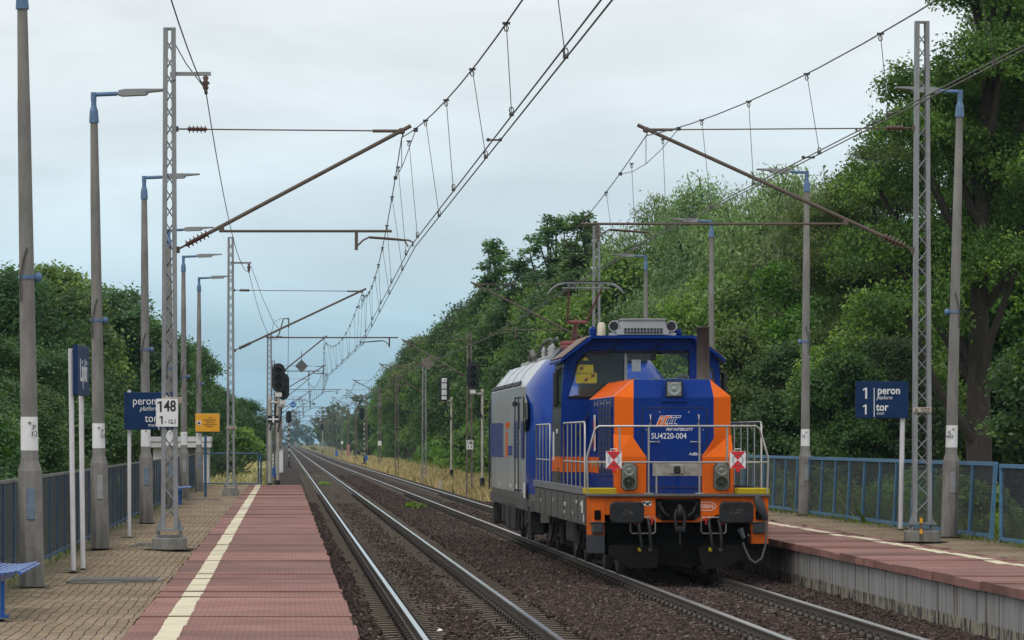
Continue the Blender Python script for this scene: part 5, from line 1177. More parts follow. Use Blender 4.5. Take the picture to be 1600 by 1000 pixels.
for sg in (-1, 1):
    q = MB()
    def sx_(z): return sg*(1.43 if z <= 2.55 else 1.43-(z-2.55)*.056)
    def pan(y0, y1, za, zb_, m_): 
        q.add([(sx_(za), y0, za), (sx_(za), y1, za), (sx_(zb_), y1, zb_), (sx_(zb_), y0, zb_), (sx_(za)-sg*.05, y0, za), (sx_(za)-sg*.05, y1, za), (sx_(zb_)-sg*.05, y1, zb_), (sx_(zb_)-sg*.05, y0, zb_)],
              [f if sg > 0 else f[::-1] for f in ((0, 1, 2, 3), (7, 6, 5, 4), (0, 4, 5, 1), (3, 2, 6, 7), (1, 5, 6, 2), (0, 3, 7, 4))], m_)
    pan(CY+.061, CB-.061, 1.355, 2.55, 0); pan(CY+.061, CB-.061, 2.55, 2.80, 0); pan(CY+.061, CB-.061, 3.50, 3.62, 0); pan(CY+.061, CY+.28, 2.80, 3.5, 0); pan(CB-.3, CB-.061, 2.80, 3.5, 0)
    sw = part(q, 'cab_side', [M['l_dgrey'] if sg < 0 else M['l_blue']], cab)
    q = MB(); q.quad(*[(sx_(z)-sg*.02, y, z) for y, z in ((CY+.28, 2.8), (CB-.3, 2.8), (CB-.3, 3.5), (CY+.28, 3.5))]); part(q, 'side_window', M['glass'], sw)
    q = MB(); q.box((sx_(3.1)+sg*.10, CY+.30, 3.14), (.10, .08, .62), b=.03); q.tube((sx_(3.3), CY+.35, 3.42), (sx_(3.3)+sg*.12, CY+.30, 3.42), .014, n=6); q.tube((sx_(2.9), CY+.35, 2.9), (sx_(2.9)+sg*.12, CY+.30, 2.9), .014, n=6); q.path([(sx_(3.1), CY+.5, 3.45), (sx_(3.1)+sg*.07, CY+.5, 3.5), (sx_(3.1)+sg*.04, CY+.55, 3.4)], .016, n=6); q.box((sx_(3.4)+sg*.04, CY+.35, 3.5), (.06, .3, .05)); part(q, 'wing_mirror', M['l_rubber'], sw)
    q = MB(); q.prism([(CY+.02, 1.66), (CB-.02, 1.66), (CB-.02, 1.93), (CY+.02, 1.93)], sg*1.43, sg*1.433, 'x'); part(q, 'side_stripe', M['l_orange'], sw)
    q = MB()
    for i in range(4):
        for j in range(7): q.box((sg*1.434, CY+.35+i*.16, 1.45+j*.045+.0), (.006, .09, .022))
    part(q, 'vent_holes', M['black'], sw)
    if sg < 0:
        q = MB(); q.box((-1.434, CY+1.75, 2.12), (.008, .3, .52)); part(q, 'notice', M['plate_white'], sw); letter('SU4220', .12, (-1.436, CY+.9, 2.38), M['plate_white'], sw, face='left')
# front stripe
q = MB(); q.box((-1.19, CY-.003, 1.795), (.48, .006, .27)); q.box((1.19, CY-.003, 1.795), (.48, .006, .27)); part(q, 'front_stripe', M['l_orange'], cab)
# roof with visor
q = MB(); o_ = .055
rp = [(-1.46, 3.60), (-1.46, 3.645), (-.915, 4.075), (.915, 4.075), (1.46, 3.645), (1.46, 3.60), (.885, 4.025), (-.885, 4.025)]
q.prism([rp[0], rp[7], rp[2], rp[1]], CY-.30, CB+.15, m=0); q.prism([rp[7], rp[6], rp[3], rp[2]], CY-.30, CB+.15, m=0); q.prism([rp[6], rp[5], rp[4], rp[3]], CY-.30, CB+.15, m=0)
rf = part(q, 'roof', M['l_blue'])
for sg in (-1, 1):
    q = MB(); d = Vector((.545, 0, -.43)).normalized(); 
    a = Vector((sg*.95, 0, 4.066)); c = Vector((sg*1.43, 0, 3.687)); up_ = Vector((sg*.43, 0, .545)).normalized()*.012
    vs = [(p.x+k.x, y, p.z+k.z) for p, k in ((a, up_*0), (c, up_*0), (c, up_), (a, up_)) for y in (CY-.26, CB+.1)]
    q.add(vs, [f if sg > 0 else f[::-1] for f in ((4, 5, 7, 6)[::-1], (0, 4, 6, 2) if 0 else (0, 2, 4, 6), (1, 7, 5, 3), (2, 3, 5, 4), (0, 6, 7, 1))]); part(q, 'roof_slope_cover', M['l_brownroof'], rf)
# window frames, glass, wipers
def frame_ring(poly, y, r, name='window_frame'): q = MB(); q.path([(a, y, c) for a, c in poly], r, n=6, closed=True); return part(q, name, M['l_rubber'], cab)
W1 = [(-1.30, 2.985), (.835, 2.985), (.835, 3.795), (-.93, 3.795), (-1.13, 3.615)]; W2 = [(1.005, 2.985), (1.33, 2.985), (1.24, 3.495), (1.005, 3.715)]
for W in (W1, W2):
    fr_ = frame_ring(W, CY-.004, .022); q = MB(); q.add([(a, CY+.03, c) for a, c in W], [tuple(range(len(W)))]); part(q, 'windscreen', M['glass'], cab)
q = MB(); q.box((-.28, CY+.012, 3.39), (.05, .03, .80)); part(q, 'window_divider', M['cab_in'], cab)
for (pts_, nm) in ((((-.42, CY-.25, 3.99), (-.50, CY-.1, 3.86), (-.66, CY-.05, 3.78), (-.88, CY-.03, 3.755)), 'wiper'), (((.38, CY-.25, 3.99), (.28, CY-.1, 3.88), (.14, CY-.05, 3.80), (-.1, CY-.03, 3.76)), 'wiper'), (((-1.12, CY-.05, 2.35), (-.95, CY-.06, 2.7), (-.85, CY-.06, 3.05), (-.65, CY-.05, 3.24)), 'wiper')):
    q = MB(); q.path(pts_, .012, n=6); e = Vector(pts_[-1]); q.box((e.x+.1, e.y, e.z), (.55, .015, .022)) if pts_[0][2] > 3 else q.lathe(pts_[0], [(.03, -.03), (.035, .02)], (0, -1, 0), n=8); part(q, nm, M['l_rubber'], cab)
# inside the cab
q = MB(); q.box((0, (CY+CB)/2, 1.9), (2.7, CB-CY-.3, 1.0)); ins = part(q, 'cab_floor_block', M['cab_in'], cab)
q = MB(); q.box((0, (CY+CB)/2, 3.98), (1.7, CB-CY-.2, .03)); q.box((-.30, CB-.2, 3.74), (1.5, .12, .12)); part(q, 'cab_ceiling', M['cab_ceil'], cab)
q = MB(); q.box((-.56, CB-.3, 3.1), (.80, .15, 1.35), b=.02); q.box((-.95, CY+.5, 2.75), (.5, .5, .55), b=.04); q.lathe((-.62, CY+.7, 2.98), [(.14, 0), (.15, .03), (.1, .06)], n=12); part(q, 'cab_equipment', M['cab_in'], cab)
q = MB(); q.box((-1.0, CY+.055, 3.48), (.30, .006, .17)); q.box((-.98, CY+.055, 3.33), (.38, .006, .19)); q.prism([(-1.1, 3.64), (-.93, 3.64), (-1.015, 3.73)], CY+.05, CY+.056); yn = part(q, 'yellow_notice', M['yellow_paper'], cab)
q = MB()
for x, z in ((-1.06, 3.50), (-.86, 3.37), (-.98, 3.30)): q.box((x, CY+.048, z), (.055, .004, .05)); 
part(q, 'pictograms', M['black'], yn); q = MB()
for x, z in ((-1.06, 3.50), (-.86, 3.37), (-.98, 3.30)): q.box((x, CY+.044, z), (.012, .004, .14), ry=.7)
part(q, 'red_bars', M['red'], yn)
q = MB(); q.box((-.09, CY+.055, 3.55), (.16, .006, .21)); part(q, 'white_paper', M['plate_white'], cab)
# rear hood and deck end
q = MB(); q.box((0, 10.3, 1.85), (1.9, 3.6, 1.0), b=.08); part(q, 'rear_hood', M['l_blue'])
# roof equipment
q = MB(); zr = 4.08; q.prism([(-.42, zr+.02), (.48, zr+.02), (.50, zr+.08), (.46, zr+.13), (.42, zr+.29), (-.32, zr+.29), (-.36, zr+.13), (-.44, zr+.08)], CY+.1, CY+1.1); q.box((.05, CY+.6, zr+.295), (.80, 1.06, .02)); ac = part(q, 'air_conditioner', M['l_roof'])
q = MB()
for i in range(12):
    for j in range(2): q.box((-.28+i*.058+(0.0), CY+.095, zr+.06+j*.055), (.04, .02, .038))
part(q, 'intake_grille', M['black'], ac)
for x in (-.47, .55):
    q = MB(); q.lathe((x, CY+.35, zr+.17), [(.045, .35), (.05, .1), (.06, 0), (.085, -.12), (.105, -.15), (.085, -.15), (.06, -.05)], (0, 1, 0), n=18); q.tube((x, CY+.4, zr), (x, CY+.4, zr+.12), .03, n=8); q.box((x, CY+.3, zr+.03), (.16, .2, .05)); hn = part(q, 'horn', M['l_roof']); q = MB(); q.tube((x, CY+.21, zr+.17), (x, CY+.22, zr+.17), .075, n=14); part(q, 'horn_mouth', M['black'], hn)
q = MB(); q.lathe((-.67, CY+.5, zr), [(.09, 0), (.085, .06), (.07, .2), (.045, .25)], n=12); part(q, 'beacon', M['beige'])
q = MB(); q.box((-.82, CY+.6, zr+.08), (.12, .3, .2), b=.05); q.box((.68, CY+.5, zr+.06), (.14, .4, .12), b=.03); part(q, 'roof_box', M['l_blue'])
# railings
def rl(pts_, r=.019): return MB().path(pts_, r, n=8)
zr1, zr2, yr = 2.45, 1.865, .06
fx = 1.43
q = rl([(-fx-.02, yr, 1.34), (-fx-.03, yr, 1.95), (-fx+.10, yr, zr1-.05), (-fx+.16, yr, zr1), (fx-.16, yr, zr1), (fx-.10, yr, zr1-.05), (fx+.03, yr, 1.95), (fx+.02, yr, 1.34)], .0185)
q.tube((-fx-.02, yr, zr2), (fx+.02, yr, zr2), .0165, n=8)
for x in (-.465, .355): q.tube((x, yr, 1.34), (x, yr, zr1), .0175, n=8); q.box((x, yr, 1.365), (.14, .1, .02))
q.tube((-.935, yr, zr2), (-.935, yr, zr1), .017, n=8); q.tube((.80, yr, zr2), (.80, yr, zr1), .017, n=8); q.tube((-.34, yr, 1.34), (-.34, yr, 1.66), .018, n=8)
part(q, 'front_railing', M['l_rail'])
for sg in (-1, 1):
    for (ya, yb, nb) in ((.75, 5.3, 5), (8.6, 12.2, 4)):
        x = sg*1.44; q = rl([(x, ya, 1.40), (x, ya, 2.46), (x, ya+.06, 2.52), (x, yb-.06, 2.52), (x, yb, 2.46), (x, yb, 1.40)], .0175); q.tube((x, ya, 1.86), (x, yb, 1.86), .015, n=8)
        for i in range(1, nb): y = ya+(yb-ya)*i/nb; q.tube((x, y, 1.40), (x, y, 2.52), .015, n=8)
        part(q, 'side_railing', M['l_rail'])
# red and white tail boards hung on the front railing
for x in (-1.035, .965):
    t = thing('tail_board', 'red and white reflective tail board on the front railing %s' % ('beside the louvred left flank' if x < 0 else 'nearer the right platform'), 'tail board', (6.34+x, LY-.02, 1.76), 'red and white boards on the front railing')
    X_, Z_, Y_, w_ = 6.34+x+.0, 1.905, LY-.0, .122; zz = .137
    q = MB(); q.box((X_, Y_, Z_), (2*w_+.01, .02, 2*zz+.01)); q.path([(X_-.05, Y_, Z_+zz), (X_-.05, Y_, Z_+zz+.04), (X_+.05, Y_, Z_+zz+.04), (X_+.05, Y_, Z_+zz)], .008, n=5); bd = q.build('board', M['plate_white'], t)
    q = MB(); q.prism([(X_-w_, Z_+zz), (X_, Z_), (X_+w_, Z_+zz)], Y_-.014, Y_-.011); q.prism([(X_-w_, Z_-zz), (X_+w_, Z_-zz), (X_, Z_)], Y_-.014, Y_-.011); q.build('red_triangles', M['red'], bd)
    q = MB(); q.path([(X_+.082*math.cos(a), Y_-.016, Z_+.082*math.sin(a)) for a in [j*math.pi/10 for j in range(20)]], .005, n=4, closed=True); q.build('reflector_ring', M['grey_board'], bd)
    q = MB(); q.box((X_, Y_-.005, Z_-zz-.03), (.06, .03, .07), b=.01); q.build('clip', M['red'], bd)

# ------------------------------------------------------------------ rear locomotive
R0 = 74.0
rloc = thing('electric_locomotive', 'silver grey and blue electric locomotive with raised pantograph behind the shunting locomotive', 'locomotive', (XT2(R0), R0, 0), 'locomotives coupled on the right track', rz=.0022, local=True)
def rpart(mb, name, m_, parent=None): return mb.build(name, m_, parent or rloc)
# lofted body: half widths and heights per station
stn = [(.45, .62, 1.9, 2.35, 2.5), (.55, .85, 2.3, 2.8, 2.95), (.75, 1.10, 2.65, 3.25, 3.35), (1.05, 1.27, 2.95, 3.6, 3.68), (1.5, 1.39, 3.18, 3.80, 3.86), (2.1, 1.45, 3.30, 3.86, 3.92), (3.0, 1.48, 3.32, 3.86, 3.93), (13.6, 1.48, 3.32, 3.86, 3.93), (14.6, 1.44, 3.28, 3.80, 3.86), (15.2, 1.25, 3.0, 3.6, 3.65), (15.6, .9, 2.4, 2.9, 3.0)]
q = MB(); K = 12
for (y, w_, za, zb_, zc2) in stn:
    wr = w_*.71
    half = [(w_*.97, .98), (w_, 1.15), (w_, za), (w_*.985, za+.05), (wr+(w_-wr)*.45, za+(zb_-za)*.60), (wr, zb_)]
    pr = [(x, z) for x, z in half]+[(-x, z) for x, z in half[::-1]]
    q.v += [(x, y, z) for x, z in pr]
for j in range(len(stn)-1):
    for i in range(K):
        i2 = (i+1) % K; ym = (stn[j][0]+stn[j+1][0])/2; blue = ym < 2.0 or ym > 13.9
        lower = i in (0, 10, 11)
        m_ = 0 if blue and not lower else (2 if lower else (3 if i in (3, 4, 5, 6, 7) else 1))
        q.f.append([j*K+i, (j+1)*K+i, (j+1)*K+i2, j*K+i2]); q.m.append(m_); q.s.append(blue and not lower)
q.f.append(list(range(K))); q.m.append(0); q.s.append(False); q.f.append([ (len(stn)-1)*K+i for i in range(K)][::-1]); q.m.append(0); q.s.append(False)
M['l_rblue'] = dirty('rear_loco_blue', (.008, .050, .30), .3, .3, .08); M['l_rroof'] = dirty('rear_loco_pale_roof', (.50, .53, .56), .4, .2, .15)
body = rpart(q, 'body', [M['l_rblue'], M['l_silver'], M['l_silver2'], M['l_rroof']])
# windscreen and dark visor on the nose
q = MB(); q.add([(-.74, .63, 2.45), (.74, .63, 2.45), (.80, 1.02, 3.52), (-.80, 1.02, 3.52), (-.66, .5, 2.36), (.66, .5, 2.36)], [(0, 1, 2, 3), (4, 5, 1, 0)]); rpart(q, 'windscreen', M['dark_glass'], body)
q = MB(); q.prism([(-.98, 3.84), (.98, 3.84), (.80, 4.06), (-.80, 4.06)], 1.35, 3.0); rpart(q, 'roof_cowl', M['l_dgrey'], body)
for sg in (-1, 1):
    x = sg*1.483
    # cab side window, slanted front edge
    q = MB(); q.prism([(1.55, 2.98), (2.05, 3.16), (2.35, 3.16), (2.35, 2.42), (1.75, 2.42), (1.45, 2.65)], sg*1.452, sg*1.49, 'x'); rpart(q, 'cab_window', M['dark_glass'], body)
    q = MB()
    for yy_ in (3.0, 4.1): q.tube((x+sg*.06, yy_, 1.15), (x+sg*.06, yy_, 3.1), .013, n=8); q.tube((x, yy_, 3.1), (x+sg*.06, yy_, 3.1), .02, n=8); q.tube((x, yy_, 1.2), (x+sg*.06, yy_, 1.2), .02, n=8)
    q.tube((x+sg*.06, 13.5, 1.1), (x+sg*.06, 13.5, 3.1), .02, n=8); rpart(q, 'handrail', M['l_dgrey'], body)
    q = MB(); q.prism([(3.12, 1.35), (3.98, 1.35), (3.98, 3.15), (3.12, 3.15)], x-sg*.002, x+sg*.012, 'x'); dd = rpart(q, 'cab_door', M['l_silver'], body); q = MB(); q.prism([(3.3, 2.45), (3.85, 2.45), (3.85, 3.0), (3.3, 3.0)], x+sg*.012, x+sg*.016, 'x'); rpart(q, 'door_window', M['dark_glass'], dd); q = MB(); q.tube((x+sg*.04, 3.3, 2.2), (x+sg*.04, 3.5, 2.2), .02, n=6); rpart(q, 'handle', M['l_rail'], dd)
    bq = MB()
    def band(ya, yb): bq.prism([(ya, 1.86), (yb, 1.86), (yb, 2.62), (ya, 2.62)], x, x+sg*.004, 'x')
    band(9.6, 14.2); band(4.15, 4.7); band(2.35, 3.1)
    for i in range(9): z = 1.86+i*.0845; bq.prism([(9.1, z), (9.6, z), (9.6, z+.06), (9.1, z+.06)], x, x+sg*.004, 'x'); bq.prism([(4.7, z), (5.5, z), (5.5, z+.06), (4.7, z+.06)], x, x+sg*.004, 'x')
    rpart(bq, 'blue_band', mat('band_blue', (.012, .04, .22), .4, coat=.2), body)
    lq = MB(); lq.prism([(7.6, 1.86), (8.2, 1.86), (8.2, 2.40), (7.6, 2.40)], x, x+sg*.005, 'x'); lq.prism([(7.6, 2.48), (8.2, 2.48), (8.2, 2.62), (7.6, 2.62)], x, x+sg*.005, 'x'); lq.prism([(6.9, 2.50), (7.45, 2.50), (7.45, 2.62), (6.9, 2.62)], x, x+sg*.005, 'x'); rpart(lq, 'side_logo', M['l_orange'], body)
    letter('INTERCITY', .30, (x+sg*.004, 6.6, 2.0), M['l_rblue'], body, face='left' if sg < 0 else 'right')
    gq = MB()
    for k in range(4):
        for i in range(14): gq.box((sg*1.47, 3.5+k*2.6+i*.165, 3.40), (.03, .10, .09), ry=sg*-.5)
    rpart(gq, 'roof_vents', M['black'], body)
    q = MB(); q.box((x+sg*.05, 4.3, 2.98), (.1, .1, .12), b=.03); rpart(q, 'side_camera', M['l_rubber'], body)
    for (yc, tx) in ((6.5, 'PL-PKPIC'), (10.5, '90 t'), (4.6, 'EU160')): letter(tx, .13, (x+sg*.003, yc, 1.25), M['plate_white'], body, face='left' if sg < 0 else 'right')
    q = MB(); q.box((x+sg*.003, 2.0, 1.22), (.012, .4, .30)); rpart(q, 'data_plate', M['plate_white'], body)
    # roof panel joints
q = MB()
for y in (4.2, 6.8, 9.4, 12.0):
    for sg in (-1, 1): q.path([(sg*1.475, y, 3.38), (sg*1.30, y, 3.655), (sg*1.06, y, 3.873)], .006, n=4)
rpart(q, 'roof_joints', M['l_dgrey'], body)
# headlamp cluster and red buffers on the nose
for sg in (-1, 1):
    q = MB(); q.lathe((sg*.72, .42, 1.72), [(.13, .2), (.14, 0), (.10, -.02), (.04, .0)], (0, 1, 0), n=16); rpart(q, 'headlight', M['chrome'], body)
    q = MB(); q.lathe((sg*.875, .0, 1.06), [(.20, -.3), (.22, -.28), (.08, -.25), (.1, .3), (.13, .32), (.13, .6)], (0, 1, 0), n=16); rpart(q, 'buffer', M['l_black'])
q = MB(); q.box((0, 8.0, .92), (2.86, 14.4, .22)); q.box((0, .55, .85), (2.5, .3, .5)); rpart(q, 'main_frame', M['l_grey'])
q = MB()
for sg in (-1, 1):
    for (yc, w_, z0_, z1_) in ((1.4, .5, .35, .95), (2.6, .3, .45, .95), (6.6, 1.6, .32, .9), (8.6, 1.5, .32, .9), (10.2, .6, .4, .9), (13.8, .5, .3, .95)): q.box((sg*1.28, yc, (z0_+z1_)/2), (.3, w_, z1_-z0_), b=.03)
    for yc in (1.9, 4.4, 5.4, 9.8, 11.2, 13.3): q.tube((sg*1.36, yc, .95), (sg*1.36, yc, .4), .045, n=8); q.path([(sg*1.38, yc+.2, .95), (sg*1.4, yc+.2, .75), (sg*1.4, yc+.45, .6), (sg*1.4, yc+.45, .35)], .03, n=6)
    q.prism([(1.9, .9), (2.9, .9), (2.4, .35), (2.0, .35)], sg*1.25, sg*1.37, 'x'); q.prism([(11.6, .9), (12.8, .9), (12.2, .35), (11.7, .35)], sg*1.25, sg*1.37, 'x')
rpart(q, 'underframe_equipment', M['bogie'])
for sg in (-1, 1):
    q = MB()
    for yc in (1.15, 1.75): q.box((sg*1.42, yc, .62), (.03, .05, .75)); 
    for z in (.3, .6, .9): q.box((sg*1.42, 1.45, z), (.10, .6, .03))
    rpart(q, 'access_ladder', M['l_dgrey'])
for yb in (3.4, 12.0):
    q = MB()
    for sg in (-1, 1):
        q.box((sg*1.02, yb, .68), (.14, 3.6, .2), b=.03)
        for yw in (-1.3, 1.3): q.box((sg*1.1, yb+yw, .55), (.2, .4, .4), b=.04); q.tube((sg*1.2, yb+yw, .55), (sg*1.24, yb+yw, .55), .13, n=12); q.tube((sg*1.1, yb+yw+.4, .5), (sg*1.1, yb+yw+.4, .95), .09, n=10); q.tube((sg*1.1, yb+yw-.4, .5), (sg*1.1, yb+yw-.4, .95), .09, n=10)
        q.tube((sg*1.2, yb-.6, .85), (sg*1.2, yb+.7, .6), .045, n=8)
    bo = rpart(q, 'bogie', M['bogie'])
    for yw in (-1.3, 1.3):
        w_ = MB()
        for sg in (-1, 1): w_.lathe((sg*.753, yb+yw, .55), [(.10, -.06*sg), (.5, -.05*sg), (.58, -.045*sg), (.585, -.02*sg), (.555, -.015*sg), (.55, .06*sg), (.45, .065*sg), (.12, .07*sg)][::sg], (1, 0, 0), n=28)
        w_.tube((-.75, yb+yw, .55), (.75, yb+yw, .55), .1, n=10); rpart(w_, 'wheelset', M['rail_side'], bo)
# roof gear and pantograph
q = MB(); q.box((0, 8.2, 3.95), (1.7, 9.6, .08), b=.02); rpart(q, 'roof_deck', M['l_roof'], body)
q = MB()
for (x, y, h_) in ((-.8, 3.6, .30), (-.75, 5.0, .3), (-.78, 6.4, .3), (.7, 4.0, .3), (.7, 6.5, .3)): q.lathe((x, y, 3.98), [(.055, 0), (.045, .03), (.06, .07), (.04, .11), (.06, .15), (.04, .19), (.02, h_*.8)], n=10)
rpart(q, 'roof_insulators', M['l_roof'], body)
q = MB(); q.path([(-.8, 3.6, 4.28), (-.78, 4.6, 4.34), (-.78, 6.4, 4.30), (-.78, 7.4, 4.2), (-.8, 8.2, 4.0)], .03, n=6); q.path([(-.7, 3.8, 4.3), (-.6, 5.0, 4.38), (-.62, 7.0, 4.28), (-.8, 8.6, 4.05)], .025, n=6); q.path([(-.9, 7.6, 4.0), (-.9, 8.3, 4.15), (-.9, 9.0, 4.0)], .06, n=8); q.box((-.4, 6.8, 4.1), (.7, 1.2, .2), b=.04); rpart(q, 'roof_busbars', M['l_grey'], body)
q = MB(); q.box((-.2, 3.4, 4.12), (.9, .9, .10), b=.03); q.tube((-.65, 3.2, 4.2), (.3, 3.6, 4.24), .06, n=8); rpart(q, 'folded_arm', M['panto_red'], body)
pb_ = 8.6-R0+74.0; PYh = 5.0           # base and head along the locomotive
zk, zh = 4.76, 5.53
q = MB(); q.box((0, pb_, 4.12), (1.0, 1.1, .10)); q.tube((0, pb_, 4.2), (-.10, 6.3, zk), .058, n=12, r2=.05); q.tube((-.30, 6.3, zk-.02), (.15, 6.3, zk-.02), .035, n=10); pn = rpart(q, 'pantograph', M['panto_red'])
q = MB(); q.tube((-.28, 6.3, zk), (-.36, PYh, zh-.12), .022, n=8); q.tube((.12, 6.3, zk), (.33, PYh, zh-.12), .022, n=8); rpart(q, 'upper_arm', M['panto_red'], pn)
q = MB(); q.tube((-.5, PYh, zh-.12), (.5, PYh, zh-.12), .02, n=8)
for dy in (-.14, .14):
    arc = [(-.80, zh-.22), (-.72, zh-.12), (-.60, zh-.04), (-.45, zh), (.45, zh), (.60, zh-.04), (.72, zh-.12), (.80, zh-.22)]
    q.path([(x, PYh+dy, z-.015) for x, z in arc], [.006, .012, .017, .018, .018, .017, .012, .006], n=8)
    q.tube((-.36, PYh, zh-.12), (-.36, PYh+dy, zh-.03), .015, n=6); q.tube((.33, PYh, zh-.12), (.33, PYh+dy, zh-.03), .015, n=6)
rpart(q, 'pantograph_head', M['galv'], pn)
q = MB()
for dy in (-.14, .14): q.box((0, PYh+dy, zh+.012), (1.0, .035, .025))
rpart(q, 'contact_strips', M['black'], pn)

# distant red train on the right track
t = thing('distant_train', 'tiny red train front far off at the vanishing point', 'train', (XT2(1900), 2500, 0))
x = XT2(1900); q = MB(); q.box((x, 2515, 2.3), (2.9, 30, 3.2), b=.4); bd = q.build('body', mat('train_red', (.40, .06, .08), .5), t); q = MB(); q.box((x, 2499.9, 2.9), (2.3, .2, 1.0), b=.05); q.build('windscreen', M['dark_glass'], bd); q = MB(); q.box((x, 2500, .75), (2.7, .5, .7)); q.build('front_skirt', M['l_dgrey'], bd)
# ------------------------------------------------------------------ trees and other growth
def leaf_mat(name, c, tr=.35, rough=.5):
    m, t, b = new_tree(name); NN = nodes_of(t); L = t.links.new; o = t.nodes['Material Output']
    tc = NN('ShaderNodeTexCoord'); n1 = NN('ShaderNodeTexNoise'); n1.inputs['Scale'].default_value = 1.1; n1.inputs['Detail'].default_value = 4; L(tc.outputs['Object'], n1.inputs['Vector'])
    mr = NN('ShaderNodeMapRange'); mr.inputs[1].default_value = .32; mr.inputs[2].default_value = .68; mr.inputs[3].default_value = .75; mr.inputs[4].default_value = 1.75; L(n1.outputs[0], mr.inputs[0])
    x = NN('ShaderNodeMix', data_type='RGBA', blend_type='MULTIPLY'); x.inputs[0].default_value = 1; x.inputs[6].default_value = (*c, 1); L(mr.outputs[0], x.inputs[7])
    oi = NN('ShaderNodeObjectInfo'); hs = NN('ShaderNodeHueSaturation'); L(x.outputs[2], hs.inputs['Color'])
    for sock, lo_, hi_, k_ in (('Hue', .478, .515, 1.0), ('Saturation', .85, 1.15, 7.31), ('Value', .82, 1.28, 3.77)):
        mu = NN('ShaderNodeMath', operation='MULTIPLY'); mu.inputs[1].default_value = k_; L(oi.outputs['Random'], mu.inputs[0]); f_ = NN('ShaderNodeMath', operation='FRACT'); L(mu.outputs[0], f_.inputs[0])
        r_ = NN('ShaderNodeMapRange'); r_.inputs[3].default_value = lo_; r_.inputs[4].default_value = hi_; L(f_.outputs[0], r_.inputs[0]); L(r_.outputs[0], hs.inputs[sock])
    x = hs
    L(x.outputs[0], b.inputs['Base Color']); b.inputs['Roughness'].default_value = rough; b.inputs['Specular IOR Level'].default_value = .35
    tl = NN('ShaderNodeBsdfTranslucent'); y = NN('ShaderNodeMix', data_type='RGBA', blend_type='MULTIPLY'); y.inputs[0].default_value = 1; L(x.outputs[0], y.inputs[6]); y.inputs[7].default_value = (1.2, 1.35, .5, 1); L(y.outputs[2], tl.inputs[0])
    mx_ = NN('ShaderNodeMixShader'); mx_.inputs[0].default_value = tr; L(b.outputs[0], mx_.inputs[1]); L(tl.outputs[0], mx_.inputs[2]); L(mx_.outputs[0], o.inputs[0])
    return m
LV = {
 'oak': [leaf_mat('oak_leaf', (0.063, 0.117, 0.023)), leaf_mat('oak_leaf_deep', (0.041, 0.083, 0.019)), leaf_mat('oak_leaf_fresh', (0.104, 0.169, 0.031))],
 'willow': [leaf_mat('willow_leaf', (.128, .200, .078)), leaf_mat('willow_leaf_deep', (.086, .142, .054)), leaf_mat('willow_leaf_pale', (.185, .262, .122))],
 'mid': [leaf_mat('broad_leaf', (0.099, 0.189, 0.042)), leaf_mat('broad_leaf_deep', (0.066, 0.135, 0.033)), leaf_mat('broad_leaf_fresh', (0.148, 0.254, 0.051))],
 'dark': [leaf_mat('dark_leaf', (0.056, 0.111, 0.039)), leaf_mat('dark_leaf_deep', (0.039, 0.085, 0.030)), leaf_mat('dark_leaf_fresh', (0.085, 0.151, 0.045))],
 'shrub': [leaf_mat('shrub_leaf', (0.140, 0.254, 0.039)), leaf_mat('shrub_leaf_deep', (0.083, 0.169, 0.033)), leaf_mat('shrub_leaf_fresh', (0.215, 0.329, 0.052))],
}
M['bark'] = mat('grey_brown_bark', (.055, .045, .036), .95, var=.5, vs=5, stretch=(2, 2, .5), bump=.5, bs=20)
M['bark_pale'] = mat('pale_bark', (.24, .23, .21), .9, var=.6, vs=4, stretch=(1, 1, .6))
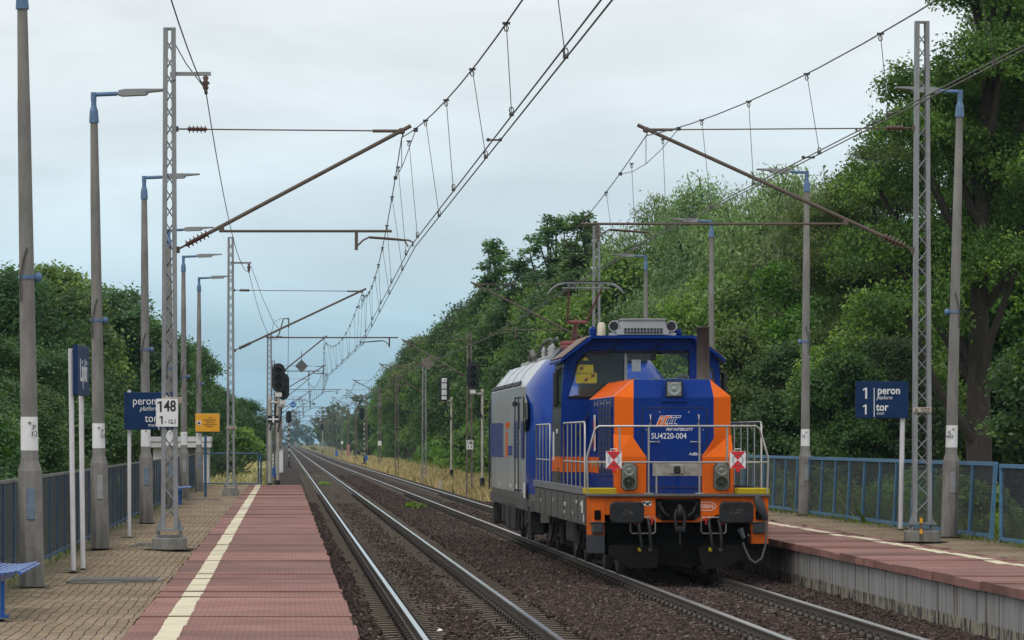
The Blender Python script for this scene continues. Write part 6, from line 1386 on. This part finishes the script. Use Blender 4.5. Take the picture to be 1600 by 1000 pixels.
def leaves(name, mats, lobes, ncl, per, cr, leaf, seed, droop=0.0, fill=.25, flat=.6):
    r = np.random.default_rng(seed); lob = np.array(lobes, float)
    area = (lob[:, 3]*lob[:, 4]*lob[:, 5])**(2/3); pick = r.choice(len(lob), ncl, p=area/area.sum())
    d = r.normal(size=(ncl, 3)); d /= np.linalg.norm(d, axis=1)[:, None]; d[:, 2] = np.where(d[:, 2] < -.35, -d[:, 2]*.6, d[:, 2])
    rad = np.where(r.random(ncl) < fill, r.uniform(.3, .85, ncl), r.uniform(.82, 1.08, ncl))
    c = lob[pick, :3]+d*lob[pick, 3:6]*rad[:, None]
    csz = cr*r.uniform(.6, 1.4, ncl); slot = r.choice(3, ncl, p=(.5, .28, .22))
    n = ncl*per; ci = np.repeat(np.arange(ncl), per)
    off = r.normal(size=(n, 3))*np.array([1, 1, flat]); off = np.clip(off, -1.7, 1.7)*(csz[ci, None])*.60
    if droop: off[:, 2] -= droop*csz[ci]*r.random(n)**.7*2.2
    p = c[ci]+off
    nr = r.normal(size=(n, 3))*.9+d[ci]*.7+np.array([0, 0, .55]); nr /= np.linalg.norm(nr, axis=1)[:, None]
    tg = r.normal(size=(n, 3)); 
    if droop: tg[:, 2] -= 1.6
    tg -= nr*(tg*nr).sum(1)[:, None]; tg /= np.linalg.norm(tg, axis=1)[:, None]+1e-9; bt = np.cross(nr, tg)
    l = (leaf[0]*r.uniform(.65, 1.3, n))[:, None]; w_ = (leaf[1]*r.uniform(.7, 1.25, n))[:, None]
    V = np.empty((n, 4, 3)); V[:, 0] = p-tg*l*.5; V[:, 1] = p+bt*w_*.5+nr*w_*.12; V[:, 2] = p+tg*l*.5; V[:, 3] = p-bt*w_*.5+nr*w_*.12
    me = bpy.data.meshes.new(name); me.vertices.add(n*4); me.vertices.foreach_set('co', V.astype(np.float32).ravel())
    me.loops.add(n*4); me.loops.foreach_set('vertex_index', np.arange(n*4, dtype=np.int32)); me.polygons.add(n)
    me.polygons.foreach_set('loop_start', np.arange(0, n*4, 4, dtype=np.int32))
    for q in mats: me.materials.append(q)
    me.polygons.foreach_set('material_index', slot[ci].astype(np.int32)); me.update(); me.validate()
    return me
def random_lobes(r, h, wx, z0, n, top=1.0, sz=(.28, .45)):
    L_ = []
    for i in range(n):
        t = (i+.5)/n; z = z0+(h-z0)*(.12+.80*t); env = math.sin(math.pi*(.18+.74*t)**top); a = r.uniform(0, 6.28); k = wx*env*r.uniform(.35, .75)
        s_ = wx*r.uniform(*sz)*(.55+.6*env); L_.append((k*math.cos(a), k*math.sin(a), min(z, h-s_*.8), s_, s_, s_*r.uniform(.75, 1.1)))
    return L_
def make_tree(name, label, kind, h, wx, z0, nl, ncl, per, cr, leaf, seed, droop=0, bark='bark', lobes=None, tr_r=.2, group=None, sz=(.28, .45), top=1.0):
    r = random.Random(seed); lobes = lobes or random_lobes(r, h, wx, z0, nl, top, sz)
    t = thing(name, label, 'tree' if name != 'shrub' else 'shrub', (0, 0, 0), group, local=True)
    me = leaves('crown', LV[kind], lobes, ncl, per, cr, leaf, seed, droop); o = bpy.data.objects.new('crown', me); COL.objects.link(o); o.parent = t
    q = MB(); pts = []; n = 8
    for i in range(n): f = i/(n-1); pts.append((.25*math.sin(f*3+seed)*f, .25*math.cos(f*2.3+seed)*f, -.4+(h*.82+.4)*f))
    q.path(pts, [tr_r*(1-.85*i/(n-1))*(1.35 if i == 0 else 1) for i in range(n)], n=9)
    for lb in lobes:
        zb_ = max(z0*.6, lb[2]-h*.22); f = min(.95, (zb_+.4)/(h*.82+.4)); i = min(n-2, int(f*(n-1))); b0 = Vector(pts[i]).lerp(Vector(pts[i+1]), f*(n-1)-i)
        e = Vector(lb[:3]); m_ = b0.lerp(e, .5)+Vector((r.uniform(-.3, .3), r.uniform(-.3, .3), -.2)); q.path([b0, m_, e, e+Vector((r.uniform(-.5, .5), r.uniform(-.5, .5), lb[5]*.7))], [tr_r*.42*(1-f*.5), tr_r*.28, tr_r*.15, tr_r*.06], n=6)
    q.build('trunk', M[bark], t)
    return t
PROTO = {}
used_proto = set()
def plant(kind, x, y, z, sc, rz, label, group=None, sz=None):
    p_ = PROTO[kind]
    if kind in used_proto: o = copy_tree(p_)
    else: o = p_; used_proto.add(kind)
    o.location = (x, y, z); o.rotation_euler = (0, 0, rz); o.scale = (sc*(sz or 1), sc*(sz or 1), sc); o['label'] = label
    if group: o['group'] = group
    elif 'group' in o: del o['group']
    return o
# near oak with its own open crown
rr_ = random.Random(3)
oak_l = [(.3, -.6, 15.4, 1.5, 1.6, 1.1), (-1.5, .3, 12.7, 1.3, 1.5, .8), (-2.2, -1.0, 11.3, 1.3, 1.5, .7), (-2.9, .2, 9.9, 1.3, 1.5, .7), (-2.5, .8, 8.0, 1.5, 1.6, .9), (-2.3, -1.2, 6.2, 1.5, 1.5, .9), (-.2, 0, 17.4, 2.2, 2.2, 1.4), (.3, -1.6, 13.2, 1.7, 1.6, 1.1), (1.0, .5, 15.6, 2.2, 2.2, 1.5), (2.4, -.5, 13.6, 2.2, 2.2, 1.4), (.2, .8, 10.6, 1.9, 2.0, 1.2), (2.2, -1.0, 10.2, 2.1, 2.0, 1.3), (3.7, .4, 11.6, 1.9, 2.0, 1.2), (3.3, 0, 8.0, 2.0, 2.0, 1.1), (.8, -1.4, 7.6, 1.8, 1.6, 1.0), (-.8, 1.2, 8.2, 1.7, 1.9, .9), (4.5, 0, 14.6, 2.0, 2.0, 1.4), (-.2, 2.2, 12.0, 1.8, 2.0, 1.3), (1.5, 2.4, 12.6, 2.2, 2.0, 1.6), (.8, 2.2, 8.8, 2.0, 2.0, 1.3)]
PROTO['oak'] = make_tree('oak_tree', '', 'oak', 18, 6, 4, 0, 2700, 60, .42, (.118, .080), 11, lobes=oak_l, tr_r=.44)
PROTO['willow'] = make_tree('willow_tree', '', 'willow', 15, 4.6, 1.0, 26, 2300, 22, .52, (.26, .075), 21, droop=.55, tr_r=.3, sz=(.26, .42), top=.85)
PROTO['willow2'] = make_tree('willow_tree', '', 'willow', 14, 5.2, .8, 30, 2300, 22, .55, (.27, .08), 22, droop=.45, tr_r=.3, sz=(.24, .40), top=.8)
rp_ = random.Random(9); pop_l = []
for i in range(52):
    t_ = ((i+.5)/52)**.85; k_ = (2.3*(1-t_)**.75+.18)*rp_.uniform(.25, 1.0); a_ = rp_.uniform(0, 6.28); s_ = .22+.55*(1-t_)**.8; pop_l.append((k_*math.cos(a_), k_*math.sin(a_), 2+13.7*t_, s_*rp_.uniform(.7, 1.2), s_, s_*rp_.uniform(1.1, 1.9)))
PROTO['poplar'] = make_tree('poplar_tree', '', 'dark', 16, 2.1, 2.0, 44, 1300, 22, .25, (.16, .11), 31, lobes=pop_l, tr_r=.14)
PROTO['broad'] = make_tree('broadleaf_tree', '', 'mid', 13, 4.4, .8, 24, 1900, 24, .55, (.24, .15), 41, tr_r=.25, top=.85)
PROTO['broad2'] = make_tree('broadleaf_tree', '', 'mid', 12, 4.0, .6, 22, 1800, 24, .50, (.22, .15), 42, tr_r=.22, top=.9)
PROTO['dark'] = make_tree('broadleaf_tree', '', 'dark', 13, 4.6, .8, 24, 1900, 24, .55, (.23, .15), 43, tr_r=.25, top=.85)
PROTO['dark2'] = make_tree('broadleaf_tree', '', 'dark', 11, 3.6, .6, 20, 1700, 24, .50, (.22, .14), 44, tr_r=.22, top=.9)
PROTO['shrub'] = make_tree('shrub', '', 'shrub', 2.6, 1.7, .1, 11, 420, 22, .30, (.15, .09), 51, tr_r=.05)
PROTO['shrub2'] = make_tree('shrub', '', 'mid', 3.6, 2.0, .1, 13, 560, 22, .32, (.17, .11), 52, tr_r=.06)
PH = {'oak': 18, 'willow': 15, 'willow2': 14, 'poplar': 16, 'broad': 13, 'broad2': 12, 'dark': 13, 'dark2': 11, 'shrub': 2.6, 'shrub2': 3.6}
def at_px(kind, u, vtop, y, label, group=None, wf=1.0, gz_=-.42, rz=None):
    "a tree whose top shows at height vtop when it stands at distance y"
    x = (u-VU)*y/F; hgt = H-(vtop-VV)*y/F-gz_
    return plant(kind, x, y, gz_, hgt/PH[kind], random.uniform(0, 6.28) if rz is None else rz, label, group, wf)
GR = 'trees of the wood right of the tracks'; GL = 'trees behind the left platform'
plant('oak', 19.9, 108, -.42, 1.0, 0.0, 'big oak at the right edge with dark trunk and open leafy boughs')
at_px('oak', 1398, 238, 126, 'second smaller oak with leafy crown left of the big oak', GR, 1.0, rz=2.2)
plant('oak', 25.5, 132, -.42, 1.12, .15, 'tall dark tree standing directly behind the big oak', GR, 1.0)
plant('oak', 30.5, 142, -.42, 1.2, -.3, 'tallest leafy tree behind the oak near the right edge', GR, 1.0)
at_px('dark', 1475, 330, 134, 'dark tree closing the gap behind the big oak trunk', GR, 1.0)
at_px('broad', 1590, 300, 122, 'leafy tree cut off by the right edge behind the oak', GR, 1.0)
at_px('dark2', 1720, 420, 96, 'dark undergrowth tree at the right edge under the oak', GR, 1.2)
at_px('broad2', 1385, 450, 118, 'lower yellowish green tree at the left foot of the oak', GR, 1.1)
at_px('willow', 1296, 243, 150, 'tall pale willow directly left of the oak', GR, 1.0)
at_px('willow2', 1205, 243, 163, 'broad pale willow whose crown shows above the middle of the right cantilever', GR, .95)
at_px('willow', 1105, 252, 172, 'rounded willow whose crown stands highest behind the tie rod end', GR, .9)
at_px('willow2', 1030, 290, 180, 'willow sloping down to the poplars behind the cab roof', GR, .8)
at_px('poplar', 915, 325, 196, 'tallest slim poplar of the row left of the willows', GR, 1.7)
at_px('poplar', 862, 330, 216, 'slim poplar second from the willows in the row', GR, 1.8)
at_px('poplar', 775, 368, 262, 'slim poplar at the left end of the row, with open top', GR, 1.5)
at_px('poplar', 818, 398, 236, 'short slim poplar between two taller poplars', GR, 2.0)
for (u, v, y, k, lab) in ((965, 390, 176, 'broad', 'leafy tree filling the wood below the tallest poplar'), (890, 430, 206, 'dark', 'dark leafy tree right of the pantograph mast gap'), (845, 450, 222, 'broad2', 'leafy tree behind the pantograph head'), (795, 450, 254, 'broad', 'leafy tree at the left foot of the poplars'),
        (748, 462, 284, 'dark', 'dark leafy tree above the front right signal'), (706, 492, 330, 'dark2', 'dark leafy tree above the rusty diamond board'), (672, 520, 378, 'broad', 'leafy tree behind the mast with the diamond board'), (648, 540, 424, 'dark', 'dark leafy tree at the left end of the tall wood'), (632, 556, 462, 'broad2', 'last leafy tree of the wood beside the open line')): at_px(k, u, v, y, lab, GR, .95)
for (u, v, y, k, lab) in ((1260, 400, 142, 'broad', 'leafy tree behind the lamp post right of the locomotive'), (1185, 380, 150, 'willow2', 'smaller willow left of the lamp post beside the locomotive'), (1120, 420, 150, 'broad', 'leafy tree behind the exhaust pipe'), (1050, 430, 158, 'willow', 'smaller willow behind the air conditioner on the cab roof'), (1330, 420, 132, 'broad2', 'leafy tree between the sign and the willow'), (1160, 510, 128, 'broad2', 'low leafy tree right of the cab'), (1235, 530, 120, 'dark2', 'low dark tree above the right fence'), (1398, 520, 113, 'dark', 'dark tree behind the right platform sign'), (1310, 540, 112, 'dark2', 'low dark tree left of the right platform sign'), (990, 480, 165, 'dark', 'dark tree behind the cab roof')): at_px(k, u, v, y, lab, GR, 1.05)
# second row to close the wood
for i in range(16):
    y = 150+i*11; u0 = VU+F*(24+i*.2+random.uniform(0, 4))/y
    plant(random.choice(('dark', 'broad', 'dark2')), (u0-VU)*y/F, y, -.42, random.uniform(.75, .95), random.uniform(0, 6), 'tree in the dense second row of the wood, seen only between the trees in front', 'second row trees of the right hand wood', 1.1)
for i in range(9):
    y = 118+i*5; x = 21+random.uniform(0, 5); plant(random.choice(('dark', 'dark2')), x, y, -.42, random.uniform(.5, .75), random.uniform(0, 6), 'dark low tree in the shade behind the right fence', 'low trees behind the right fence', 1.25)
# shrubs along the fence and the foot of the wood
GS = 'shrubs at the foot of the right hand wood'
for i in range(26):
    y = 66+i*3.4+random.uniform(-1, 1); x = 13.6+random.uniform(-.5, 1.6); plant(random.choice(('shrub', 'shrub2')), x, y, -.42, random.uniform(.42, .62), random.uniform(0, 6), 'bright green shrub growing just behind the light blue fence', 'shrubs behind the light blue fence', 1.1)
for i in range(34):
    y = 150+i*7.5+random.uniform(-3, 3); x = 13.2+i*.06+random.uniform(-.4, 1.6); plant(random.choice(('shrub', 'shrub2')), x, y, -.42, random.uniform(.7, 1.3), random.uniform(0, 6), 'green shrub between the dry grass and the wood', GS, 1.15)
for i in range(14):
    y = 158+i*9; x = 15.6+random.uniform(-.6, 1.2); plant('broad2' if i % 2 else 'dark2', x, y, -.42, random.uniform(.42, .62), random.uniform(0, 6), 'low dense tree at the front edge of the wood above the dry grass', 'low trees edging the dry grass', 1.3)
# left side
for (u, v, y, k, lab) in ((15, 412, 145, 'dark', 'dark tree at the left edge above the platform fence'), (52, 406, 158, 'broad', 'leafy tree behind the nearest left lamp post'), (100, 450, 153, 'dark2', 'dark tree above the Lipki sign'), (130, 438, 170, 'broad2', 'green tree left of the second left lamp post'), (176, 446, 166, 'dark', 'dark tree between the second and third left lamp posts'), (214, 486, 180, 'broad', 'tree behind the third left lamp post'), (262, 515, 205, 'dark', 'dark tree behind the near left mast'), (302, 532, 215, 'dark2', 'tree with ragged right edge behind the slim left lamp posts'), (324, 568, 225, 'dark2', 'smaller tree right of the ragged one beside the farthest left lamp')): at_px(k, u, v, y, lab, GL, .8 if u > 230 else 1.1)
for (u, v, y, k, lab) in ((352, 618, 270, 'dark2', 'round tree left of the second left mast in the meadow'), (378, 620, 285, 'dark', 'taller round tree right of the second left mast in the meadow'), (332, 655, 240, 'shrub2', 'round bush at the near edge of the meadow')): at_px(k, u, v, y, lab, GL, 1.3)
for i in range(17):
    y = 62+i*4.2+random.uniform(-1.5, 1.5); x = -6.4-random.uniform(0, 2.5); k = ('dark2', 'dark')[i % 2]; plant(k, x-(y-72)*.02, y, -.42, random.uniform(.30, .45), random.uniform(0, 6), 'low dense tree filling the hedge behind the dark blue left fence', 'hedge trees behind the left fence', 1.35)
for i in range(10):
    y = 80+i*9; x = -11.5-random.uniform(0, 2); plant(('dark', 'broad')[i % 2], x, y, -.42, random.uniform(.45, .6), random.uniform(0, 6), 'tree in the second row behind the left fence', 'second row trees behind the left fence', 1.2)
# dark moss-coloured discs round the post feet, painted in place of contact shadows
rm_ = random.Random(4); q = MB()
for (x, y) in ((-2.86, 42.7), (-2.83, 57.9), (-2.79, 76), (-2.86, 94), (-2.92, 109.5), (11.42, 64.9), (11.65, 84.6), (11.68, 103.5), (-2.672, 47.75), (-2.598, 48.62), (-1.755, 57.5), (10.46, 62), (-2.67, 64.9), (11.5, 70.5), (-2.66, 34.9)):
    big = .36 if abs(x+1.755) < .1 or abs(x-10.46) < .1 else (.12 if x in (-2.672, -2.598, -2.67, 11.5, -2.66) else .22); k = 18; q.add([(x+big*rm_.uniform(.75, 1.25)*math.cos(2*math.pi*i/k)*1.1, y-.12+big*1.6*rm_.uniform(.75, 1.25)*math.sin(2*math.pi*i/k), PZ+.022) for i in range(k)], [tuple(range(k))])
tag(q.build('contact_shade_at_post_feet', mat('painted_contact_shade', (.07, .066, .035), .95, var=.5, vs=9), None), kind='stuff')
# scattered trees further along the line
for i, (u, v, y, k) in enumerate(((606, 602, 520, 'dark'), (592, 618, 600, 'dark2'), (562, 644, 820, 'dark'), (548, 656, 900, 'broad2'), (618, 640, 450, 'broad2'), (604, 656, 480, 'shrub2'))):
    at_px(k, u, v, y, ('dark tree beyond the wood among the distant right masts', 'lower dark tree just left of it among the distant right masts', 'hazy tree behind the pink footed mast', 'hazy low tree near the vanishing row of masts', 'pale low tree at the far foot of the wood', 'pale bush beside the far masts')[i], 'lone trees along the far right hand line', 1.2)
# far-off woods that read as one hazy mass
def far_wood(name, spots, seed, leaf=1.5):
    r = np.random.default_rng(seed); lob = []
    for (x0, x1, y, h) in spots:
        for i in range(int((x1-x0)/6)+1): x = x0+6*i+r.uniform(-2, 2); hh = h*r.uniform(.6, 1.1); lob.append((x, y+r.uniform(-8, 8), hh*.12-.4, 5.5, 6, hh*.88))
    me = leaves(name, LV['dark'], lob, len(lob)*30, 16, 1.5, (leaf, leaf*.8), seed); o = bpy.data.objects.new(name, me); COL.objects.link(o); o['kind'] = 'stuff'
far_wood('far_wood', [(-150, -14, 950, 15), (-250, -40, 560, 9), (6+8, 70, 1150, 18), (-60, -6, 1700, 18), (18, 120, 760, 13), (-10, 60, 2300, 24), (14, 40, 560, 8)], 5)

# low farmhouse with a red roof far right
t = thing('red_roofed_house', 'small far house with a red tiled roof among the trees right of the line', 'house', (24, 1100, -.42))
q = MB(); q.box((24, 1104, 1.3), (6, 8, 3.4)); q.build('wall', M['signal_post'], t); q = MB(); q.prism([(1100-.4, 2.9), (1108.4, 2.9), (1104, 5.2)], 20.6, 27.4, 'x'); q.build('roof', mat('red_tiles', (.36, .09, .05), .8, var=.3), t)

# grass: dry verge, weeds
def grass(name, n, area, h, w_, mats, seed, zf=-.42, prob=None):
    r = np.random.default_rng(seed); x = r.uniform(area[0], area[1], n); t_ = r.random(n)**1.6; y = area[2]+(area[3]-area[2])*t_
    z = np.full(n, zf) if not callable(zf) else zf(x, y)
    nzv = np.sin(x*1.3+y*.21)*.5+np.sin(y*.53-x*.7)*.5; hh = h*r.uniform(.5, 1.25, n)*(1+.35*nzv); ww = w_*r.uniform(.6, 1.3, n)*(1+(y-area[2])/300)
    a = r.uniform(0, 6.28, n); ca, sa = np.cos(a), np.sin(a); ln = np.clip(r.normal(0, .28, (n, 2)), -.5, .5)*np.minimum(hh, h*1.4)[:, None]
    V = np.empty((n, 5, 3)); zz = np.zeros(n)
    base = np.stack([x, y, z-.05], 1); dx = np.stack([ca*ww/2, sa*ww/2, zz], 1)
    mid = base+np.stack([ln[:, 0]*.35, ln[:, 1]*.35, hh*.6], 1); tip = base+np.stack([ln[:, 0], ln[:, 1], hh], 1)
    V[:, 0] = base-dx; V[:, 1] = base+dx; V[:, 2] = mid+dx*.8; V[:, 3] = tip; V[:, 4] = mid-dx*.8
    me = bpy.data.meshes.new(name); me.vertices.add(n*5); me.vertices.foreach_set('co', V.astype(np.float32).ravel()); me.loops.add(n*5); me.loops.foreach_set('vertex_index', np.arange(n*5, dtype=np.int32)); me.polygons.add(n); me.polygons.foreach_set('loop_start', np.arange(0, n*5, 5, dtype=np.int32))
    for q in mats: me.materials.append(q)
    g_ = (nzv+r.normal(0, .55, n)); sl_ = np.where(g_ > 1.0, 2, np.where(r.random(n) < .45, 1, 0)) if prob is None else r.choice(len(mats), n, p=prob)
    me.polygons.foreach_set('material_index', sl_.astype(np.int32)); me.update(); me.validate()
    o = bpy.data.objects.new(name, me); COL.objects.link(o); o['kind'] = 'stuff'; return o
st = [leaf_mat('straw', (.45, .35, .165), .25, .8), leaf_mat('pale_straw', (.58, .47, .26), .25, .8), leaf_mat('green_blade', (.13, .17, .04), .3, .6)]
gr = [leaf_mat('grass_green', (.085, .14, .025), .3, .6), leaf_mat('grass_yellowish', (.16, .18, .045), .3, .6), leaf_mat('grass_deep', (.05, .09, .02), .3, .6)]
grass('dry_grass', 110000, (8.55, 13.4, 138, 560), .55, .035, st, 1)
grass('dry_grass_by_left_track', 26000, (-12, -1.15, 144, 420), .55, .035, st, 2)
grass('dry_grass_left_verge', 5000, (-1.6, -.75, 144, 420), .55, .035, [st[0], gr[1], gr[0]], 3, prob=(.5, .3, .2))
grass('green_verge', 14000, (12.2, 15.5, 138, 420), .7, .05, gr, 4)
grass('grass_behind_fence', 14000, (11.9, 14.5, 56, 145), .85, .03, gr, 6, zf=-.1)
grass('weeds_along_right_fence', 2600, (11.45, 12.0, 58, 142), .12, .02, gr, 7, zf=PZ)
grass('weeds_along_left_fence', 2600, (-3.55, -3.12, 38, 142), .10, .02, gr, 8, zf=PZ)
grass('grass_behind_left_fence', 9000, (-6.5, -4.4, 40, 145), .9, .035, gr, 9, zf=-.3)
grass('slab_joint_weeds', 160, (-1.42, -1.34, 38, 60), .05, .012, gr, 12, zf=PZ)
def tuft(x, y, z, label, n=60, h=.22, r0=.16, seed=0):
    t = thing('weed', label, 'weed', (x, y, z), 'weeds growing in the ballast', local=True)
    me = leaves('leaves', LV['shrub'], [(0, 0, h*.5, r0, r0, h*.5)], n, 6, .06, (.10, .05), seed); o = bpy.data.objects.new('leaves', me); COL.objects.link(o); o.parent = t
    q = MB()
    for i in range(6): a = i*1.05; q.path([(0, 0, -.05), (r0*.4*math.cos(a), r0*.4*math.sin(a), h*.5), (r0*.7*math.cos(a), r0*.7*math.sin(a), h)], .006, n=4)
    q.build('stem', LV['shrub'][1], t, (0, 0, 0))
tuft(4.55, 128, -.15, 'leafy green weed in the ballast between the tracks left of the silver locomotive', seed=1, h=.30, r0=.2)
tuft(4.35, 131, -.15, 'smaller green weed in the ballast beyond the larger one between the tracks', 40, .22, .14, seed=2)
tuft(2.15, 205, -.15, 'flat green weed patch between the rails of the empty track', 50, .14, .32, seed=3)
c = px(688, 986, 42); tuft_p = px(687, 986, F*(H+.17)/(986-VV))
t = thing('paper_scrap', 'white scrap of paper lying between the rails of the empty track', 'litter', (tuft_p.x, tuft_p.y, -.165)); q = MB(); x, y = tuft_p.x, tuft_p.y
q.add([(x-.035, y-.02, -.17), (x+.03, y-.03, -.165), (x+.035, y+.04, -.15), (x-.005, y+.02, -.135), (x-.03, y+.05, -.16)], [(0, 1, 3), (1, 2, 3), (0, 3, 4)]); q.build('paper', M['plate_white'], t)

# ------------------------------------------------------------------ air: one box of even, thin haze round everything
hz_ = MB(); hz_.box((0, 2500, 12.8), (3100, 5700, 28.6)); hb = hz_.build('haze', [], None); hb['kind'] = 'stuff'
hm = bpy.data.materials.new('thin_blue_haze'); hm.use_nodes = True; ht = hm.node_tree; ht.nodes.clear()
o_ = ht.nodes.new('ShaderNodeOutputMaterial'); pv = ht.nodes.new('ShaderNodeVolumePrincipled'); pv.inputs['Color'].default_value = (.52, .74, .92, 1); pv.inputs['Density'].default_value = .0001; pv.inputs['Anisotropy'].default_value = .1
ht.links.new(pv.outputs[0], o_.inputs['Volume']); hb.data.materials.append(hm)
